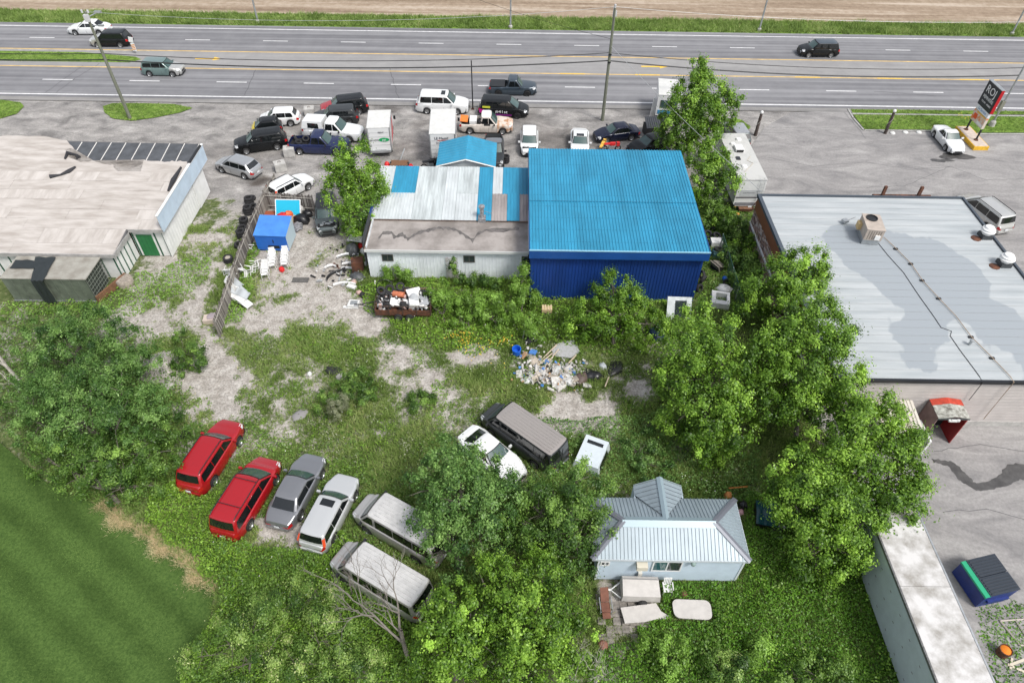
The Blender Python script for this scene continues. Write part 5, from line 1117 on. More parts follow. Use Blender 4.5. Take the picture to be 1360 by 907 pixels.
for s in (-1, 1): m = MB(); m.add([(-2.2, s * .89, 1.22), (-1.1, s * .89, 1.22), (-1.15, s * .80, 1.68), (-2.2, s * .80, 1.68)], [(0, 1, 2, 3)]); m.build('cap_window', M_cglass, pk)
m = MB(); m.add([(-2.86, -.7, 1.2), (-2.86, .7, 1.2), (-2.76, .62, 1.66), (-2.76, -.62, 1.66)], [(0, 1, 2, 3)]); m.build('cap_window', M_cglass, pk)
V_('car', 'dark grey suv hidden behind the white capped pickup truck', 'car', (446, 154), (-50, 3), 4.5, 1.85, 1.6, P_dkgrey, 'suv', LOTG)
V_('car', 'black crossover with a red bonnet parked closest to the road', 'car', (457, 141), (-50, 6), 4.8, 1.92, 1.65, P_black, 'suv', LOTG, hoodm=P_red)
V_('car', 'big white suv parked behind the tall white box truck', 'car', (588, 138), (60, 2), 5.4, 2.05, 1.9, P_white, 'suv', LOTG, sunroof=True)
mv, I = V_('minivan', 'black minivan with magenta and yellow lettering wrap', 'minivan', (669, 143), (60, 3), 5.1, 1.98, 1.75, P_black, 'minivan', LOTG, wheel='black')
# wrap graphics on the near side (its right hand side)
wr = MB(); 
def sidepatch(I, x0, x1, z0, z1, s=-1, off=.016): 
    rows = []
    for x in np.linspace(x0, x1, 6):
        zt_ = interp(x, I['top']); w_ = I['halfw'](x); rows.append([(x, s * (w_ * (.985 if z < .45 else 1.0 if z < zt_ - .2 else .97) + off), z) for z in (z0, (z0 + z1) / 2, z1)])
    m = MB(); m.grid(rows); return m
sidepatch(I, -2.45, -1.95, .45, .85).build('magenta_graphic', mat('magenta_vinyl', (.55, .01, .28), .4), mv)
sidepatch(I, -1.1, .9, .3, .48).build('magenta_graphic', mat('purple_vinyl', (.18, .01, .18), .4), mv)
m = MB(); m.box((-1.7, -.925, 1.12), (.8, .02, .2)); m.build('yellow_graphic', mat('yellow_vinyl', (.60, .62, .06), .4), mv)
def text(body, size, root, loc, rot, m_, name='lettering', align='CENTER', ext=.004, sc=(1, 1, 1)):
    cu = bpy.data.curves.new(name, 'FONT'); cu.body = body; cu.size = size; cu.align_x = align; cu.align_y = 'CENTER'; cu.extrude = ext; cu.materials.append(m_); cu.resolution_u = 2
    tmp = bpy.data.objects.new(name, cu); C.objects.link(tmp); me = bpy.data.meshes.new_from_object(tmp); bpy.data.objects.remove(tmp); me.materials.clear(); me.materials.append(m_); o = bpy.data.objects.new(name, me); C.objects.link(o); o.parent = root; o.location = loc; o.rotation_euler = rot; o.scale = sc; return o
M_lett = mat('white_lettering', (.8, .8, .8), .5); M_ltk = mat('dark_lettering', (.03, .03, .05), .5); M_ltr = mat('red_lettering', (.5, .03, .03), .5)
text('#41st', .42, mv, (-.15, -1.012, .72), (R(90), 0, 0), M_lett, sc=(1.3, 1, 1))
# derelict truck
pk, I = V_('pickup_truck', 'rusty stripped white pickup truck with orange panel in its bed', 'pickup truck', (646, 164), (60, 1), 5.3, 1.95, 1.75, mat('faded_cream_paint', (.55, .50, .45), .6, var=.15, vs=2), 'pickup', LOTG, hoodm=mat('rusty_bonnet', (.62, .55, .48), .6, col2=(.40, .17, .06), vs=1.6, lo=.45, hi=.62), roofm=P_white, wheel='alloy')
MB().box((-2.2, .15, 1.1), (.75, 1.3, .05), rot=Matrix.Rotation(R(6), 3, 'Y')).build('orange_panel', mat('orange_panel_paint', (.75, .20, .03), .5), pk); m = MB(); m.box((-1.3, .1, .95), (.7, 1.2, .4)); m.build('bed_load', M_wplast, pk)
m = MB(); m.box((-.5, -.5, 1.15), (.5, .7, .3)); m.box((.1, -.7, .9), (.6, .5, .35)); m.build('engine_parts', M_dark, pk)
V_('pickup_truck', 'grey pickup truck half hidden behind the blue porch roof', 'pickup truck', (656, 200), (0, 50), 5.3, 1.95, 1.8, P_dkgrey, 'pickup', LOTG, roofm=P_grey)
def open_hood(t, I, m_):
    hl = I['hl']; xc = I['xcf'] - .05; m = MB(); m.box((lerp(xc, hl, .55), 0, I['nose'] * .98 + .04), (abs(hl - xc) * .72, I['hw'] * 1.45, .08)); m.build('engine_bay', M_under, t)
    m = MB(); r2 = random.Random(3)
    for k in range(6): m.box((lerp(xc, hl, r2.uniform(.35, .8)), r2.uniform(-.5, .5), I['nose'] + .08), (r2.uniform(.12, .3), r2.uniform(.12, .4), r2.uniform(.05, .12)), 0)
    m.build('engine', M_galv, t)
    m = MB(); a = R(58); Lh = (hl - xc) * .85; m.box((xc + .1 + math.cos(a) * Lh / 2, 0, I['cowl'] + .06 + math.sin(a) * Lh / 2), (Lh, I['hw'] * 1.7, .04), rot=Matrix.Rotation(-a, 3, 'Y')); m.build('raised_bonnet', m_, t)
t, I = V_('car', 'white hatchback with its bonnet open and engine exposed', 'car', (703, 186), (0, 50), 4.2, 1.75, 1.5, P_white, 'hatch', LOTG)
m = MB(); m.box((I['hl'] - .62, 0, I['nose'] + .05), (.62, 1.3, .10)); m.build('engine_bay', M_under, t); m = MB(); [m.box((I['hl'] - .62 + random.uniform(-.2, .2), random.uniform(-.5, .5), I['nose'] + .11), (.18, .25, .05)) for _ in range(6)]; m.build('engine', M_galv, t)
V_('car', 'white saloon with sunroof parked nose in at the blue shed', 'car', (770, 188), (1, 50), 4.6, 1.8, 1.45, P_white, 'sedan', LOTG, sunroof=True)
V_('car', 'dark blue saloon parked under the tall middle utility pole', 'car', (819, 175), (-50, 6), 4.5, 1.78, 1.42, paint('ink_blue_paint', (.008, .011, .03), .1, .25, coat=.2), 'sedan', LOTG)
V_('car', 'black saloon parked right against the blue shed under the tree', 'car', (864, 190), (-50, 13), 4.7, 1.8, 1.42, P_black, 'sedan', LOTG)
V_('car', 'dark grey hatchback parked behind the motorhome roof', 'car', (978, 176), (-20, -30), 4.4, 1.8, 1.5, P_greygreen, 'hatch', LOTG, roofm=P_silver)
V_('car', 'old white saloon parked in front of the yellow sign base', 'car', (1260, 184), (26, 30), 4.5, 1.72, 1.38, P_white, 'sedan', LOTG, zc=.6, extra=dict(xcf=.20, xrf=.06, xrr=-.12, xcr=-.25))
V_('minivan', 'silver minivan parked beside the grey flat roof at the right edge', 'minivan', (1307, 281), (-36, -28), 5.1, 1.98, 1.75, P_pale, 'minivan', LOTG, rails=M_black)
t, I = V_('car', 'grey suv with open bonnet parked under the tree by the workshop', 'car', (434, 284), (1, 50), 4.7, 1.88, 1.65, P_greygreen, 'suv', LOTG, roofm=P_dkgrey)
m = MB(); m.box((I['hl'] - .62, 0, I['nose'] + .06), (.8, 1.4, .08)); m.build('engine_bay', M_under, t); m = MB(); [m.box((I['hl'] - .62 + random.uniform(-.25, .25), random.uniform(-.5, .5), I['nose'] + .12), (.2, .25, .05)) for _ in range(8)]; m.build('engine', M_galv, t)
# yard row
V_('suv', 'bright red suv with black roof rails, first in the row of yard cars', 'suv', (280, 601), (30, -45), 4.95, 1.92, 1.72, P_red, 'suv', YARDG, rails=M_black, zc=.9)
t, I = V_('minivan', 'red minivan with black roof rack, second in the row of yard cars', 'minivan', (327, 655), (32, -52), 5.1, 1.98, 1.75, P_red, 'minivan', YARDG, rails=M_black, zc=.9, wsm=M_wglass)
m = MB(); [m.tube([(x, -I['wR'] + .12, 1.80), (x, I['wR'] - .12, 1.80)], .022, 5) for x in (.35, -1.3)]; m.build('roof_crossbar', M_black, t)
V_('car', 'dark grey saloon between the red minivan and silver wagon', 'car', (393.5, 647), (26, -48), 4.8, 1.84, 1.45, P_grey, 'sedan', YARDG, zc=.8)
t, I = V_('wagon', 'silver estate car with sunroof and tall red tail lamps', 'estate car', (438, 676), (24, -46), 4.7, 1.82, 1.5, paint('bright_silver_paint', (.60, .61, .61), .4, .33), 'wagon', YARDG, sunroof=True, zc=.8)
def van_extras(t, I, ribm):
    m = MB()
    for k in range(-3, 4): 
        y = k * I['wR'] * .24; m.tube([(I['xrf'] - .35, y, I['H'] - .012), (I['xrr'] + .25, y, I['H'] - .012)], .028, 4)
    m.build('roof_rib', ribm, t)
    m = MB(); m.box((-I['hl'] - .0, 0, 1.45), (.03, .04, 1.5)); m.build('door_gap', M_grille, t)
van, I = V_('van', 'silver full size van beside the bare branched shrub, nearest the camera', 'van', (505, 765), (-56, -34), 5.7, 2.0, 2.1, P_bronze, 'van', YARDG, zc=1.1, roofm=P_dull); van_extras(van, I, P_dull)
van, I = V_('van', 'silver full size van with its rear hidden under the tree', 'van', (532, 697), (-56, -32), 5.7, 2.0, 2.1, P_bronze, 'van', YARDG, zc=1.1, roofm=P_dull); van_extras(van, I, P_dull)
van, I = V_('van', 'dark grey passenger van with ribbed beige roof in the middle of the yard', 'van', (695, 574), (-54, -38), 5.9, 2.0, 2.1, P_dkgrey, 'van', YARDG, zc=1.1, roofm=paint('beige_van_roof', (.34, .31, .29), .3, .4)); van_extras(van, I, paint('beige_van_roof', (.34, .31, .29)))
V_('car', 'white car under leaves beside the dark grey passenger van', 'car', (653, 601), (42, 34), 4.6, 1.8, 1.42, P_white, 'coupe', YARDG, zc=.8)
# pickup canopy on the ground
q = P(786, 602, .5); e = P(800, 570, .5); t = thing('pickup_canopy', 'pale blue white fibreglass pickup canopy lying beside the dark van', 'pickup canopy', (q.x, q.y, 0), math.atan2(e.y - q.y, e.x - q.x))
m = MB(); m.add([(-1.1, -.85, 0), (1.1, -.85, 0), (1.1, .85, 0), (-1.1, .85, 0), (-1.02, -.72, .72), (1.0, -.72, .78), (1.0, .72, .78), (-1.02, .72, .72)], [(0, 1, 5, 4), (1, 2, 6, 5), (2, 3, 7, 6), (3, 0, 4, 7), (4, 5, 6, 7)]); m.build('shell', mat('pale_fibreglass', (.56, .62, .66), .4, var=.05), t)
m = MB(); m.add([(.45, -.5, .775), (.70, -.5, .785), (.70, .5, .785), (.45, .5, .775)], [(0, 1, 2, 3)]); m.build('vent_slot', M_cglass, t)
m = MB(); m.add([(-.8, -.86, .18), (.6, -.86, .18), (.55, -.76, .62), (-.75, -.76, .62)], [(0, 1, 2, 3)]); m.build('window', M_cglass, t)

def boxtruck(label, cpx, dpx, L, Wd, H, boxL, marks, cab=True, floor=.75):
    c = P(cpx[0], cpx[1], H); e = P(cpx[0] + dpx[0] * .2, cpx[1] + dpx[1] * .2, H); d = e - c; rz = math.atan2(d.y, d.x)
    t = thing('box_truck', label, 'truck', (c.x, c.y, 0), rz, None); a = -boxL / 2; b_ = boxL / 2
    MB().span((a, -Wd / 2, floor), (b_, Wd / 2, H - .04)).build('cargo_box', P_white, t)
    m = MB(); m.span((a - .02, -Wd / 2 - .02, H - .05), (b_ + .02, Wd / 2 + .02, H)); m.build('box_roof', mat('grey_white_box_roof', (.60, .60, .58), .6, var=.06, vs=2), t)
    m = MB(); 
    for s in (-1, 1): m = MB(); m.span((a - .025, s * (Wd / 2 - .05) - .05, floor), (a - .002, s * (Wd / 2 - .05) + .05, H - .06)); m.span((a - .03, s * (Wd / 2 + .008) - .012, H - .16), (b_ + .02, s * (Wd / 2 + .008) + .012, H + .015)); m.build('frame_trim', M_galv, t)
    m = MB(); [m.span((a - .012, -Wd / 2 + .12, floor + .1 + k * .42), (a - .002, Wd / 2 - .12, floor + .12 + k * .42)) for k in range(1, int((H - floor) / .42))]; m.build('door_slat_line', M_galv, t)
    m = MB(); m.span((a - .15, -Wd / 2 + .1, .5), (a + .3, Wd / 2 - .1, .72)); m.build('step_bumper', M_galv, t)
    m = MB(); m.span((a, -.5, .45), (b_ + 1.6, .5, .74)); m.build('chassis', M_black, t)
    for x in (a + .9, b_ + 1.0):
        for s in (-1, 1): add_wheel(t, x, s * (Wd / 2 - .18), .38)
    if cab:
        m = MB(); x0_ = b_ + .04; cw = Wd / 2 - .12
        prof = [(x0_, .5), (x0_, 2.1), (x0_ + .75, 2.15), (x0_ + 1.25, 1.35), (x0_ + 2.1, 1.15), (x0_ + 2.15, .5)]
        m.grid([[(x, -cw, z) for x, z in prof], [(x, cw, z) for x, z in prof]]); m.add([(x, -cw, z) for x, z in prof], [tuple(range(6))]); m.add([(x, cw, z) for x, z in prof], [tuple(range(6))]); m.build('cab', P_white, t)
        m = MB(); m.add([(x0_ + .80, -cw + .1, 2.09), (x0_ + .80, cw - .1, 2.09), (x0_ + 1.24, cw - .1, 1.39), (x0_ + 1.24, -cw + .1, 1.39)], [(0, 1, 2, 3)]); o = m.build('windscreen', M_wglass, t); o.location = (.02, 0, .015)
        for s in (-1, 1):
            m = MB(); m.box((x0_ + .55, s * (cw + .01), 1.75), (.6, .02, .5)); m.build('side_window', M_cglass, t)
            m = MB(); m.box((x0_ + .95, s * (cw + .28), 1.7), (.10, .2, .34)); m.build('side_mirror', M_black, t)
    for (tx, sz, y, z, mm) in marks: text(tx, sz, t, (a - .03, -y, z), (R(90), 0, R(-90)), mm)
    return t
t = boxtruck('white box truck with green oval badge on its roll door', (503, 158), (5, -50), 5, 2.1, 3.0, 3.3, [('RENT', .22, .2, 2.5, M_ltk), ('LOCATION', .2, -.45, 1.75, M_ltk)], floor=.7)
m = MB(); pts = [(.48 * math.cos(a), .2 * math.sin(a)) for a in np.linspace(0, 6.283, 20)[:-1]]; m.add([(-1.69, -.42 + y, 1.78 + z) for y, z in pts], [tuple(range(19))]); m.build('green_badge', mat('green_vinyl', (.0, .33, .10), .4), t)
text('ppi', .3, t, (-1.70, -.42, 1.78), (R(90), 0, R(-90)), M_lett)
m = MB(); m.add([(-1.2, -1.055, 1.0), (1.4, -1.055, .9), (1.5, -1.055, 2.6), (1.0, -1.055, 2.6)], [(0, 1, 2, 3)]); m.build('red_stripe', mat('red_vinyl', (.55, .04, .05), .4), t)
t = boxtruck('tall white box truck with small lettering parked behind the blue porch roof', (588, 161), (3, -50), 6, 2.35, 3.3, 4.6, [('LE Massif', .34, -.1, 2.85, M_ltk), ('Demenagement', .24, .2, 2.4, M_ltk)], floor=.8)
m = MB(); m.span((-2.33, -.75, 2.62), (-2.32, .45, 2.66)); m.build('red_underline', M_ltr, t)
t = boxtruck('white delivery truck mostly hidden behind the tall tree by the road', (890, 116), (2, 50), 6, 2.3, 2.9, 3.6, [], floor=.7, cab=False)
m = MB(); m.span((1.82, -.85, 1.55), (1.84, .85, 2.35)); m.build('windscreen', M_wglass, t); m = MB(); m.span((1.815, -1.0, .9), (1.83, 1.0, 1.3)); m.build('blue_panel', mat('blue_vinyl', (.05, .25, .45), .4), t)

# motorhome
mh = thing('motorhome', 'long white motorhome with roof vents parked beside the hedge', 'motorhome', (19.95, 53.6, 0), R(91.5))
ML, MW, MH = 8.0, 2.35, 2.95
m = MB(); m.add([(x, s * MW / 2, z) for s in (-1, 1) for x, z in ((-ML / 2, .55), (-ML / 2, 2.0), (-ML / 2 + .12, MH - .06), (ML / 2 - .3, MH - .06), (ML / 2, 2.0), (ML / 2, .55))], [(0, 1, 2, 3, 4, 5), (11, 10, 9, 8, 7, 6), (0, 1, 7, 6), (1, 2, 8, 7), (3, 4, 10, 9), (4, 5, 11, 10), (2, 3, 9, 8)]); m.build('body', mat('off_white_body', (.62, .63, .62), .4, var=.04), mh)
m = MB(); m.span((-ML / 2 + .08, -MW / 2 - .02, MH - .06), (ML / 2 - .25, MW / 2 + .02, MH)); m.build('roof', mat('white_rubber_roof', (.50, .50, .485), .7, col2=(.40, .40, .385), vs=1.2, lo=.5, hi=.8), mh)
for x, y in ((2.6, -.3), (1.8, .4), (-1.9, .3)): m = MB(); m.lathe([(.26, MH), (.26, MH + .06), (.2, MH + .14), (0, MH + .17)], 14, (x, y, 0)); m.build('roof_vent', M_wplast, mh, smooth=40)
m = MB(); m.box((.9, .1, MH + .14), (.95, .7, .26)); m.build('air_unit', M_wplast, mh); m = MB(); m.box((.4, .1, MH + .14), (.06, .6, .2)); m.build('air_grille', M_grille, mh)
m = MB(); m.box((-.6, .5, MH + .04), (.5, .35, .06)); m.build('skylight', M_cglass, mh); m = MB(); m.tube([(-.2, -.7, MH + .02), (-.9, -.2, MH + .03), (-1.4, -.6, MH + .03), (-2.8, .5, MH + .02)], .02, 5); m.build('roof_cable', mat('beige_cable', (.5, .45, .36), .6), mh)
m = MB(); m.span((-ML / 2 - .01, -MW / 2 + .05, 1.18), (-ML / 2, MW / 2 - .05, 1.32)); m.span((-ML / 2 - .02, -MW / 2 + .1, .6), (-ML / 2, MW / 2 - .1, .75)); m.build('dark_stripe', mat('grey_stripe', (.12, .12, .13), .5), mh)
m = MB(); m.span((-ML / 2 - .3, -MW / 2 + .05, .45), (-ML / 2, MW / 2 - .05, .60)); m.build('rear_bumper', M_chrome, mh)
m = MB(); m.span((-ML / 2 - .012, -.85, 1.38), (-ML / 2, .85, 2.0)); m.build('rear_panel', mat('pale_grey_panel', (.5, .52, .53), .4), mh)
text('SOUTHWIND', .17, mh, (-ML / 2 - .02, .1, 1.72), (R(90), 0, R(-90)), mat('grey_lettering', (.25, .25, .27), .5))
MB().box((-ML / 2 - .31, -.2, .52), (.02, .3, .13)).build('licence_plate', M_plate, mh)
m = MB(); [m.tube([(-ML / 2 - .08, y, .9), (-ML / 2 - .08, y, MH - .1), (-ML / 2 + .3, y, MH + .04)], .02, 5) for y in (-.95, -.6)]; [m.tube([(-ML / 2 - .08, -.95, z), (-ML / 2 - .08, -.6, z)], .015, 5) for z in (1.1, 1.4, 1.7, 2.0, 2.3, 2.6)]; m.build('ladder', M_galv, mh)
m = MB(); m.span((-ML / 2 + .1, -MW / 2 + .1, .3), (ML / 2 - .2, MW / 2 - .1, .56)); m.build('chassis', M_black, mh)
for x in (-2.0, 2.7):
    for s in (-1, 1): add_wheel(mh, x, s * (MW / 2 - .14), .4)

# ------------------------------------------------------------------ poles, wires, signs
M_pole = mat('treated_wood_pole', (.16, .17, .13), .9, var=.25, vs=4, strch=(3, 3, .3))
def lean_pole(px, py, h, lab, r0=.17, r1=.11, arms=()):
    q = P(px, py); t = thing('utility_pole', lab, 'utility pole', q)
    m = MB(); m.tube([(0, 0, -.1), (0, 0, h * .5), (0, 0, h)], [r0, (r0 + r1) / 2, r1], 12); m.build('pole', M_pole, t, smooth=50); return t
p1 = lean_pole(173, 158, 10.4, 'tall wooden utility pole with lamp arm in the grass island at the left')
m = MB(); m.tube([(0, 0, 9.9), (.9, .3, 10.25)], .05, 6); m.tube([(0, 0, 9.2), (1.1, -.3, 9.3)], .04, 6); m.box((.95, .3, 10.28), (.6, .25, .15)); m.box((1.1, -.3, 9.32), (.5, .2, .14)); m.build('lamp_arm', M_galv, p1)
m = MB(); [m.lathe([(.0, 0), (.09, .0), (.09, .25), (0, .27)], 8, (x, 0, 10.3)) for x in (-.3, .25)]; m.box((0, -.15, 9.9), (.4, .3, .6)); m.build('insulator', mat('pale_ceramic', (.55, .55, .56), .4), p1)
p2 = lean_pole(800, 160, 11.0, 'tall wooden utility pole in the middle carrying the cables')
m = MB(); m.tube([(-.12, 0, 10.2), (-.12, 0, 11.1)], .03, 6); m.lathe([(0, 0), (.08, .0), (.1, .3), (0, .32)], 8, (0, 0, 11.0)); m.box((.15, 0, 10.5), (.12, .12, .5)); m.build('insulator', MATS['pale_ceramic'], p2)
m = MB(); [m.box((0, -.16, z), (.3, .12, .12)) for z in (6.05, 6.8)]; m.build('bracket', M_black, p2)
q3 = P(628, 145); t = thing('thin_pole', 'thin dark pole rising beside the tall white box truck', 'pole', q3); MB().tube([(0, 0, 0), (0, 0, 5.1)], [.07, .055], 8).build('shaft', M_black, t); MB().box((0, 0, .02), (.3, .3, .05)).build('foot', M_rust, t)
for px, py, lab in ((343, 31, 'grey street light pole on the far verge, second from the left'), (678, 38, 'grey street light pole on the far verge near the picture middle'), (1008, 42, 'grey street light pole on the far verge right of centre'), (1343, 47, 'grey street light pole on the far verge at the right corner')):
    t = thing('street_light', lab, 'street light', P(px, py), 0, 'street lights on the far verge'); m = MB(); m.tube([(0, 0, 0), (0, 0, 9)], [.12, .07], 10); m.build('pole', M_galv, t, smooth=50); m = MB(); m.tube([(0, 0, 9), (0, -1.2, 9.5), (0, -2.0, 9.6)], .05, 6); m.build('arm', M_galv, t); MB().box((0, -2.2, 9.6), (.3, .7, .14)).build('lamp_head', M_galv, t); MB().lathe([(.25, 0), (.25, .3), (.13, .45)], 10).build('base_flange', M_conc, t)
q4 = P(1316, 168); t = thing('street_light', 'grey metal street light pole behind the tall black sign', 'street light', q4); MB().tube([(0, 0, 0), (0, 0, 9.5)], [.11, .07], 10).build('pole', M_galv, t, smooth=50); MB().lathe([(.3, 0), (.28, .5), (.14, .7)], 10).build('base_flange', M_conc, t); MB().box((-.1, 0, 2.2), (.35, .3, 1.1)).build('grey_panel', mat('olive_grey_box', (.22, .22, .18), .7), t)
def wire(name, a, b, sag, r, lab, m_=None, n=24):
    a, b = Vector(a), Vector(b); mid = (a + b) / 2; m = MB(mid)
    m.tube([a.lerp(b, i / n) - Vector((0, 0, sag * 4 * (i / n) * (1 - i / n))) for i in range(n + 1)], r, 5); o = m.build(name, m_ or M_black); o.location = mid; tag(o, lab, 'cable'); return o
b1, b2 = P(173, 158), P(800, 160)
for z1, z2, z4, r_, nm in ((6.55, 6.85, 6.1, .035, 'upper'), (5.95, 6.1, 5.35, .06, 'lower')):
    wire('cable', (b1.x, b1.y + .15, z1), (b2.x, b2.y + .15, z2), .75, r_, nm + ' black cable strung between the left and middle utility poles')
    wire('cable', (b2.x, b2.y + .15, z2), (q4.x, q4.y, z4), .7, r_, nm + ' black cable running right from the middle pole over the tree')
    wire('cable', (b1.x, b1.y + .15, z1), (b1.x - 42, b1.y + 2, z1), .5, r_, nm + ' black cable leaving the left utility pole to the picture edge')
M_lw = mat('pale_wire_metal', (.45, .46, .46), .4, metal=.3)
wire('cable', (b1.x, b1.y, 10.4), (b2.x, b2.y, 11.1), 1.0, .016, 'thin pale wire between the two pole tops', M_lw)
wire('cable', (b2.x, b2.y, 11.1), (q4.x + 12, q4.y, 11), .9, .016, 'thin pale wire running right from the middle pole top', M_lw)
wire('cable', (b2.x, b2.y, 7.6), (19.2, 45.2, 4.7), .3, .02, 'thin service wire dropping from the middle pole over the trees', M_lw)
wire('cable', (b2.x, b2.y, 8.2), (b2.x - 20, b2.y + 18, 7.5), .4, .016, 'thin dark wire crossing the highway from the middle pole')
def rod(px, py, lab):
    t = thing('marker_post', lab, 'post', P(px, py)); MB().tube([(0, 0, 0), (0, 0, 2.3)], [.17, .13], 9).build('shaft', mat('dark_bark_post', (.045, .032, .028), .9, col2=(.10, .08, .07), vs=5), t); MB().lathe([(.0, -.17), (.12, -.12), (.17, 0), (.12, .12), (0, .17)], 12, (0, 0, 2.45)).build('globe_lamp', M_wplast, t, smooth=60)
    m = MB(); [m.tube([(.19 * math.cos(a), .19 * math.sin(a), .3 + a * .25), (.17 * math.cos(a + .8), .17 * math.sin(a + .8), .5 + a * .25)], .02, 4) for a in np.arange(0, 6.3, .8)]; m.build('rope_light', mat('pale_rope', (.45, .42, .38), .6), t)
rod(1175, 178, 'dark wooden post with white globe in the grass strip by the car park'); rod(1003, 180, 'dark wooden post with white globe beside the tree and motorhome')
for i, (px, py) in enumerate(((1185, 178), (1202, 177), (1220, 177))):
    m = MB(); m.lathe([(.28, 0), (.26, .12), (.14, .2), (0, .22)], 9); o = m.build('stone', mat('whitewashed_stone', (.62, .62, .60), .8), smooth=40); o.location = P(px, py); o.rotation_euler = (0, 0, i); tag(o, ('white stone closest to the dark globe post', 'middle one of three white stones by the grass strip', 'white stone closest to the old white saloon')[i], 'stone', 'white stones along the grass strip')
# hazard marker at the median nose
t = thing('hazard_marker', 'white sign over orange striped hazard board at the median end', 'road sign', P(181, 72)); MB().tube([(0, 0, 0), (0, 0, 1.9)], .04, 6).build('post', M_galv, t)
m = MB()
for k in range(4): m.add([(-.2, -.05, .45 + k * .17), (.2, -.05, .55 + k * .17), (.2, -.05, .64 + k * .17), (-.2, -.05, .54 + k * .17)], [(0, 1, 2, 3)])
m.build('stripe', mat('orange_stripe', (.75, .28, .03), .5), t); MB().box((0, -.02, .82), (.42, .04, .9)).build('board', M_white, t); MB().box((0, -.02, 1.65), (.5, .04, .6), rot=Matrix.Rotation(R(12), 3, 'Y')).build('sign_plate', M_white, t)
# tall roadside sign
sg = thing('roadside_sign', 'tall black roadside sign with white lettering and red edge on yellow base', 'sign', (45.25, 62.35, 0), R(1))
MB().prism([(-.55, -1.9), (.6, -1.9), (.6, 1.5), (-.55, 1.5)], 0, .02).build('foot', M_conc, sg)
m = MB(); m.prism([(-.7, -2.3), (.75, -2.3), (.75, 1.7), (-.7, 1.7)], .02, .42); m.build('yellow_base', mat('yellow_kerb_paint', (.72, .42, .03), .6, var=.15, vs=3), sg)
m = MB(); m.prism([(-.62, -2.22), (.67, -2.22), (.67, 1.62), (-.62, 1.62)], .42, .44); m.build('base_top', mat('pinkish_concrete', (.52, .44, .38), .8, var=.1), sg)
for y in (-1.05, 1.0): 
    MB().tube([(0, y, .44), (0, y, 1.5)], .09, 8).build('leg', M_black, sg); MB().lathe([(.22, .44), (.2, .52), (.1, .56)], 10, (0, y, 0)).build('leg_foot', M_rust, sg)
M_sk = mat('black_sign_face', (.012, .016, .022), .35); 
MB().box((0, 0, 4.35), (.34, 2.3, 2.3)).build('upper_cabinet', M_sk, sg); MB().box((.02, -1.165, 4.35), (.30, .03, 2.28)).build('red_edge', mat('red_sign_edge', (.45, .008, .015), .4), sg); MB().box((0, 0, 5.52), (.36, 2.34, .05)).build('top_cap', M_galv, sg)
MB().box((0, 0, 2.95), (.26, 2.2, .46)).build('white_panel', mat('white_sign_panel', (.7, .72, .75), .4), sg); MB().box((0, 0, 2.15), (.26, 2.2, 1.06)).build('picture_panel', mat('painted_sign_panel', (.62, .56, .48), .5, col2=(.70, .22, .05), vs=1.6, lo=.5, hi=.6), sg)
MB().box((-.14, -.2, 2.62), (.01, 1.5, .14)).build('yellow_band', M_ygas, sg); MB().box((-.14, .55, 2.15), (.012, .55, .5)).build('red_patch', mat('red_orange_print', (.7, .08, .02), .5), sg); MB().box((-.14, -.5, 1.85), (.012, .9, .22)).build('pale_patch', M_wplast, sg)
sr = (R(90), 0, R(-90))
text('ROJ', 1.0, sg, (-.18, .05, 4.85), sr, M_lett); text('PÉPINIÈRE', .40, sg, (-.18, -.02, 4.12), sr, M_lett); text('FLEURS · ARBRES', .22, sg, (-.18, -.05, 3.68), sr, M_lett)
text('Le Service', .34, sg, (-.14, 0, 2.95), sr, mat('blue_lettering', (.02, .2, .5), .5))
t = thing('white_board', 'tall white board standing upright beside the rusty dark hutch', 'board', P(866, 158), R(20)); MB().add([(-.35, 0, 0), (.35, 0, 0), (.2, .1, 2.2), (-.1, .1, 2.2), (-.35, .06, 0), (.35, .06, 0), (.2, .16, 2.2), (-.1, .16, 2.2)], [(0, 1, 2, 3), (4, 5, 6, 7), (0, 1, 5, 4), (1, 2, 6, 5), (2, 3, 7, 6), (3, 0, 4, 7)]).build('panel', M_wplast, t)
q = P(866, 178); t = thing('hutch', 'dark ribbed roof hutch with rusty orange side near the black saloon', 'hutch', q, R(8)); m = MB(); m.add([(-.9, -.7, 1.0), (.7, -.7, 1.0), (.6, .7, 1.5), (-.8, .7, 1.5)], [(0, 1, 2, 3)]); [m.tube([(-.85 + k * .22, -.7, 1.03), (-.76 + k * .2, .7, 1.53)], .025, 4) for k in range(8)]; m.build('roof', mat('dark_slate_paint', (.05, .055, .065), .5), t)
MB().span((-.85, -.65, 0), (.6, .65, 1.0)).build('body', M_dark, t); MB().add([(.71, -.72, .1), (.9, .7, .1), (.75, .72, 1.5), (.71, -.7, 1.0)], [(0, 1, 2, 3)]).build('orange_side', mat('orange_rust_panel', (.50, .20, .06), .7, var=.25), t)

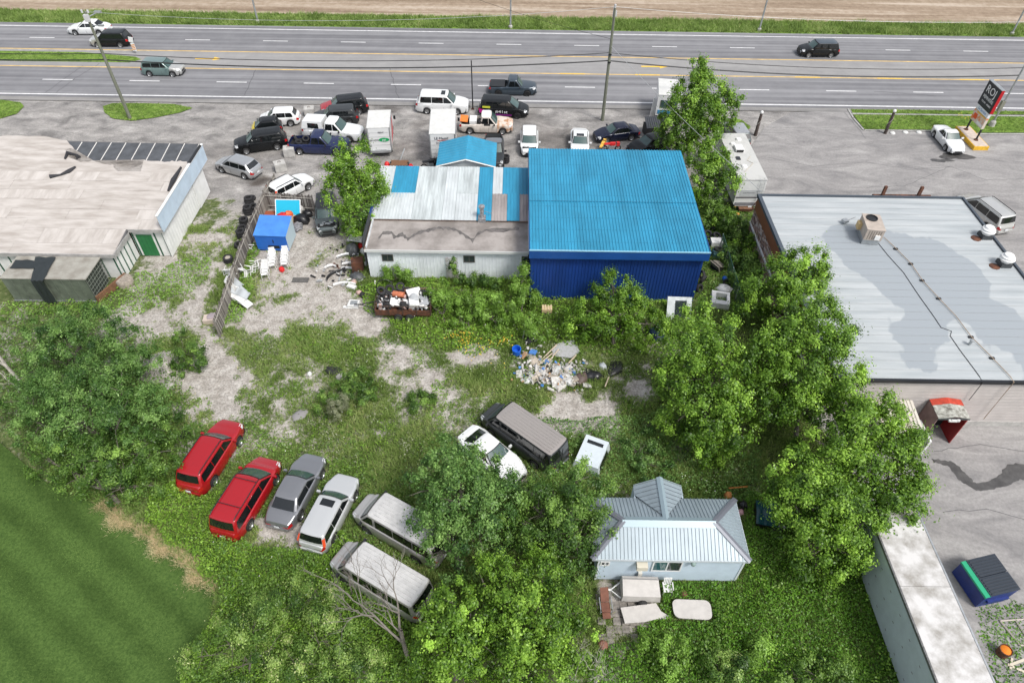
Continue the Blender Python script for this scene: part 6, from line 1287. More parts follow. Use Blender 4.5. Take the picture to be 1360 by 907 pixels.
# ------------------------------------------------------------------ yard things
M_tyr = mat('old_tyre', (.022, .022, .024), .8, var=.3, vs=4)
m = MB(); m.lathe([(.19, -.08), (.24, -.11), (.32, -.10), (.345, -.05), (.345, .05), (.32, .10), (.24, .11), (.19, .08), (.21, 0)], 22, close=True); TYRE = m.build('tyre', M_tyr, smooth=50, link=False).data
def tyre(loc, rot, lab, group, s=1.0):
    o = bpy.data.objects.new('tyre', TYRE); C.objects.link(o); o.location = loc; o.rotation_euler = rot; o.scale = (s, s, s); return tag(o, lab, 'tyre', group)
ordn = ['first', 'second', 'third', 'fourth', 'fifth', 'sixth', 'seventh', 'eighth']
r2 = random.Random(12)
for i, (px, py, n) in enumerate(((331, 268, 3), (329, 280, 3), (325, 296, 3), (321, 312, 3), (318, 326, 2), (336, 275, 2), (333, 262, 1), (323, 304, 2))):
    q = P(px, py, .25)
    for k in range(n): tyre((q.x + r2.uniform(-.06, .06), q.y + r2.uniform(-.06, .06), .12 + k * .235), (r2.uniform(-.05, .05), r2.uniform(-.05, .05), r2.uniform(0, 3)), f"black tyre at {('the bottom', 'the middle', 'the top')[k if n == 3 else (0, 2)[k]]} of the {ordn[i]} stack along the plank fence", 'tyres stacked along the plank fence', 1.12)
q = P(303, 344, .3); tyre((q.x, q.y, .14), (.1, 0, 0), 'lower black tyre of the pair beside the bend of the plank fence', 'tyres beside the fence bend', 1.1)
t = thing('tyre', 'upper tyre with dusty pale rim beside the bend of the plank fence', 'tyre', (q.x, q.y, .38), 0, 'tyres beside the fence bend'); inst('rubber', TYRE, t, (0, 0, 0), (.08, .05, 0), (1.1, 1.1, 1.1)); MB().lathe([(.22, .09), (.2, .05), (.08, .04), (.07, 0), (0, 0)], 16).build('rim', mat('dusty_rim', (.40, .36, .31), .7), t)
q = P(672, 212, .3)
for k in range(3): tyre((q.x, q.y, .13 + k * .24), (0, 0, k), f"black tyre at {('the bottom', 'the middle', 'the top')[k]} of the stack by the white open bonnet hatchback", 'tyres stacked near the parked cars')
# tyres in the navy pickup bed
for k, (x, y, z, rx) in enumerate(((-1.3, .3, 1.0, .5), (-1.9, -.2, .9, .2), (-2.3, .4, .95, 1.2))):
    v = NAVY.matrix_basis @ Vector((x, y, z)); tyre(v, (rx, .2, k), f"worn tyre lying in the open bed of the navy pickup, {('nearest the cab', 'in the middle', 'nearest the tailgate')[k]}", 'tyres in the navy pickup bed')

# plank fences
M_plank = [mat('grey_plank', (.22, .20, .18), .9, var=.3, vs=4, strch=(5, 5, .6)), mat('pale_plank', (.31, .29, .26), .9, var=.25, vs=4, strch=(5, 5, .6)), mat('dark_plank', (.12, .105, .095), .9, var=.3, vs=4, strch=(5, 5, .6))]
BOARD = {}
def plank_mesh(mm, w=.135, h=1.65):
    k_ = (mm.name, w, h)
    if k_ not in BOARD: BOARD[k_] = MB().box((0, 0, h / 2), (w, .025, h)).build('board', mm, link=False).data
    return BOARD[k_]
def fence(label, pts, h=1.65, lean=0.0, gap=.012, seed=1):
    pts = [Vector((p[0], p[1], 0)) for p in pts]; t = thing('plank_fence', label, 'fence', pts[0]); r2 = random.Random(seed)
    for a, b in zip(pts[:-1], pts[1:]):
        d = b - a; L_ = d.length; ang = math.atan2(d.y, d.x); n = int(L_ / .147)
        for k in range(n):
            p = a + d * ((k + .5) / n) - pts[0]; o = inst('board', plank_mesh(r2.choice(M_plank), .135, h), t, (p.x, p.y, 0), (lean + r2.uniform(-.02, .02), r2.uniform(-.015, .015), ang), (1, 1, r2.uniform(.94, 1.03)))
        for zz in (.35, h - .3):
            m = MB(pts[0]); nrm = Vector((-d.y, d.x, 0)).normalized() * -.04; m.tube([a + nrm + Vector((0, 0, zz)), b + nrm + Vector((0, 0, zz))], .04, 4); m.build('rail', M_plank[1], t)
        for q in (0, .5, 1):
            m = MB(pts[0]); p = a + d * q; m.box((p.x, p.y, h / 2), (.1, .1, h + .05), ang); m.build('post', M_plank[0], t)
    return t
fence('long leaning grey plank fence between the stacked tyres and the gravel yard', [(-21.1, 48.7), (-21.15, 44.6), (-21.0, 41.0), (-20.75, 37.8), (-20.45, 33.3)], lean=.05)
fence('plank fence of dark boards across the yard behind the cyan framed panel', [(-21.1, 48.75), (-17.0, 48.4)], seed=2)
fence('short pale plank fence stub running back towards the road', [(-21.2, 48.9), (-20.9, 51.4)], 1.75, seed=3)

# blue plastic shed
q = P(366, 322, .7); t = thing('plastic_shed', 'bright blue box shed with sloping lid roof inside the plank fence', 'shed', (-19.1, 43.9, 0), R(-2))
MBl = mat('bright_blue_shed_paint', (.02, .13, .50), .5, var=.08, vs=1.5); MBl2 = mat('blue_shed_roof_paint', (.06, .22, .62), .5, var=.12, vs=1.5)
m = MB(); m.add([(-1.25, -.95, .1), (1.25, -.95, .1), (1.25, 1.1, .1), (-1.25, 1.1, .1), (-1.25, -.95, 1.55), (1.25, -.95, 1.55), (1.25, 1.1, 1.95), (-1.25, 1.1, 1.95)], [(0, 1, 5, 4), (2, 3, 7, 6), (3, 0, 4, 7)]); m.build('wall', MBl, t)
m = MB(); m.add([(1.25, -.95, .1), (1.25, 1.1, .1), (1.25, 1.1, 1.95), (1.25, -.95, 1.55)], [(0, 1, 2, 3)]); m.build('side_wall', mat('pale_blue_side', (.45, .56, .62), .6), t)
m = MB(); m.add([(-1.3, -1.0, 1.56), (1.3, -1.0, 1.56), (1.3, 1.15, 1.98), (-1.3, 1.15, 1.98), (-1.3, -1.0, 1.50), (1.3, -1.0, 1.50)], [(0, 1, 2, 3), (0, 1, 5, 4)]); m.build('roof', MBl2, t)
MB().box((.1, -.96, .45), (.9, .03, .25)).build('opening', M_black, t); MB().box((.15, -.965, 1.0), (.06, .03, .28)).build('handle', M_black, t)
M_cy = mat('cyan_panel_paint', (.01, .42, .62), .35)
t = thing('framed_panel', 'cyan panel with white frame leaning on the dark plank fence', 'panel', (-18.9, 47.4, 0)); Rt = Matrix.Rotation(R(-38), 3, 'X')
MB().box((0, .1, .95), (2.0, .03, 1.35), rot=Rt).build('panel', M_cy, t)
m = MB(); [m.box(Vector((0, .1, .95)) + Rt @ Vector(c_), s_, rot=Rt) for c_, s_ in (((0, -.01, .70), (2.14, .06, .07)), ((0, -.01, -.70), (2.14, .06, .07)), ((1.03, -.01, 0), (.07, .06, 1.33)), ((-1.03, -.01, 0), (.07, .06, 1.33)))]; m.build('frame', M_wplast, t)
def jbox(name, px, py, size, m_, lab, cat, z=0, rz=0, rot=None):
    q = P(px, py, z + size[2] / 2); mb = MB(); mb.box((0, 0, size[2] / 2), size, rot=rot); o = mb.build(name, m_); o.location = (q.x, q.y, z); o.rotation_euler = (0, 0, rz); return tag(o, lab, cat)
def lump(name, px, py, r, h, m_, lab, cat, seed=0, sx=1.3, z=0):
    r2 = random.Random(seed); q = P(px, py, z + h / 2); mb = MB(); n = 12; pr = [(1, 0), (1.08, .3), (.85, .75), (.45, .98), (.08, 1.0)]
    rows = []
    for a, b in pr: rows.append([(sx * r * a * math.cos(6.283 * k / n) * (1 + .25 * math.sin(3 * k + seed) * a + r2.uniform(-.08, .08)), r * a * math.sin(6.283 * k / n) * (1 + r2.uniform(-.12, .12)), h * b + r2.uniform(-.05, .05) * h) for k in range(n)])
    for rr in rows: rr.append(rr[0])
    mb.grid(rows); o = mb.build(name, m_, smooth=50); o.location = (q.x, q.y, z); o.rotation_euler = (0, 0, seed); return tag(o, lab, cat)
M_redpl = mat('red_plastic', (.60, .02, .02), .45); M_bag = mat('black_plastic_bag', (.015, .015, .017), .3, bump=.5, bs=10); M_bluepl = mat('blue_barrel_plastic', (.01, .12, .60), .4)
jbox('rusty_tray', 362, 286, (1.6, .9, .2), mat('rust_red_sheet', (.30, .08, .04), .8), 'rust red tray on the ground left of the cyan panel', 'tray')
lump('red_toy_car', 376, 287, .42, .5, M_redpl, 'red plastic toy heap between the cyan panel and blue shed', 'toy', 3, z=.4); lump('orange_cushion', 383, 284, .28, .5, mat('orange_red_plastic', (.7, .12, .03), .5), 'small orange red cushion beside the red plastic toy', 'cushion', 4, z=.5)
lump('tan_sack', 390, 288, .38, .55, mat('tan_fabric', (.34, .26, .17), .9), 'tan sack right of the red toy at the fence corner', 'sack', 5); lump('black_bag', 400, 290, .5, .7, M_bag, 'big black rubbish bag at the fence corner by the suv', 'bag', 6)
lump('white_bag', 398, 276, .35, .6, mat('grey_white_bag', (.55, .54, .52), .6), 'crumpled grey white bag against the dark plank fence', 'bag', 7); lump('scrap_heap', 395, 300, .45, .35, mat('mixed_scrap', (.35, .35, .36), .6, col2=(.06, .06, .07), vs=5), 'small mixed grey scrap heap right of the blue shed', 'scrap heap', 8)
lump('black_bag', 408, 283, .35, .5, M_bag, 'smaller black bag at the right end of the dark plank fence', 'bag', 9)

# white plastic chairs in stacks and loose
def shell_chair_mesh():
    m = MB(); m.box((0, 0, .42), (.46, .44, .025)); m.box((0, .27, .64), (.44, .03, .46), rot=Matrix.Rotation(R(-14), 3, 'X'))
    for sx in (-1, 1):
        m.tube([(sx * .25, -.22, .60), (sx * .25, .26, .64)], .028, 5)
        m.tube([(sx * .23, -.22, .60), (sx * .26, -.27, 0)], .025, 4); m.tube([(sx * .22, .22, .44), (sx * .26, .32, 0)], .025, 4)
    return m.build('plastic_chair', M_wplast, link=False).data
SHC = shell_chair_mesh()
def chair_at(loc, rot, lab, g): o = bpy.data.objects.new('plastic_chair', SHC); C.objects.link(o); o.location = loc; o.rotation_euler = rot; return tag(o, lab, 'chair', g)
for si, (px, py, n, rz, nm) in enumerate(((361, 352, 4, .3, 'left of the pair below the blue shed'), (378, 350, 4, .15, 'right of the pair below the blue shed'), (352, 364, 3, .2, 'nearest the fence'))):
    q = P(px, py, .3)
    for k in range(n): chair_at((q.x + k * .015, q.y + .22 * k * .9, .02 + k * .16), (R(6), 0, rz), f"{ordn[k]} white plastic chair in the stack {nm}", 'white plastic chairs stacked below the blue shed')
for k, (px, py) in enumerate(((300, 358), (305, 362), (310, 358), (316, 364), (322, 360), (328, 356))):
    q = P(px + 5, py, .3); chair_at((q.x, q.y, .3 + .1 * (k % 3)), (R(75 + 10 * (k % 3)), R(12 * k), .4 * k), f"upturned white plastic chair by the fence, {ordn[k]} from the left in the heap", 'upturned chairs by the fence')
def lounger(px, py, z, rz, tilt, mm, lab):
    q = P(px, py, z); t = thing('sun_lounger', lab, 'sun lounger', (q.x, q.y, z), rz); t.rotation_euler = (tilt, 0, rz)
    m = MB(); rows = [[(x, y, .05 * math.sin(x * 6) + .03) for x in np.linspace(-.85, .85, 22)] for y in (-.28, .28)]; m.grid(rows); rows = [[(a[0], a[1], a[2] - .05) for a in r_] for r_ in rows]; m.grid(rows, 0, True); m.build('slatted_bed', mm, t, smooth=50)
    m = MB(); [m.box((x, y, -.12), (.08, .05, .3)) for x in (-.7, .7) for y in (-.25, .25)]; m.build('leg', mm, t)
M_gpl = mat('grey_white_plastic', (.45, .48, .50), .5)
lounger(311, 374, .7, -.75, .5, M_gpl, 'grey plastic sun lounger on its side against the fence, uppermost'); lounger(315, 382, .6, -.7, .3, M_gpl, 'grey plastic sun lounger lying below the tangled chairs')
lounger(314, 393, .55, -.62, .2, M_wplast, 'white wavy plastic sun lounger lying across the heap'); lounger(322, 400, .35, -.6, .1, M_wplast, 'white wavy plastic sun lounger at the bottom of the heap')
lounger(306, 378, .8, -.9, .9, M_wplast, 'white plastic sun lounger standing on edge against the fence'); lounger(318, 388, .75, -.5, .5, M_gpl, 'grey white sun lounger slanting between the two white wavy ones')
lump('red_pot', 374, 357, .2, .3, M_redpl, 'small red pot at the foot of the right chair stack', 'pot', 2)
t = thing('stool', 'small white folding stool standing left of the blue shed', 'stool', P(334, 334)); m = MB(); m.tube([(-.3, 0, 0), (.2, 0, .5)], .03, 5); m.tube([(.3, 0, 0), (-.2, 0, .5)], .03, 5); m.tube([(-.25, .2, .5), (.3, .2, .5)], .03, 5); m.build('frame', M_wplast, t)
jbox('planter_box', 280, 424, (.95, .7, .4), mat('pinkish_planter', (.52, .44, .38), .8), 'pale pinkish box at the near end of the plank fence', 'box', rz=.15); lump('planter_soil', 281, 419, .28, .12, mat('mauve_grey', (.33, .28, .30), .8), 'round grey mauve lump sitting on the pale box', 'lump', 1, z=.4)
m = MB(); m.tube([(-.5, -.9, .05), (.4, .8, .4)], .04, 5); o = m.build('pole', mat('pale_pole_wood', (.42, .38, .32), .8)); o.location = P(291, 418); tag(o, 'thin pale pole lying against the near end of the fence', 'pole')
jbox('ground_grate', 399, 372, (1.25, .55, .03), mat('dark_grate', (.10, .095, .09), .8, var=.3, vs=8), 'dark rectangular grate set in the gravel yard', 'grate', z=.0)
# concrete blocks
for px, py, lab, rz in ((372, 221, 'pale concrete block standing alone in front of the silver hatchback', .45), (384, 201, 'pale concrete block behind the navy pickup tailgate', .2), (411, 148, 'pale concrete block near the red bonneted crossover', .2)):
    q = P(px, py, .4); t = thing('concrete_block', lab, 'concrete block', (q.x, q.y, 0), rz, 'concrete blocks in the car park'); m = MB(); m.prism([(-.5, -.42), (.5, -.42), (.5, .42), (-.5, .42)], 0, .8); m.build('block', M_conc, t); m = MB(); m.tube([(-.12, 0, .8), (-.1, 0, .92), (.1, 0, .92), (.12, 0, .8)], .02, 5); m.build('lifting_loop', M_rust, t)

# motorbikes and oddments behind the patched workshop and shed
def bike(px, py, m_, lab, rz=0):
    t = thing('motorcycle', lab, 'motorcycle', P(px, py, .4) - Vector((0, 0, .4)), rz)
    for x in (-.65, .65): m = MB(); m.lathe([(.2, -.06), (.28, -.06), (.31, 0), (.28, .06), (.2, .06)], 16, (x, 0, .31), Matrix.Rotation(R(90), 3, 'X'), close=True); m.build('wheel', M_tyre, t)
    m = MB(); m.box((.1, 0, .78), (.5, .28, .25)); m.box((-.45, 0, .8), (.6, .25, .1)); m.box((.6, 0, .75), (.3, .3, .35)); m.build('fairing', m_, t, smooth=30); MB().box((0, 0, .45), (.5, .3, .35)).build('engine', M_galv, t); m = MB(); m.tube([(.45, -.35, 1.0), (.4, 0, .95), (.45, .35, 1.0)], .025, 5); m.tube([(.4, 0, .95), (.65, 0, .3)], .03, 5); m.build('handlebar', M_black, t)
bike(812, 196, M_redpl, 'red motorcycle parked beside the dark blue saloon', .1); bike(800, 196, M_ygas, 'yellow forked motorcycle left of the red motorcycle', 1.2); bike(572, 219, M_black, 'black motorcycle with chrome parts behind the patched roof', .3); bike(582, 216, M_black, 'black motorcycle right beside the blue porch roof', .1)
lump('red_canister', 514, 219, .24, .6, M_redpl, 'red canister left of the folded trailer behind the patched roof', 'canister', 1, 1.0); lump('red_canister', 546, 222, .24, .6, M_redpl, 'red canister right of the folded trailer behind the patched roof', 'canister', 2, 1.0)
t = thing('utility_trailer', 'small bare trailer frame with raised drawbar behind the patched roof', 'trailer', P(531, 222)); MB().box((0, 0, .4), (1.6, .9, .1)).build('bed', M_woodb, t); m = MB(); m.tube([(0, .4, .4), (.45, 1.1, 1.3)], .06, 5); m.build('drawbar', M_galv, t); [MB().lathe([(0, -.07), (.25, -.07), (.25, .07), (0, .07)], 14, (s * .8, 0, .25), Matrix.Rotation(R(90), 3, 'Y')).build('wheel', M_tyre, t) for s in (-1, 1)]
# scrap by the workshop corner
M_ch = mat('dull_aluminium', (.50, .51, .52), .4, metal=.4, var=.2); M_pw = mat('white_scrap_paint', (.66, .66, .65), .6, var=.12)
def bumper(px, py, L_, m_, lab, rz, z=.12):
    q = P(px, py, z); m = MB(); rows = [[(x, .22 - .25 * (x / (L_ / 2)) ** 2 + a, b) for x in np.linspace(-L_ / 2, L_ / 2, 9)] for a, b in ((0, 0), (-.10, .06), (-.10, .2), (0, .26))]; m.grid(rows); o = m.build('car_bumper', m_, smooth=60); o.location = (q.x, q.y, z - .1); o.rotation_euler = (0, 0, rz); tag(o, lab, 'car bumper')
bumper(443, 365, 1.5, M_black, 'black car bumper lying alone on the gravel left of the scrap', .9); bumper(462, 340, 1.7, M_ch, 'silver bumper at the top left of the scrap pile', .2); bumper(468, 352, 1.6, M_pw, 'white bumper across the middle of the scrap pile', -.15); bumper(466, 359, 1.5, M_ch, 'dull silver strip bumper below the white one', -.3); bumper(458, 378, 1.7, M_pw, 'long white strip lying at the lower edge of the scrap', .05, .08); bumper(439, 355, .9, M_pw, 'curved white strip around the loop near the gravel', .2)
jbox('oven', 475, 352, (.9, .8, 1.0), M_rust, 'rusty brown open drum in the scrap pile by the corner', 'stove', rz=.2); lump('engine_block', 474, 366, .4, .4, mat('greasy_metal', (.07, .075, .08), .5, var=.4, vs=6), 'dark greasy engine lump below the rusty drum', 'engine', 3)
lump('engine_block', 468, 330, .5, .7, mat('greasy_metal', (.07, .075, .08), .5), 'dark machinery lump below the tree by the workshop', 'engine', 5); lump('red_canister', 479, 326, .22, .45, M_redpl, 'small red canister by the dark screen of the workshop', 'canister', 4, 1.0)
jbox('white_sheet', 473, 317, (1.3, .7, .06), M_pw, 'white metal sheet on top of the heap under the tree', 'metal sheet', z=.8, rz=-.2); lump('white_drum', 484, 333, .3, .55, M_pw, 'white drum beside the workshop wall corner', 'drum', 6, 1.0)
jbox('sink', 470, 404, (.8, .7, .25), M_pw, 'white square basin on the gravel by the trailer drawbar', 'basin', rz=-.1); jbox('sink_bowl', 470, 402, (.5, .4, .04), M_galv, 'grey bowl insert inside the white square basin', 'bowl', z=.26); jbox('white_sheet', 462, 408, (.7, .25, .04), M_pw, 'small white strip left of the white basin', 'metal sheet', rz=-.1)
jbox('white_box', 467, 381, (.7, .35, .2), M_pw, 'white frame box below the long white strip', 'box', rz=-.4); lump('oil_filter', 481, 391, .22, .35, M_dark, 'black lump beside pink scrap above the basin', 'lump', 8, 1.0); lump('pink_scrap', 477, 388, .2, .25, mat('pinkish_scrap', (.5, .34, .30), .7), 'small pinkish scrap piece above the basin', 'scrap', 9); lump('pink_scrap', 470, 374, .22, .2, mat('pinkish_scrap', (.5, .34, .30), .7), 'pinkish stone beside the long white strip', 'stone', 2)
r2 = random.Random(31); sc = MB(); c0 = P(464, 352)
for k in range(90): sc.box((c0.x + r2.gauss(0, 1.1), c0.y + r2.gauss(0, 1.4), .06 + r2.random() * .1), (r2.uniform(.08, .5), r2.uniform(.04, .14), r2.uniform(.03, .12)), mi=r2.choice((0, 1, 2, 2, 3)), rot=Matrix.Rotation(r2.uniform(0, 6), 3, 'Z') @ Matrix.Rotation(r2.uniform(-.4, .4), 3, 'Y'))
o = sc.build('scrap_litter', [M_pw, M_ch, M_dark, M_rust]); tag(o, 'scattered small scrap metal and plastic bits by the workshop corner', 'scrap', kind='stuff')
m = MB(); m.lathe([(.62, -.03), (.66, 0), (.62, .03), (.6, 0)], 30, (0, 0, .75), Matrix.Rotation(R(80), 3, 'X'), close=True); o = m.build('hoop', M_black); o.location = P(513, 391); tag(o, 'large thin black hoop standing against the white workshop wall', 'hoop')

# loaded trailer ----------------------------------------------------
a, b_ = P(500, 424), P(573, 424); tw = (b_ - a).length; t = thing('cage_trailer', 'rusty cage trailer loaded with tyres and scrap by the workshop', 'trailer', ((a.x + b_.x) / 2, a.y + 1.0, 0)); TRL = t
m = MB(); m.box((0, 0, .45), (tw, 2.0, .1)); m.build('floor', M_rust, t)
for yy, nm in ((-1.0, 'side_panel'), (1.0, 'side_panel')): MB().box((0, yy, .7), (tw, .05, .45)).build(nm, M_rust, t)
for s in (-1, 1): MB().box((s * (tw / 2 - .02), 0, .7), (.05, 1.94, .45)).build('end_panel', M_rust, t)
m = MB()
for yy in (-1.03, 1.03):
    m.tube([(-tw / 2, yy, 1.32), (tw / 2, yy, 1.32)], .03, 5)
    for k in range(5): x = -tw / 2 + tw * k / 4; m.tube([(x, yy, .45), (x, yy, 1.32)], .03, 5)
for s in (-1, 1): m.tube([(s * tw / 2, -1.03, 1.32), (s * tw / 2, 1.03, 1.32)], .03, 5)
m.build('cage_rail', mat('dark_brown_steel', (.07, .045, .035), .7), t)
m = MB(); m.tube([(-tw / 2, -.5, .45), (-tw / 2 - 1.2, 0, .5), (-tw / 2, .5, .45)], .05, 5); m.tube([(-tw / 2 - 1.2, 0, .5), (-tw / 2 - 1.7, 0, .5)], .05, 5); m.build('drawbar', M_black, t)
for x in (-.35, .45):
    for s in (-1, 1): w = add_wheel(t, x, s * 1.12, .3)
def intr(dx, dy, dz): return (t.location.x + dx, t.location.y + dy, dz)
for k, (dx, dy, dz, rx, ry) in enumerate(((-1.65, .55, 1.25, .9, .3), (-1.1, .75, 1.4, 1.0, 0), (-.35, .95, 1.45, .8, .2), (-1.25, .2, 1.15, .9, -.2), (-1.7, 0, .9, .3, 0), (-1.15, -.75, 1.0, 1.2, 0), (1.6, .3, 1.25, .9, .5), (1.25, .6, 1.1, .3, .3), (-.7, .6, 1.1, .2, .3), (.1, .75, 1.15, 1.1, .3), (-1.65, .3, 1.6, .4, .5))):
    tyre(intr(dx, dy, dz), (rx, ry, 0), ('tyre at the far left corner of the cage trailer load', 'tyre with pale inside second from left in the trailer', 'tyre standing at the back middle of the trailer load', 'smaller tyre below the back row in the trailer', 'tyre lying low at the left end of the trailer', 'tyre behind the front rail at the left of the trailer', 'tyre leaning at the right end of the trailer load', 'tyre lying under the right end tyre in the trailer', 'tyre beneath the back middle tyres of the trailer', 'tyre behind the orange cylinder in the trailer', 'topmost tyre of the left heap in the trailer')[k], 'tyres loaded in the cage trailer', .95)
def tb(name, dx, dy, dz, size, rot, m_, lab, cat): mb = MB(); mb.box((0, 0, 0), size, rot=Matrix.Rotation(rot[2], 3, 'Z') @ Matrix.Rotation(rot[0], 3, 'X') @ Matrix.Rotation(rot[1], 3, 'Y')); o = mb.build(name, m_); o.location = intr(dx, dy, dz); tag(o, lab, cat)
m = MB(); m.tube([(-.4, .1, 0), (.4, -.1, .05)], .22, 12); o = m.build('gas_tank', mat('orange_tank_paint', (.50, .16, .08), .6, var=.2)); o.location = intr(-.4, .3, 1.25); tag(o, 'orange red cylinder lying in the middle of the trailer load', 'tank')
tb('metal_sheet', .75, .35, 1.3, (1.1, .9, .06), (.5, .25, .5), M_pw, 'big white metal panel slanting over the trailer load', 'metal panel'); tb('washing_machine', .75, -.5, 1.05, (.7, .65, .6), (.1, .2, .2), M_pw, 'white appliance behind the front rail of the trailer', 'appliance'); tb('metal_sheet', -.3, -.35, 1.1, (1.3, .6, .05), (.3, .1, -.1), M_pw, 'long white strip across the centre of the trailer', 'metal panel')
tb('metal_sheet', 1.35, -.2, 1.15, (.8, 1.0, .05), (.2, -.3, .3), M_ch, 'grey metal sheet at the right of the trailer load', 'metal panel'); tb('dark_box', 0, -.6, .95, (.5, .5, .5), (.2, .5, .4), M_dark, 'dark box behind the front rail in the trailer', 'box'); tb('pink_scrap', -1.6, -.85, 1.0, (.2, .15, .7), (0, .1, 0), MATS['pinkish_scrap'], 'pinkish post at the left front of the trailer', 'post'); tb('rusty_box', .3, .7, 1.2, (.7, .4, .25), (.2, .2, 0), M_rust, 'rusty box behind the orange cylinder in the trailer', 'box'); tb('metal_sheet', 1.45, -.7, 1.1, (.7, .2, .06), (.4, .5, .7), M_pw, 'torn white strip at the right front of the trailer', 'metal panel')
mb = MB(); mb.lathe([(.36, 0), (.3, .06), (0, .08)], 14, rot=Matrix.Rotation(R(60), 3, 'X')); o = mb.build('wheel_cover', M_ch); o.location = intr(.8, -.25, 1.45); tag(o, 'round dull metal cover on the white appliance', 'wheel cover')
r2 = random.Random(55); sc = MB((t.location.x, t.location.y, 1.0) if 0 else TRL.location)
for k in range(150):
    x_ = r2.uniform(-1.9, 1.9); y_ = r2.uniform(-.9, .9); z_ = .75 + .45 * (1 - (x_ / 2.2) ** 2) * (1 - (y_ / 1.3) ** 2) * r2.uniform(.5, 1.3); s_ = r2.uniform(.08, .38)
    sc.box((TRL.location.x + x_, TRL.location.y + y_, z_), (s_, s_ * r2.uniform(.3, .9), r2.uniform(.03, .16)), mi=r2.choice((0, 0, 1, 2, 2, 3, 4)), rot=Matrix.Rotation(r2.uniform(0, 6), 3, 'Z') @ Matrix.Rotation(r2.uniform(-.8, .8), 3, 'Y'))
o = sc.build('scrap_load', [M_pw, M_ch, M_dark, M_rust, MATS['pinkish_scrap']]); o.location = TRL.location; tag(o, 'jumbled small scrap filling the rusty cage trailer', 'scrap', kind='stuff')
# pallets/poles behind trailer
r2 = random.Random(77)
for k in range(5): m = MB(); m.tube([(-1.2, r2.uniform(-.2, .2), 0), (1.2, r2.uniform(-.2, .2), .1)], .04, 4); o = m.build('timber_pole', M_woodb if k % 2 else M_wood); q = P(556, 384, .3); o.location = (q.x, q.y - .25 * k, .35 + .1 * k); tag(o, f"{ordn[k]} from the wall of the thin timbers stacked behind the cage trailer", 'timber', 'timbers behind the trailer')
t = thing('wooden_crate', 'small tan wooden crate in weeds at the blue shed corner', 'crate', P(726, 415)); MB().box((0, 0, .35), (.75, .55, .3)).build('box', mat('tan_crate', (.50, .38, .22), .8), t); m = MB(); [m.box((x, 0, .52), (.1, .55, .03)) for x in (-.3, -.1, .1, .3)]; m.build('slat', mat('tan_slat', (.6, .48, .3), .8), t); MB().box((0, 0, .1), (.8, .6, .2)).build('base', M_dark, t)

# rubbish heap in the yard ------------------------------------------
m = MB(); m.lathe([(.0, .04), (.27, .04), (.30, .3), (.31, .62), (.27, .62), (.25, .2), (0, .2)], 20); o = m.build('barrel', M_bluepl, smooth=40); q = P(686, 466, .3); o.location = (q.x, q.y, 0); o.rotation_euler = (R(8), 0, 0); tag(o, 'open bright blue plastic barrel at the edge of the rubbish heap', 'barrel')
r2 = random.Random(41); sc = MB(); mats_ = [mat('white_litter', (.50, .485, .46), .7, var=.25, vs=6), mat('beige_litter', (.40, .35, .29), .8, var=.2), mat('blue_litter', (.08, .22, .55), .5), M_dark, mat('grey_litter', (.40, .39, .38), .7), mat('tan_litter', (.5, .30, .16), .8)]
for (px, py, sx_, sy_, n) in ((706, 475, .35, .8, 80), (728, 489, .8, .45, 110), (742, 500, .9, .6, 230), (722, 505, .8, .4, 110), (700, 498, .5, .35, 50), (755, 500, .6, .5, 80)):
    c0 = P(px, py)
    for k in range(n):
        s_ = r2.uniform(.05, .22) * (3.2 if r2.random() < .07 else 1); sc.box((c0.x + r2.gauss(0, sx_), c0.y + r2.gauss(0, sy_), .05 + r2.random() * .28), (s_, s_ * r2.uniform(.3, 1), r2.uniform(.02, .12)), mi=r2.choice((0, 0, 0, 0, 0, 0, 1, 1, 1, 4, 4, 3, 5, 0, 2)), rot=Matrix.Rotation(r2.uniform(0, 6), 3, 'Z') @ Matrix.Rotation(r2.uniform(-.7, .7), 3, 'Y') @ Matrix.Rotation(r2.uniform(-.5, .5), 3, 'X'))
o = sc.build('rubbish_heap', mats_); tag(o, 'sprawling heap of white and beige rubbish on the weeds', 'rubbish', kind='stuff')
for i, (px, py, L_, rz) in enumerate(((728, 470, 2.0, .9), (733, 476, 1.8, 1.0), (724, 478, 1.5, .8), (760, 478, .9, .9), (806, 508, .9, 1.2))): q = P(px, py, .2); m = MB(); m.box((0, 0, 0), (L_, .07, .05), rz); o = m.build('timber', mat('pale_timber', (.52, .43, .32), .8)); o.location = (q.x, q.y, .28); o.rotation_euler = (0, R(-5), 0); tag(o, ('upper pale timber strip lying across the rubbish heap', 'middle pale timber strip on the rubbish heap', 'lower left pale timber strip on the rubbish heap', 'short pale timber standing right of the rubbish heap', 'short pale stick on the bare ground by the black bags')[i], 'timber')
rslab('grey_tarpaulin', [(742, 456), (762, 452), (770, 468), (758, 476), (738, 474), (732, 466)], .1, .08, mat('grey_sheet_material', (.38, .38, .39), .7, bump=.6, bs=4), 'grey sheet spread on the ground behind the rubbish heap', 'sheet')
lump('black_bag', 772, 502, .42, .45, mat('brown_black_bag', (.10, .07, .06), .6), 'brown black bag right of the white rubbish', 'bag', 1); lump('black_bag', 783, 497, .4, .4, M_bag, 'shiny black bag between the brown bag and the far one', 'bag', 2); lump('black_bag', 791, 498, .35, .4, M_bag, 'black bag nearest the bare ground', 'bag', 3); lump('black_tray', 816, 488, .5, .25, M_bag, 'flat black bag furthest right of the rubbish', 'bag', 4, 1.5); lump('grey_bag', 801, 486, .25, .3, M_gpl, 'small grey bag left of the flat black one', 'bag', 5)
lump('black_box', 703, 452, .3, .45, M_dark, 'black box at the top of the rubbish heap beside weeds', 'box', 7, 1.0)
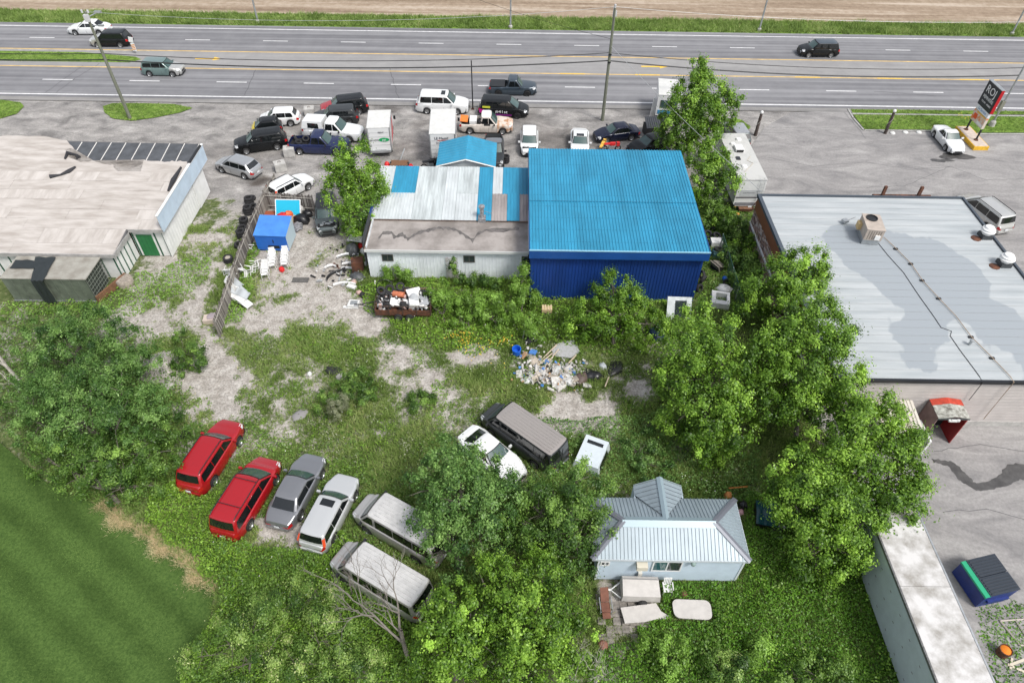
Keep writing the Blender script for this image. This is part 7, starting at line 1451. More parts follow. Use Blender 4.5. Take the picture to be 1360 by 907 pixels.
m = MB(); m.tube([(0, 0, 0), (.1, .1, .8)], .05, 5); o = m.build('pipe', M_galv); o.location = P(694, 452); tag(o, 'short grey pipe sticking up behind the blue barrel', 'pipe')
lump('stone', 453, 500, .35, .35, mat('pale_rock', (.40, .38, .36), .9), 'pale rock in the weeds at the dark drain hole', 'stone', 5, .8); lump('dark_tyre_scrap', 443, 492, .38, .2, M_dark, 'dark rubber scrap at the middle of the weedy yard', 'scrap', 6, 1.6); lump('stone', 397, 551, .35, .2, mat('grey_rock', (.24, .23, .23), .9), 'flat grey rock on the bare track', 'stone', 7, 1.4); lump('stone', 411, 496, .16, .25, M_pw, 'small white object at the bend of the bare track', 'stone', 8, 1); lump('stone', 222, 511, .35, .3, mat('pale_rock', (.40, .38, .36), .9), 'pale flat rock in front of the gravel mound', 'stone', 9, 1.5); lump('scrap', 245, 577, .3, .2, M_dark, 'black scrap on the ground left of the first red suv', 'scrap', 11, 1.2)

# gap between blue shed and commercial building ---------------------
for k, (px, py, z, rx) in enumerate(((940, 311, .3, .5), (952, 313, .55, .3), (941, 322, .2, .4), (954, 331, .85, .25), (934, 371, .7, 1.3), (932, 365, .35, 1.3), (966, 376, .2, .1), (929, 383, .3, 1.2), (947, 301, .3, .2))):
    q = P(px, py, z); tyre((q.x, q.y, z), (rx, 0, k), ('tyre furthest left beside the blue shed roof edge', 'tyre lying flat above the white box in the narrow gap', 'small tyre leaning below the furthest left one', 'tyre resting on top of the teal box in the gap', 'tyre standing against the shed wall, lower of two', 'tyre standing against the shed wall, upper of two', 'tyre lying beside the blue jug in the gap', 'tyre half buried low beside the shed wall corner', 'tyre in the hedge at the far end of the gap')[k], 'tyres in the gap beside the blue shed', 1.05)
jbox('white_box', 951, 323, (.9, .7, .6), M_pw, 'white box under the tyres in the narrow gap', 'box'); jbox('teal_box', 953, 338, (.8, .7, .6), mat('teal_drum', (.10, .22, .24), .5), 'teal box under the single tyre in the gap', 'box')
t = thing('wooden_hutch', 'weathered open wooden box with split lid in the narrow gap', 'box', P(952, 358), R(30)); MB().box((.15, 0, .5), (.8, .9, .08), rot=Matrix.Rotation(R(25), 3, 'Y')).build('lid', M_wood, t); MB().box((-.3, 0, .4), (.08, 1.0, .7), rot=Matrix.Rotation(R(-20), 3, 'Y')).build('side_board', M_wood, t); MB().box((0, 0, .2), (.7, .8, .3)).build('body', M_dark, t)
lump('blue_jug', 963, 370, .22, .35, M_bluepl, 'round blue jug lying in the weeds of the gap', 'jug', 2, 1.0); lump('plastic_bag', 962, 383, .45, .4, mat('white_grey_bag', (.52, .53, .54), .4), 'grey white plastic bag above the white basin in the gap', 'bag', 3)
q = P(957, 400, .3); t = thing('shower_basin', 'white fibreglass basin with deep recess half hidden by the tree', 'basin', (q.x, q.y, 0), R(-12)); m = MB(); [m.box(c_, s_) for c_, s_ in (((-.55, 0, .35), (.3, 1.4, .6)), ((.5, 0, .35), (.2, 1.4, .6)), ((0, .6, .35), (.8, .2, .6)), ((0, -.5, .35), (.8, .4, .6)))]; m.build('rim', M_wplast, t); MB().box((-.0, .05, .15), (.78, .68, .1)).build('recess', M_gpl, t)
q = P(901, 411, .5); t = thing('camper_door', 'pale panel with dark window leaning in front of the blue shed', 'panel', (q.x, q.y - .1, 0), R(-2)); Rt = Matrix.Rotation(R(-35), 3, 'X'); MB().box((0, 0, .65), (1.75, .08, 1.75), rot=Rt).build('panel', mat('chalky_pale_panel', (.58, .62, .64), .6, var=.15, vs=3), t); MB().box(Vector((.1, -.02, .65)) + Rt @ Vector((0, -.04, -.1)), (.8, .05, 1.45), rot=Rt).build('window', M_glass, t)
for i, (px, py, r_, h_, m_) in enumerate(((738, 492, .4, .3, 'white_grey_bag'), (752, 503, .45, .3, 'white_grey_bag'), (722, 494, .35, .28, 'white_litter'), (744, 510, .4, .25, 'white_litter'), (708, 478, .35, .4, 'beige_litter'), (730, 504, .3, .22, 'grey_litter'), (702, 503, .3, .25, 'white_grey_bag'))):
    lump('rubbish_bag', px, py, r_, h_, MATS[m_], 'pale rubbish bag ' + ('at the centre', 'at the lower right', 'at the upper left', 'at the bottom', 'nearest the blue barrel', 'left of the bottom one', 'furthest left')[i] + ' of the white rubbish heap', 'bag', 20 + i, 1.4)
# chain fence
cf = thing('chain_fence', 'dark green chain link fence running down the narrow gap', 'fence', (17.4, 40, 0)); fa, fb = P(958, 320, .8), P(987, 415, .8); d = fb - fa; L_ = d.length
for k in range(5): p = fa + d * (k / 4); MB(cf.location).tube([(p.x, p.y, 0), (p.x, p.y, 1.5)], .035, 6).build('post', M_galv, cf)
m = MB(cf.location)
for k in range(int(L_ / .13)):
    a = fa + d * (k * .13 / L_); 
    for s in (-1, 1):
        b = fa + d * min(1, max(0, (k * .13 + s * .7) / L_)); m.tube([(a.x, a.y, .05), (b.x, b.y, 1.45)], .008, 3, cap=False)
m.tube([(fa.x, fa.y, 1.47), (fb.x, fb.y, 1.47)], .03, 5); m.build('mesh_wire', mat('green_wire', (.03, .08, .06), .5), cf)
lump('orange_pot', 979, 285, .2, .3, mat('orange_pot_paint', (.7, .3, .04), .6), 'small orange pot behind the motorhome rear bumper', 'pot', 3, 1); t = thing('cart', 'rusty brown cart frame behind the motorhome', 'cart', P(988, 281)); m = MB(); [m.tube(p_, .04, 5) for p_ in (((-.6, -.4, .5), (.6, -.4, .5)), ((-.6, .4, .5), (.6, .4, .5)), ((-.6, -.4, .5), (-.6, .4, .5)), ((.6, -.4, .5), (.6, .4, .5)), ((.6, 0, .5), (.9, 0, 1.2)))]; m.build('frame', M_rust, t); MB().box((0, 0, .35), (1.1, .7, .2)).build('tray', M_woodb, t)
# dark teal tractor like ride on machine by the tree and other oddments round the house
q = P(1018, 683, .5); t = thing('boat_hull', 'dark teal upturned plastic shell with grey strap beside the tree', 'plastic shell', (q.x, q.y, 0), R(-12))
m = MB(); m.grid([[(x, y, .5 + .28 * math.cos(y * 1.5) - .06 * abs(math.sin(x * 7))) for y in np.linspace(-.75, .75, 10)] for x in np.linspace(-.6, .6, 14)]); m.build('shell', mat('dark_teal_plastic', (.012, .06, .075), .25, bump=.3, bs=4), t, smooth=50); MB().box((0, 0, .3), (1.15, 1.4, .45)).build('body', M_bag, t); MB().box((.75, -.4, .45), (.45, .5, .25)).build('grey_box', M_ch, t); MB().lathe([(0, -.08), (.26, -.08), (.28, 0), (.26, .08), (0, .08)], 14, (.6, -.75, .26), Matrix.Rotation(R(90), 3, 'X')).build('wheel', M_dark, t)
lump('white_black_bag', 987, 670, .25, .5, M_bag, 'black bag with white scrap at the corner of the house roof', 'bag', 5, 1); lump('pink_cloth', 984, 680, .2, .3, mat('pink_cloth_fabric', (.62, .35, .38), .8), 'pink cloth lying beside the house roof corner', 'cloth', 6, .8); lump('orange_bucket', 967, 657, .22, .4, mat('terracotta', (.50, .20, .06), .7), 'terracotta orange pot behind the house', 'pot', 7, 1); m = MB(); m.tube([(-.6, 0, 0), (.5, .1, .05)], .04, 5); o = m.build('orange_rod', mat('orange_rod_paint', (.5, .18, .04), .6)); o.location = P(980, 652) + Vector((0, 0, .3)); tag(o, 'orange rod lying right of the terracotta pot', 'rod')
lump('brown_pot', 908, 788, .2, .3, mat('brown_clay', (.22, .10, .07), .8), 'brown clay pot in the weeds below the house wall', 'pot', 8, 1); lump('brown_pot', 801, 856, .25, .25, mat('brown_clay', (.22, .10, .07), .8), 'reddish brown object at the bottom of the patio', 'pot', 4, 1)
lump('dark_blue_bag', 872, 442, .6, .5, mat('dark_blue_sheet', (.012, .03, .08), .5), 'dark blue covered lump at the right foot of the big shrub', 'sheet', 4, 1.2)

# ------------------------------------------------------------------ trees and other plants
def leaf_material(name, dark, mid, light, gloss=.40, trans=.28, yellow=None):
    m = bpy.data.materials.new(name); m.use_nodes = True; n = m.node_tree.nodes; l = m.node_tree.links
    b = n['Principled BSDF']; b.inputs['Roughness'].default_value = gloss; b.inputs['Specular IOR Level'].default_value = .35
    at = n.new('ShaderNodeAttribute'); at.attribute_name = 'tint'
    cr = n.new('ShaderNodeValToRGB'); e = cr.color_ramp.elements; e.new(.5); e.new(.97)
    for i, (p_, c_) in enumerate(((.05, dark), (.45, mid), (.9, light), (1.0, yellow or tuple(x * 1.3 for x in light)))): e[i].position = p_; e[i].color = (*c_, 1)
    l.new(at.outputs['Fac'], cr.inputs[0]); l.new(cr.outputs[0], b.inputs['Base Color'])
    tr = n.new('ShaderNodeBsdfTranslucent'); mx = n.new('ShaderNodeMixShader'); mx.inputs[0].default_value = trans
    hsv = n.new('ShaderNodeHueSaturation'); hsv.inputs['Value'].default_value = 1.5; hsv.inputs['Hue'].default_value = .49; l.new(cr.outputs[0], hsv.inputs['Color']); l.new(hsv.outputs[0], tr.inputs[0])
    l.new(b.outputs[0], mx.inputs[1]); l.new(tr.outputs[0], mx.inputs[2]); l.new(mx.outputs[0], n['Material Output'].inputs[0]); return m
L_pop = leaf_material('poplar_leaves', (.035, .085, .010), (.125, .25, .024), (.31, .50, .07))
L_dk = leaf_material('deep_green_leaves', (.028, .07, .012), (.085, .175, .028), (.23, .37, .075))
L_ash = leaf_material('cool_green_leaves', (.03, .08, .018), (.095, .20, .04), (.26, .42, .12))
L_sum = leaf_material('bright_sumac_leaves', (.07, .14, .015), (.16, .30, .04), (.28, .46, .09))
L_pale = leaf_material('pale_olive_leaves', (.03, .075, .014), (.13, .24, .04), (.38, .52, .14), yellow=(.58, .6, .3))
L_ivy = leaf_material('ground_ivy_leaves', (.022, .065, .008), (.075, .19, .016), (.20, .40, .045))
L_grass = leaf_material('grass_blades', (.09, .15, .03), (.21, .31, .075), (.38, .46, .17), gloss=.6, yellow=(.55, .5, .26))
L_straw = leaf_material('dry_grass_blades', (.40, .31, .17), (.60, .50, .30), (.78, .68, .46), gloss=.7)
L_gw = leaf_material('silver_weed_leaves', (.12, .14, .07), (.24, .27, .15), (.42, .44, .30))
M_bark = mat('grey_brown_bark', (.13, .115, .095), .9, var=.3, vs=5); M_dead = mat('bleached_dead_wood', (.42, .39, .35), .9, var=.2, vs=5); M_dead2 = mat('grey_dead_wood', (.20, .18, .16), .9, var=.25, vs=5)

def leaves_mesh(centers, normals, size, rg, aspect=.62, tint=None, jitter=.35):
    "rhombic leaves folded along the midrib: 4 verts, 2 tris each"
    n = len(centers); nr = normals / (np.linalg.norm(normals, axis=1, keepdims=True) + 1e-9)
    a = rg.normal(size=(n, 3)); u = np.cross(nr, a); u /= (np.linalg.norm(u, axis=1, keepdims=True) + 1e-9); w = np.cross(nr, u)
    s = size * (1 + jitter * rg.uniform(-1, 1, n))[:, None]
    p0 = centers - u * s * .5; p1 = centers + w * s * aspect * .5 + nr * s * .06; p2 = centers + u * s * .5 - nr * s * .10; p3 = centers - w * s * aspect * .5 + nr * s * .06
    V = np.stack([p0, p1, p2, p3], 1).reshape(-1, 3); Q = np.arange(4 * n).reshape(n, 4)
    return V, Q, (np.repeat(tint, 4) if tint is not None else None)

def crown_points(blobs, n, rg, clump=.55, surf=.75):
    vol = np.array([b[3] ** 2 for b in blobs]); pr = vol / vol.sum(); Cs = []; Ns = []; Ts = []
    for b, p_ in zip(blobs, pr):
        bx, by, bz, r, rz_ = b; nl = int(n * p_); nc = max(6, int(26 * (r / 2) ** 2 * (.55 / clump) ** 1.4))
        d = rg.normal(size=(nc, 3)); d[:, 2] = d[:, 2] * .9 + .25; d /= np.linalg.norm(d, axis=1, keepdims=True)
        rad = rg.uniform(surf, 1.06, nc) ; rad[: nc // 6] = rg.uniform(.35, .75, nc // 6)
        cc = d * rad[:, None] * np.array([r, r, rz_])
        ct = rg.normal(.47, .19, nc); cs = clump * rg.uniform(.55, 1.35, nc)
        k = rg.integers(0, nc, nl)
        dd = rg.normal(size=(nl, 3)); dd /= np.linalg.norm(dd, axis=1, keepdims=True); rr = np.abs(rg.normal(0, .62, nl)) + .12
        st_ = rg.uniform(.6, 1.5, nc)[k]; off = dd * (rr * cs[k])[:, None]; off[:, :2] *= (1.15 - .25 * st_)[:, None]; off[:, 2] *= st_
        P_ = cc[k] + off
        out = P_ / np.array([r, r, rz_]); nrm = dd * .8 + out * .6 + np.array([0, 0, .5]) + rg.normal(size=(nl, 3)) * .45
        T_ = ct[k] + rg.normal(0, .15, nl)
        Cs.append(P_ + np.array([bx, by, bz])); Ns.append(nrm); Ts.append(T_)
    return np.concatenate(Cs), np.concatenate(Ns), np.clip(np.concatenate(Ts), 0, 1)

def tree(name, label, cat, base, blobs, n, size, lm, group=None, seed=0, clump=.55, trunk=.16, bark=None, surf=.72, aspect=.62):
    rg = np.random.default_rng(seed + 100); bp = P(*base)
    size *= .80; n = int(n * (1.75 if group in (TG, LG) else 1.5)); clump *= .85; fr_ = 1.10 if group in (TG, LG) else 1.02
    BL = []
    for (px, py, zc, r, *rest) in blobs:
        c = P(px, py, zc); BL.append((c.x - bp.x, c.y - bp.y, zc, r * .96 * fr_, rest[0] if rest else r * .9 * fr_))
    t = thing(name, label, cat, bp, 0, group)
    Cc, Nn, Tt = crown_points(BL, n, rg, clump, surf)
    keep = Cc[:, 2] > .05; Cc, Nn, Tt = Cc[keep], Nn[keep], Tt[keep]
    V, Q, T4 = leaves_mesh(Cc, Nn, size, rg, aspect, Tt)
    o = npmesh('crown', V, Q, lm, t, tint=T4); o['kind'] = 'stuff'
    m = MB(); r2 = random.Random(seed); zmax = max(b[2] for b in BL); top = max(BL, key=lambda b: b[2])
    fork = Vector((top[0] * .3, top[1] * .3, min(1.4, zmax * .3)))
    m.tube([(0, 0, -.1), fork * .6, fork], [trunk, trunk * .85, trunk * .75], 8)
    for b in BL:
        e = Vector(b[:3]); mid = fork.lerp(e, .5) + Vector((r2.uniform(-.3, .3), r2.uniform(-.3, .3), .2))
        m.tube([fork, mid, e], [trunk * .62, trunk * .4, trunk * .18], 6)
        for k in range(5):
            a = mid.lerp(e, r2.uniform(.0, 1)); dd = Vector((r2.gauss(0, 1), r2.gauss(0, 1), r2.uniform(-.1, 1))).normalized() * b[3] * r2.uniform(.6, .95)
            m.tube([a, a + dd * .5 + Vector((0, 0, .1)), a + dd], [trunk * .25, trunk * .16, trunk * .06], 5)
    m.build('trunk', bark or M_bark, t, smooth=50)
    return t
TG = 'trees between the yard and the grey roofed building'; LG = 'dense trees along the mown lawn'
tree('tree', 'tall leafy tree at the left edge of the patched workshop roof', 'tree', (472, 318), [(470, 203, 6.2, 1.3), (464, 228, 5.0, 1.7), (482, 240, 4.6, 1.8), (458, 258, 3.6, 1.6), (480, 272, 3.0, 1.9), (503, 256, 3.8, .95), (447, 245, 4.2, .9), (470, 295, 1.9, 1.6)], 17000, .21, L_pop, seed=1, clump=.6)
tree('tree', 'tallest tree, rising over the highway behind the blue shed', 'tree', (915, 208), [(927, 92, 9.0, 1.15, 1.4), (920, 118, 7.4, 1.8), (940, 120, 7.2, 1.6), (972, 128, 6.9, .95), (958, 138, 6.2, 1.3), (905, 140, 5.8, 1.7), (932, 150, 5.4, 2.0), (955, 158, 4.6, 1.5), (893, 160, 4.4, 1.5), (912, 175, 3.6, 2.0), (940, 178, 3.6, 1.6), (887, 185, 2.4, 1.3), (905, 195, 2.2, 1.5)], 26000, .22, L_pop, seed=2, clump=.62)
tree('tree', 'round bright leaved tree beside the motorhome', 'tree', (938, 275), [(945, 203, 4.6, 1.35), (930, 215, 3.9, 1.4), (960, 222, 3.6, 1.4), (937, 238, 2.9, 1.7), (960, 245, 2.2, 1.4), (940, 256, 1.6, 1.5)], 13000, .2, L_pop, seed=3, clump=.5)
tree('tree', 'leafy tree overlapping the stone clad corner of the grey roof', 'tree', (1035, 445), [(1068, 352, 5.4, 1.3), (1045, 368, 5.0, 1.5), (1020, 385, 4.0, 1.6), (1000, 398, 3.2, 1.3), (1075, 385, 4.2, 1.3), (1050, 405, 3.6, 1.8), (1088, 362, 4.8, .7)], 17000, .19, L_pop, TG, 4, .55)
tree('tree', 'broad tree standing furthest left of the big right hand clump', 'tree', (935, 590), [(930, 432, 5.6, 1.4), (955, 450, 5.6, 1.6), (915, 465, 5.0, 1.7), (945, 490, 4.6, 2.2), (905, 505, 3.6, 1.6), (975, 505, 4.2, 1.8), (940, 540, 3.2, 2.3), (905, 555, 2.0, 1.4), (970, 560, 2.6, 1.9), (935, 585, 1.4, 1.6)], 30000, .18, L_pop, TG, 5, .6)
tree('tree', 'tallest bushy tree in the middle of the right hand clump', 'tree', (1055, 600), [(1085, 415, 6.6, 1.3), (1060, 430, 6.4, 1.4), (1100, 440, 6.2, 1.4), (1035, 450, 5.8, 1.5), (1075, 465, 6.0, 1.9), (1115, 480, 5.6, 1.4), (1015, 478, 4.8, 1.4), (1050, 500, 5.2, 2.0), (1100, 510, 5.0, 1.8), (1025, 530, 3.8, 1.8), (1070, 545, 3.8, 2.0)], 33000, .18, L_pop, TG, 6, .6)
tree('tree', 'spreading tree reaching over the white trailer and car park', 'tree', (1125, 700), [(1125, 545, 5.6, 1.5), (1160, 555, 5.2, 1.5), (1195, 570, 4.4, 1.2), (1145, 585, 5.2, 1.9), (1190, 605, 4.6, 1.6), (1215, 625, 3.8, 1.0), (1110, 600, 4.6, 1.8), (1165, 635, 4.4, 1.9), (1200, 650, 3.8, 1.2), (1130, 660, 3.6, 1.8), (1175, 680, 3.2, 1.4)], 32000, .18, L_pop, TG, 7, .6)
tree('tree', 'nearest tree of the right hand clump, above the ground ivy', 'tree', (1090, 768), [(1050, 630, 4.6, 1.3), (1075, 645, 4.6, 1.5), (1055, 670, 3.8, 1.4), (1095, 680, 4.0, 1.8), (1130, 700, 3.4, 1.5), (1065, 705, 2.8, 1.4), (1100, 725, 2.4, 1.7), (1135, 735, 2.0, 1.2), (1075, 745, 1.4, 1.2)], 24000, .17, L_pop, TG, 8, .55)
CG = 'trees in the middle of the foreground'
tree('tree', 'tree hiding the rear of a silver van, left of centre foreground', 'tree', (610, 760), [(588, 612, 4.8, 1.3), (612, 628, 4.8, 1.5), (648, 640, 4.4, 1.45), (573, 645, 4.2, 1.4), (668, 655, 4.0, 1.2), (640, 615, 4.6, .9), (610, 660, 4.2, 2.0), (655, 670, 3.8, 1.6), (585, 690, 3.2, 1.7), (635, 705, 3.0, 1.9), (600, 735, 1.9, 1.7), (665, 715, 2.4, 1.2)], 30000, .155, L_ash, CG, 9, .5)
tree('tree', 'tree against the left side of the pale blue house', 'tree', (745, 765), [(765, 640, 4.7, 1.25), (735, 652, 4.6, 1.3), (787, 655, 4.1, 1.1), (708, 672, 4.0, 1.35), (695, 695, 3.4, 1.2), (755, 680, 4.2, 1.8), (795, 690, 3.4, .95), (725, 710, 3.0, 1.5), (765, 725, 2.8, 1.6), (740, 755, 1.6, 1.5)], 25000, .155, L_dk, CG, 10, .5)
tree('tree', 'bright tree at the bottom edge beside the silver van', 'tree', (605, 900), [(604, 800, 4.4, 1.1), (586, 822, 3.8, 1.1), (625, 815, 4.0, 1.4), (595, 850, 3.2, 1.5), (640, 855, 3.0, 1.4), (575, 880, 2.2, 1.2), (615, 895, 2.2, 1.5)], 20000, .15, L_pop, CG, 11, .45)
tree('tree', 'wide tree at the bottom edge below the pale blue house', 'tree', (705, 905), [(690, 800, 4.6, 1.1), (715, 806, 4.6, 1.2), (740, 815, 4.4, 1.4), (670, 820, 4.2, 1.4), (705, 840, 4.0, 1.8), (755, 850, 3.4, 1.3), (665, 865, 2.8, 1.4), (725, 880, 2.8, 1.6), (770, 880, 2.2, 1.1), (690, 915, 2.2, 1.5), (722, 765, 3.6, 1.4), (672, 770, 3.6, 1.4), (640, 770, 3.4, 1.2)], 32000, .15, L_pop, CG, 12, .48)
LG = 'dense trees along the mown lawn'
tree('tree', 'dense cool green tree nearest the grey container', 'tree', (110, 520), [(50, 455, 3.2, 1.4), (85, 440, 3.2, 1.4), (125, 435, 3.2, 1.4), (160, 455, 3.0, 1.4), (100, 470, 3.2, 1.9), (60, 490, 2.6, 1.5), (145, 490, 2.8, 1.7), (190, 480, 2.4, 1.2)], 24000, .17, L_ash, LG, 13, .5, aspect=.4)
tree('tree', 'dense dark tree in the middle of the lawn edge clump', 'tree', (130, 610), [(30, 530, 2.8, 1.5), (75, 520, 3.4, 1.6), (120, 515, 3.6, 1.7), (165, 520, 3.4, 1.7), (205, 540, 2.6, 1.4), (100, 560, 3.2, 1.9), (155, 570, 3.0, 1.9), (55, 565, 2.6, 1.4)], 30000, .17, L_ash, LG, 14, .5, aspect=.4)
tree('tree', 'dark leafy tree nearest the mown lawn corner', 'tree', (160, 670), [(95, 600, 2.4, 1.3), (135, 610, 2.4, 1.6), (175, 615, 2.2, 1.6), (210, 600, 2.0, 1.4), (225, 565, 1.8, 1.2), (165, 648, 1.2, 1.1), (100, 635, 1.2, 1.1), (60, 610, 1.4, 1.1), (205, 645, 1.0, 1.0)], 22000, .16, L_dk, LG, 15, .48, aspect=.45)
tree('shrub', 'big light green shrub in front of the navy shed wall', 'shrub', (815, 462), [(815, 378, 3.4, 1.2), (800, 395, 2.8, 1.2), (832, 395, 2.8, 1.3), (850, 415, 2.0, 1.2), (785, 415, 2.0, 1.3), (815, 420, 2.2, 1.6), (765, 432, 1.2, 1.0), (845, 440, 1.2, 1.3), (800, 445, 1.0, 1.3), (872, 432, 1.2, .9), (755, 418, 1.4, .6)], 21000, .17, L_pop, seed=16, clump=.45)
SG = 'sumac shrubs along the white workshop'
for i, (px, py, bl, lab, n) in enumerate(((660, 440, [(655, 400, 1.5, 1.0), (640, 410, 1.2, .9), (672, 412, 1.1, .9), (655, 425, .7, 1.0)], 'bright sumac shrub in the middle of the white wall front', 5000), (692, 420, [(699, 358, 2.7, .5), (694, 378, 1.8, .75), (699, 395, 1.1, .9)], 'tall sumac shrub at the corner between white and blue walls', 5000),
        (590, 430, [(585, 390, 1.4, 1.1), (600, 402, 1.1, 1.0), (575, 410, .8, .9)], 'leafy shrub right beside the loaded cage trailer', 4500), (625, 440, [(615, 405, 1.1, .9), (630, 418, .9, .9), (612, 425, .6, .8)], 'light shrub between the trailer and bright sumac', 3800), (700, 455, [(700, 430, .9, .9), (715, 440, .7, .8)], 'low sumac beside the rubbish heap', 2800),
        (520, 380, [(520, 360, .9, .7), (535, 368, .7, .6)], 'small shrub against the white wall above the trailer', 2200))):
    tree('shrub', lab, 'shrub', (px, py), bl, n, .24, L_sum, SG, 20 + i, .42, trunk=.05, aspect=.3)
tree('climbing_vine', 'dark vine climbing the white workshop wall', 'vine', (605, 378), [(602, 352, 2.0, .35, .6), (608, 368, 1.0, .5), (625, 372, .7, .6), (660, 378, .6, .6), (645, 372, .7, .5)], 5000, .16, L_dk, None, 30, .3, trunk=.04)
HG = 'hedge shrubs in the gap beside the stone clad wall'
for i, (px, py, z, r, lm) in enumerate(((945, 276, 1.1, 1.1, L_dk), (962, 292, 1.0, 1.2, L_pop), (978, 305, 1.1, 1.2, L_dk), (988, 330, 1.0, 1.3, L_pop), (975, 345, .8, 1.2, L_dk), (998, 352, .9, 1.1, L_dk), (985, 368, .7, 1.1, L_dk), (925, 292, .6, .8, L_dk))):
    tree('hedge_shrub', ('hedge shrub just below the round bright tree', 'second hedge shrub from the motorhome in the gap', 'third hedge shrub from the motorhome, against the stone wall', 'lighter hedge shrub midway down the stone wall', 'dark hedge shrub beside the chain fence midway', 'dark hedge shrub touching the stone wall further down', 'nearest hedge shrub in the gap by the chain fence', 'low shrub at the right roof edge of the blue shed')[i], 'shrub', (px, py + 14), [(px, py, z, r, r * .8), (px + 6, py + 8, z * .6, r * .8, r * .6)], 4200, .17, lm, HG, 40 + i, .4, trunk=.05)
tree('shrub', 'dark green mound shrub in the middle of the weedy yard', 'shrub', (450, 545), [(470, 505, .6, 1.1, .6), (450, 520, .6, 1.2, .7), (475, 530, .5, 1.1, .6), (440, 540, .5, 1.0, .6), (490, 515, .3, .8, .4)], 9000, .13, L_dk, None, 50, .35, trunk=.04)
tree('shrub', 'pale silvery weed bush on the dark mound in the yard', 'shrub', (450, 558), [(450, 538, 1.0, .75, .6), (442, 550, .8, .5, .5)], 3200, .13, L_gw, None, 51, .3, trunk=.03, aspect=.3)
tree('shrub', 'thin shrub between the plank fence and the gravel mound', 'shrub', (245, 480), [(238, 445, 1.2, .5, .8), (252, 470, .8, .9, .7), (265, 485, .5, .8, .5), (235, 490, .4, .7, .5)], 6000, .14, L_dk, None, 52, .35, trunk=.04)
for i, (bs, bl, n) in enumerate((((330, 900), [(300, 850, 3.0, 1.1), (338, 828, 3.4, 1.1), (262, 872, 2.2, .8), (365, 860, 2.6, 1.1), (310, 890, 1.8, 1.1)], 12000), ((440, 900), [(418, 840, 3.2, 1.1), (455, 855, 2.8, 1.1), (390, 880, 2.2, 1.0), (480, 885, 2.2, 1.0), (430, 898, 1.6, 1.0)], 12500), ((400, 825), [(385, 795, 2.4, 1.0), (425, 790, 2.0, 1.0), (345, 808, 1.7, .9)], 8500))):
    tree('shrub', ('pale leaved shrub at the bottom edge by the lawn corner', 'pale leaved shrub at the bottom edge left of the dead branches', 'pale leaved shrub in front of the weeds by the vans')[i], 'shrub', bs, bl, n, .12, L_pale, 'pale leaved shrubs at the bottom edge', 60 + i, .5, trunk=.06, surf=.7, aspect=.5)
for i, (bs, bl, lm, lab) in enumerate((((885, 880), [(870, 860, .9, .8), (895, 865, .9, .8), (885, 880, .7, .9)], L_sum, 'bright shrub below the flat white panel'), ((955, 900), [(955, 885, .9, .7), (975, 890, .8, .7)], L_pale, 'pale shrub at the bottom edge in the ivy'), ((1010, 890), [(1005, 868, .7, .6)], L_sum, 'small grey green shrub standing in the ivy'), ((1090, 905), [(1080, 895, .8, .8), (1110, 890, .8, .8), (1050, 900, .7, .7)], L_dk, 'dark shrub at the bottom edge of the ivy'), ((890, 440), [(893, 432, .6, .7), (905, 438, .5, .7)], L_sum, 'low bright shrub at the foot of the pale panel'), ((560, 545), [(560, 535, .3, .9, .3)], L_dk, 'low shrub in the patchy middle of the yard'), ((845, 620), [(845, 600, .5, 1.2, .5), (870, 620, .5, 1.2, .5), (860, 585, .4, 1.0, .5)], L_ash, 'weedy shrub right of the pale pickup canopy'))):
    tree('shrub', lab, 'shrub', bs, bl, 5500, .13, lm, None, 70 + i, .35, trunk=.04)

def bare(name, lab, base, h, m_, seed, spread=.6, r0=.08, depth=5, lean=(0, 0)):
    r2 = random.Random(seed); t = thing(name, lab, 'tree', P(*base)); m = MB()
    def br(p, d, L_, r, k):
        q = p + d * L_ * .5 + Vector((r2.uniform(-.1, .1), r2.uniform(-.1, .1), 0)) * L_; e = p + d * L_; m.tube([p, q, e], [r, r * .85, r * .65], 5 if k > 2 else 4, cap=False)
        if k == 0: return
        for _ in range(r2.choice((2, 3))):
            nd = (d + Vector((r2.gauss(0, spread), r2.gauss(0, spread), r2.uniform(-.1, .4)))).normalized(); br(e if r2.random() < .7 else q, nd, L_ * r2.uniform(.55, .85), r * .6, k - 1)
    br(Vector((0, 0, 0)), Vector((lean[0], lean[1], 1)).normalized(), h * .34, r0, depth); m.build('branches', m_, t, smooth=60); return t
bare('dead_tree', 'bleached leafless tree at the left edge by the container', (25, 505), 6.5, M_dead, 3, .5, .12, 6, (-.25, .2)); bare('dead_tree', 'small bleached dead branches below the left leafless tree', (25, 520), 2.6, M_dead, 5, .6, .06, 5)
bare('dead_tree', 'grey dead tree whose branches cross the nearest silver van', (545, 885), 8.0, M_dead2, 8, .36, .12, 6, (-.10, .28)); bare('dead_tree', 'thin dead stem beside the front wheel of the nearest van', (468, 790), 4.2, M_dead2, 9, .4, .05, 4, (0, .2))
bare('dead_tree', 'pale dead sapling at the bottom edge below the wide tree', (745, 925), 5.0, M_dead, 10, .45, .05, 5); bare('dead_tree', 'pale dead sapling right of the other at the bottom edge', (785, 925), 4.6, M_dead, 12, .45, .05, 5)
bare('dead_tree', 'low dead twigs in the shrubs at the bottom left', (330, 890), 2.6, M_dead2, 14, .8, .05, 4, (.5, .2))

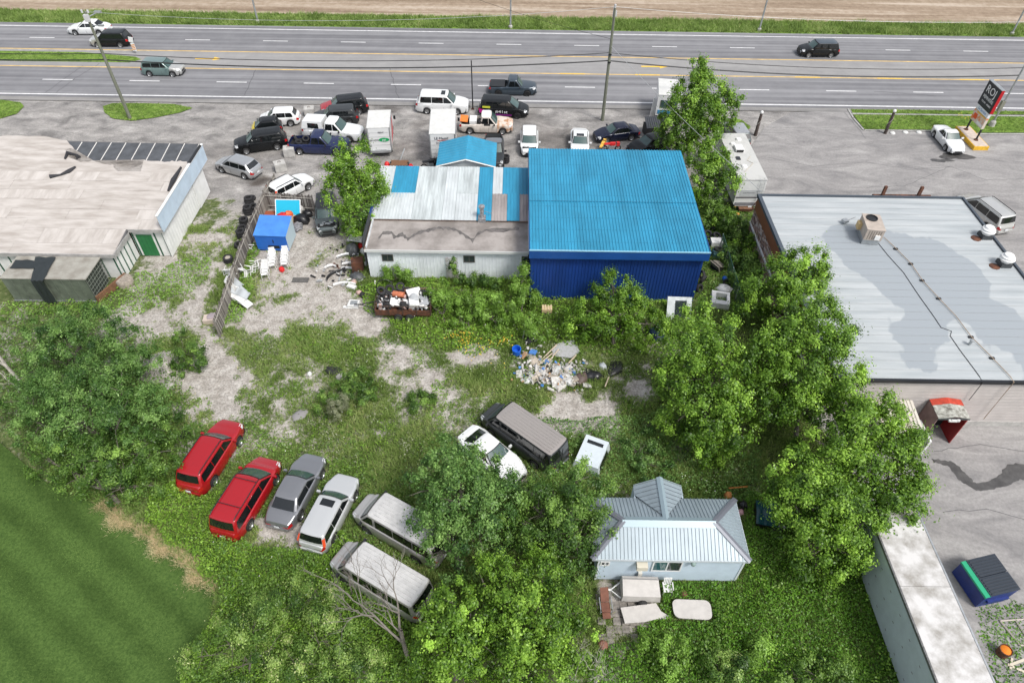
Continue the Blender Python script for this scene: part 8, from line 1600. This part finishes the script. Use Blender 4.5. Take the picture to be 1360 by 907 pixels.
# ---- ground cover ------------------------------------------------
def cover(name, label, poly_px, dens, size, lm, hfun, seed, aspect=.7, excl=(), dry=0, world=None, kind='leaf', up=.9):
    rg = np.random.default_rng(seed); poly = world or [P(a, b) for a, b in poly_px]
    xs = [p.x for p in poly]; ys = [p.y for p in poly]; A = (max(xs) - min(xs)) * (max(ys) - min(ys)); n = int(A * dens)
    x = rg.uniform(min(xs), max(xs), n); y = rg.uniform(min(ys), max(ys), n)
    d = sdpoly(x, y, poly); k = d + (vnoise(x, y, 1.1, seed) - .5) * 1.2 > 0
    for e in excl: k &= sdpoly(x, y, e) < 0
    x, y, d = x[k], y[k], d[k]
    h = hfun(x, y, d); keep = h > .02; x, y, h = x[keep], y[keep], h[keep]
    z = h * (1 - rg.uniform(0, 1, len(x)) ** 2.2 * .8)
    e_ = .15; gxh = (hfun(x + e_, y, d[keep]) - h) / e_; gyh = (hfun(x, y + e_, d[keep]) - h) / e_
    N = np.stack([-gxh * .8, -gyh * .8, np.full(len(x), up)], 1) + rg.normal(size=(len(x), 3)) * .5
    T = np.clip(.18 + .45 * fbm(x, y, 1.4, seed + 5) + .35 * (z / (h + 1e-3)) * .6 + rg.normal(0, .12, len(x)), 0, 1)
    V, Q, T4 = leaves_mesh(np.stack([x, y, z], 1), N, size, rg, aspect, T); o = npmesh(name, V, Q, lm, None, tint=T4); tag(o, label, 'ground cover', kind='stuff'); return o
def rect(cx, cy, L_, W_, rz): c, s = math.cos(rz), math.sin(rz); return [Vector((cx + a * L_ / 2 * c - b * W_ / 2 * s, cy + a * L_ / 2 * s + b * W_ / 2 * c, 0)) for a, b in ((-1, -1), (1, -1), (1, 1), (-1, 1))]
CARS = [rect(o.location.x, o.location.y, o['L'] * .97, 1.85, o.rotation_euler[2]) for o in C.objects if 'L' in o.keys()]
HOUSE = [Vector((4.5, 15.95, 0)), Vector((11.9, 15.95, 0)), Vector((11.9, 19.2, 0)), Vector((4.5, 19.2, 0))]; TRAILER = [Vector((18.6, 5, 0)), Vector((21, 5, 0)), Vector((21, 18.5, 0)), Vector((18.6, 18.5, 0))]; TENT = rect(6.75, 15.2, 2.3, 1.3, 0); PATIO = [P(795, 772), P(822, 772), P(850, 850), P(800, 860)]
SLABS = [[P(a, b, .3) for a, b in q] for q in ([(822, 805), (872, 799), (886, 818), (856, 828), (828, 830)], [(889, 795), (944, 797), (948, 827), (893, 824)])]
def mounds(lo_, hi_, sc_, sd): return lambda x, y, d: (lo_ + (hi_ - lo_) * fbm(x, y, sc_, sd) ** 1.3) * smooth01((d + .6) / 1.2)
cover('ground_ivy', 'dense low green ground cover filling the lower right corner', [(985, 660), (1050, 640), (1200, 690), (1180, 780), (1215, 960), (760, 960), (800, 860), (850, 835), (800, 780), (985, 770)], 340, .10, L_ivy, mounds(.12, .8, 1.5, 61), 201, excl=[HOUSE, TRAILER, TENT] + SLABS + [PATIO])
for sd, lm_, ds, lab in ((411, L_dk, 80, 'darker taller weeds patchily mixed into the ground ivy'), (412, L_pale, 45, 'pale weeds patchily mixed into the ground ivy'), (413, L_pop, 60, 'yellowish weeds patchily mixed into the ground ivy')):
    cover('weed_thicket', lab, [(985, 680), (1050, 700), (1150, 760), (1215, 960), (760, 960), (830, 870), (860, 840), (985, 780)], ds, .12, lm_, lambda x, y, d, sd=sd: np.clip((fbm(x, y, 1.5, sd) - .50) * 5, 0, 1.0) * smooth01((d + .3) / 1.2), sd, excl=[HOUSE, TRAILER, TENT] + SLABS + [PATIO])
cover('weed_thicket', 'tall leafy weeds growing around the row of cars and vans', [(195, 660), (245, 640), (300, 655), (290, 700), (345, 725), (430, 735), (445, 700), (560, 800), (600, 960), (230, 960), (255, 870), (295, 800), (250, 740), (190, 700)], 330, .10, L_pop, mounds(.2, 1.25, 1.3, 62), 202, excl=CARS)
for sd, lm_, ds, lab in ((401, L_dk, 170, 'darker weeds mixed through the thicket beside the lawn'), (402, L_ash, 80, 'pale weeds mixed through the thicket beside the lawn')):
    cover('weed_thicket', lab, [(195, 660), (245, 640), (300, 700), (345, 725), (430, 735), (445, 700), (560, 800), (600, 960), (230, 960), (255, 870), (295, 800), (250, 740), (190, 700)], ds, .11, lm_, lambda x, y, d, sd=sd: np.clip((fbm(x, y, 1.7, sd) - .45) * 5, 0, 1.45) * smooth01((d + .3) / 1.2), sd, excl=CARS)
cover('weed_thicket', 'bushy weeds between the silver vans and the red cars', [(240, 560), (330, 560), (400, 590), (470, 620), (560, 640), (600, 760), (480, 760), (430, 700), (330, 700), (230, 650)], 110, .12, L_dk, mounds(.0, .7, 1.2, 63), 203, excl=CARS + [BARE[5][0]])
cover('weed_thicket', 'weeds around the dark grey van and pickup canopy', [(800, 560), (880, 540), (1010, 600), (1010, 670), (900, 660), (820, 650), (700, 670), (600, 620), (640, 560)], 130, .12, L_ash, mounds(.05, .7, 1.3, 64), 204, excl=CARS + [HOUSE, rect(P(786, 602).x, P(786, 602).y, 2.2, 1.7, .9)])
cover('weed_thicket', 'leafy weeds along the front of the white workshop and navy shed', [(470, 380), (560, 370), (700, 370), (900, 405), (960, 440), (900, 480), (800, 470), (700, 450), (640, 470), (560, 460), (500, 430)], 120, .14, L_pop, mounds(.05, .8, 1.2, 65), 205, excl=[rect(TRL.location.x, TRL.location.y, 4.0, 2.2, 0), [Vector((-11, 40, 0)), Vector((1.1, 40, 0)), Vector((1.1, 45, 0)), Vector((-11, 45, 0))], [Vector((1.1, 37.7, 0)), Vector((13.6, 37.7, 0)), Vector((13.6, 45, 0)), Vector((1.1, 45, 0))]])
cover('weed_thicket', 'shady weeds in the strip between the shed and stone wall', [(925, 260), (1000, 285), (1000, 340), (1060, 440), (960, 440), (930, 380)], 130, .14, L_dk, mounds(.02, .5, 1.0, 66), 206, excl=[[Vector((1.1, 37.7, 0)), Vector((13.5, 37.7, 0)), Vector((13.5, 51, 0)), Vector((1.1, 51, 0))]])
cover('weed_thicket', 'weeds between the left building and the lawn edge trees', [(100, 395), (170, 370), (240, 350), (285, 330), (270, 380), (190, 420), (110, 420), (0, 420), (0, 400)], 90, .13, L_sum, mounds(.0, .5, 1.3, 67), 207, excl=[[Vector((-52, 36.7, 0)), Vector((-30.5, 36.7, 0)), Vector((-30.5, 39.5, 0)), Vector((-52, 39.5, 0))], [Vector((-52, 39.5, 0)), Vector((-29.5, 39.5, 0)), Vector((-29.5, 42.1, 0)), Vector((-26.9, 42.1, 0)), Vector((-26.9, 52, 0)), Vector((-52, 52, 0))]])
cover('weed_thicket', 'undergrowth below the dense trees at the left', [(-20, 430), (120, 400), (250, 470), (260, 600), (230, 680), (130, 665), (0, 580)], 80, .13, L_dk, mounds(.1, .8, 1.4, 68), 208)
cover('weed_thicket', 'weeds on the grass beside the dumpster', [(1290, 812), (1370, 790), (1370, 960), (1340, 960)], 130, .11, L_ivy, mounds(.02, .25, 1.0, 69), 209)
cover('weed_thicket', 'weeds on the inner side of the plank fence', [(285, 435), (322, 355), (340, 300), (350, 300), (340, 380), (320, 430)], 160, .13, L_sum, mounds(.05, .55, .9, 70), 210)

def grass(name, label, x, y, hgt, rg, lm, blades=6, width=.022, tintbias=0.0, lean=1.0, tint=None):
    n = len(x); x = np.repeat(x, blades) + rg.normal(0, .07, n * blades); y = np.repeat(y, blades) + rg.normal(0, .07, n * blades); h = np.repeat(hgt, blades) * rg.uniform(.5, 1.1, n * blades)
    a = rg.uniform(0, 6.283, len(x)); wx, wy = np.cos(a) * width, np.sin(a) * width; b = rg.uniform(0, 6.283, len(x)); l_ = h * rg.uniform(.25, 1.1, len(x)) * lean
    V = np.stack([np.stack([x - wx, y - wy, np.zeros_like(x)], 1), np.stack([x + wx, y + wy, np.zeros_like(x)], 1), np.stack([x + np.cos(b) * l_, y + np.sin(b) * l_, h], 1)], 1).reshape(-1, 3)
    T = np.clip(rg.normal(.5 + tintbias, .17, len(x)) + (vnoise(x, y, 1.5, 91) - .5) * .5 + (0 if tint is None else np.repeat(tint, blades)), 0, 1); o = npmesh(name, V, np.arange(3 * len(x)).reshape(-1, 3), lm, None, tint=np.repeat(T, 3)); tag(o, label, 'grass', kind='stuff'); return o
rg = np.random.default_rng(5)
n = 95000; x = rg.uniform(-27, 20, n); y = rg.uniform(12, 46, n); g_ = green_amount(x, y); k = (g_ > .04 + .62 * rg.uniform(0, 1, n) ** .8)
for e in CARS + [HOUSE, TRAILER, LAWN, TENT, [Vector((-11.2, 39.8, 0)), Vector((1.1, 39.8, 0)), Vector((1.1, 50, 0)), Vector((-11.2, 50, 0))], [Vector((1.1, 37.6, 0)), Vector((13.6, 37.6, 0)), Vector((13.6, 51, 0)), Vector((1.1, 51, 0))], [Vector((18.9, 26, 0)), Vector((36, 26, 0)), Vector((36, 50, 0)), Vector((18.9, 50, 0))], [Vector((-52, 39.5, 0)), Vector((-26.9, 42.1, 0)), Vector((-26.9, 52, 0)), Vector((-52, 52, 0))]]: k &= sdpoly(x, y, e) < 0
x, y = x[k], y[k]; hh = .12 + .38 * fbm(x, y, 2.2, 33) * green_amount(x, y)
grass('grass', 'wild grass and weeds patchily covering the yard', x, y, hh, rg, L_grass, 6, .026)
L_lawn = leaf_material('lawn_blades', (.028, .064, .011), (.09, .168, .03), (.25, .35, .09), gloss=.6)
lx = rg.uniform(-32, -13, 150000); ly = rg.uniform(10, 25, 150000); k = sdpoly(lx, ly, LAWN) > .02; lx, ly = lx[k], ly[k]
a_, b_ = P(20, 640), P(250, 860); th_ = math.atan2(b_.y - a_.y, b_.x - a_.x); pv_ = -lx * math.sin(th_) + ly * math.cos(th_)
grass('lawn_grass', 'short mown lawn blades with faint diagonal mowing stripes', lx, ly, np.full(len(lx), .09), rg, L_lawn, 2, .02, -.05, 1.5, .34 * np.sin(pv_ * 2.3) * vnoise(pv_, pv_ * 0, 2.0, 3) + .30 * (vnoise(lx, ly, 3, 5) - .5))
# dry strip along the lawn
ex = [P(a, b) for a, b in edge_px[3:7]]; xs_, ys_ = [], []
for a, b in zip(ex[:-1], ex[1:]):
    d = (b - a).length; q = rg.uniform(0, 1, int(d * 300)); nrm = Vector((-(b - a).y, (b - a).x, 0)).normalized(); o_ = rg.normal(.05, .22, len(q)) + .25 * np.sin(q * 9); xs_.append(a.x + (b.x - a.x) * q + nrm.x * o_); ys_.append(a.y + (b.y - a.y) * q + nrm.y * o_)
xs_, ys_ = np.concatenate(xs_), np.concatenate(ys_); sel = vnoise(xs_, ys_, 2.5, 7) > .18; grass('dry_grass', 'strip of dry straw coloured grass along the lawn edge', xs_[sel], ys_[sel], np.full(sel.sum(), .2), rg, L_straw, 5, .014, lean=2.0)
for nm, lab, polys, dn, hg in (('verge_grass', 'rough green grass along the far side of the highway', [[Vector((-80, 87.7, 0)), Vector((80, 87.7, 0)), Vector((80, 91.6, 0)), Vector((-80, 91.6, 0))]], 26, .5), ('island_grass', 'short grass on the islands and strips beside the highway', [G_is, G_r1, G_r2, G_l, G_t, [Vector((-70, 76.3, 0)), P(170, 83.5), P(186, 80), P(180, 77), P(110, 71), Vector((-70, 79.3, 0))]], 45, .16)):
    X, Y = [], []
    for pl in polys:
        xa, xb2 = min(p.x for p in pl), max(p.x for p in pl); ya, yb = min(p.y for p in pl), max(p.y for p in pl); n = int((xb2 - xa) * (yb - ya) * dn); x = rg.uniform(xa, xb2, n); y = rg.uniform(ya, yb, n); k = sdpoly(x, y, pl) > .05; X.append(x[k]); Y.append(y[k])
    X, Y = np.concatenate(X), np.concatenate(Y); grass(nm, lab, X, Y, hg * (.5 + fbm(X, Y, 2.5, 44)), rg, L_grass, 5, .04, -.05)
YX = [[Vector((-11.2, 39.8, 0)), Vector((1.1, 39.8, 0)), Vector((1.1, 50, 0)), Vector((-11.2, 50, 0))], [Vector((1.1, 37.6, 0)), Vector((13.6, 37.6, 0)), Vector((13.6, 51, 0)), Vector((1.1, 51, 0))]]
for sd, lm_, lab in ((301, L_pop, 'scattered bright weed clumps through the middle of the yard'), (302, L_dk, 'scattered dark weed clumps through the middle of the yard'), (303, L_gw, 'scattered greyish weed clumps through the middle of the yard')):
    def hf(x, y, d, sd=sd): return np.clip((fbm(x, y, 1.5, sd) - .56) * 2.6, 0, .55) * green_amount(x, y) * smooth01(d / 1.0)
    cover('weed_clump', lab, [(285, 430), (480, 425), (700, 455), (900, 440), (960, 520), (880, 600), (700, 560), (560, 680), (400, 620), (250, 600), (215, 470)], 70, .11, lm_, hf, sd, excl=CARS + YX)
# yellow flowers and white blossoms
rg2 = np.random.default_rng(3); FX, FY = [], []
for px, py, s_, n in ((618, 456, .5, 60), (608, 452, .35, 30), (668, 458, .3, 25), (640, 470, .9, 40), (1280, 160, .5, 20)): q = P(px, py); FX.append(rg2.normal(q.x, s_, n)); FY.append(rg2.normal(q.y, s_ * .8, n))
FX, FY = np.concatenate(FX), np.concatenate(FY); V, Q, T4 = leaves_mesh(np.stack([FX, FY, rg2.uniform(.35, .6, len(FX))], 1), np.tile([0., -.3, 1.], (len(FX), 1)) + rg2.normal(0, .3, (len(FX), 3)), .085, rg2, .9, np.full(len(FX), .5)); o = npmesh('yellow_flowers', V, Q, mat('yellow_petals', (.62, .42, .03), .6), None, tint=T4); tag(o, 'clusters of yellow flowers in the weeds', 'flowers', kind='stuff')
n = 700; x = rg2.uniform(-20, 12, n); y = rg2.uniform(14, 36, n); k = (green_amount(x, y) > .6) & (sdpoly(x, y, LAWN) < -1) & (vnoise(x, y, 4, 8) > .5)
for e in CARS + [HOUSE]: k &= sdpoly(x, y, e) < 0
x, y = x[k], y[k]; V, Q, T4 = leaves_mesh(np.stack([x, y, rg2.uniform(.35, .9, len(x))], 1), np.tile([0., -.2, 1.], (len(x), 1)) + rg2.normal(0, .2, (len(x), 3)), .055, rg2, .9, np.full(len(x), .5)); o = npmesh('white_flowers', V, Q, mat('white_petals', (.75, .75, .70), .6), None, tint=T4); tag(o, 'tiny white wildflowers scattered through the weeds', 'flowers', kind='stuff')
# pebbles on the gravel
n = 2600; x = rg2.uniform(-26, 14, n); y = rg2.uniform(22, 50, n); k = green_amount(x, y) < .25; x, y = x[k], y[k]; n = len(x)
s = rg2.uniform(.02, .075, n)[:, None]; base = np.array([[-1, -1, 0], [1, -1, 0], [1, 1, 0], [-1, 1, 0], [0, 0, .9]], float); V = (base[None] * s[:, :, None] * rg2.uniform(.6, 1.3, (n, 5, 1)) + np.stack([x, y, np.zeros(n)], 1)[:, None]).reshape(-1, 3); F_ = (np.array([[0, 1, 4], [1, 2, 4], [2, 3, 4], [3, 0, 4]])[None] + 5 * np.arange(n)[:, None, None]).reshape(-1, 3); o = npmesh('gravel', V, F_, mat('gravel_stone', (.38, .35, .32), .9, var=.3, vs=2), None); tag(o, 'loose gravel stones on the bare yard', 'gravel', kind='stuff')
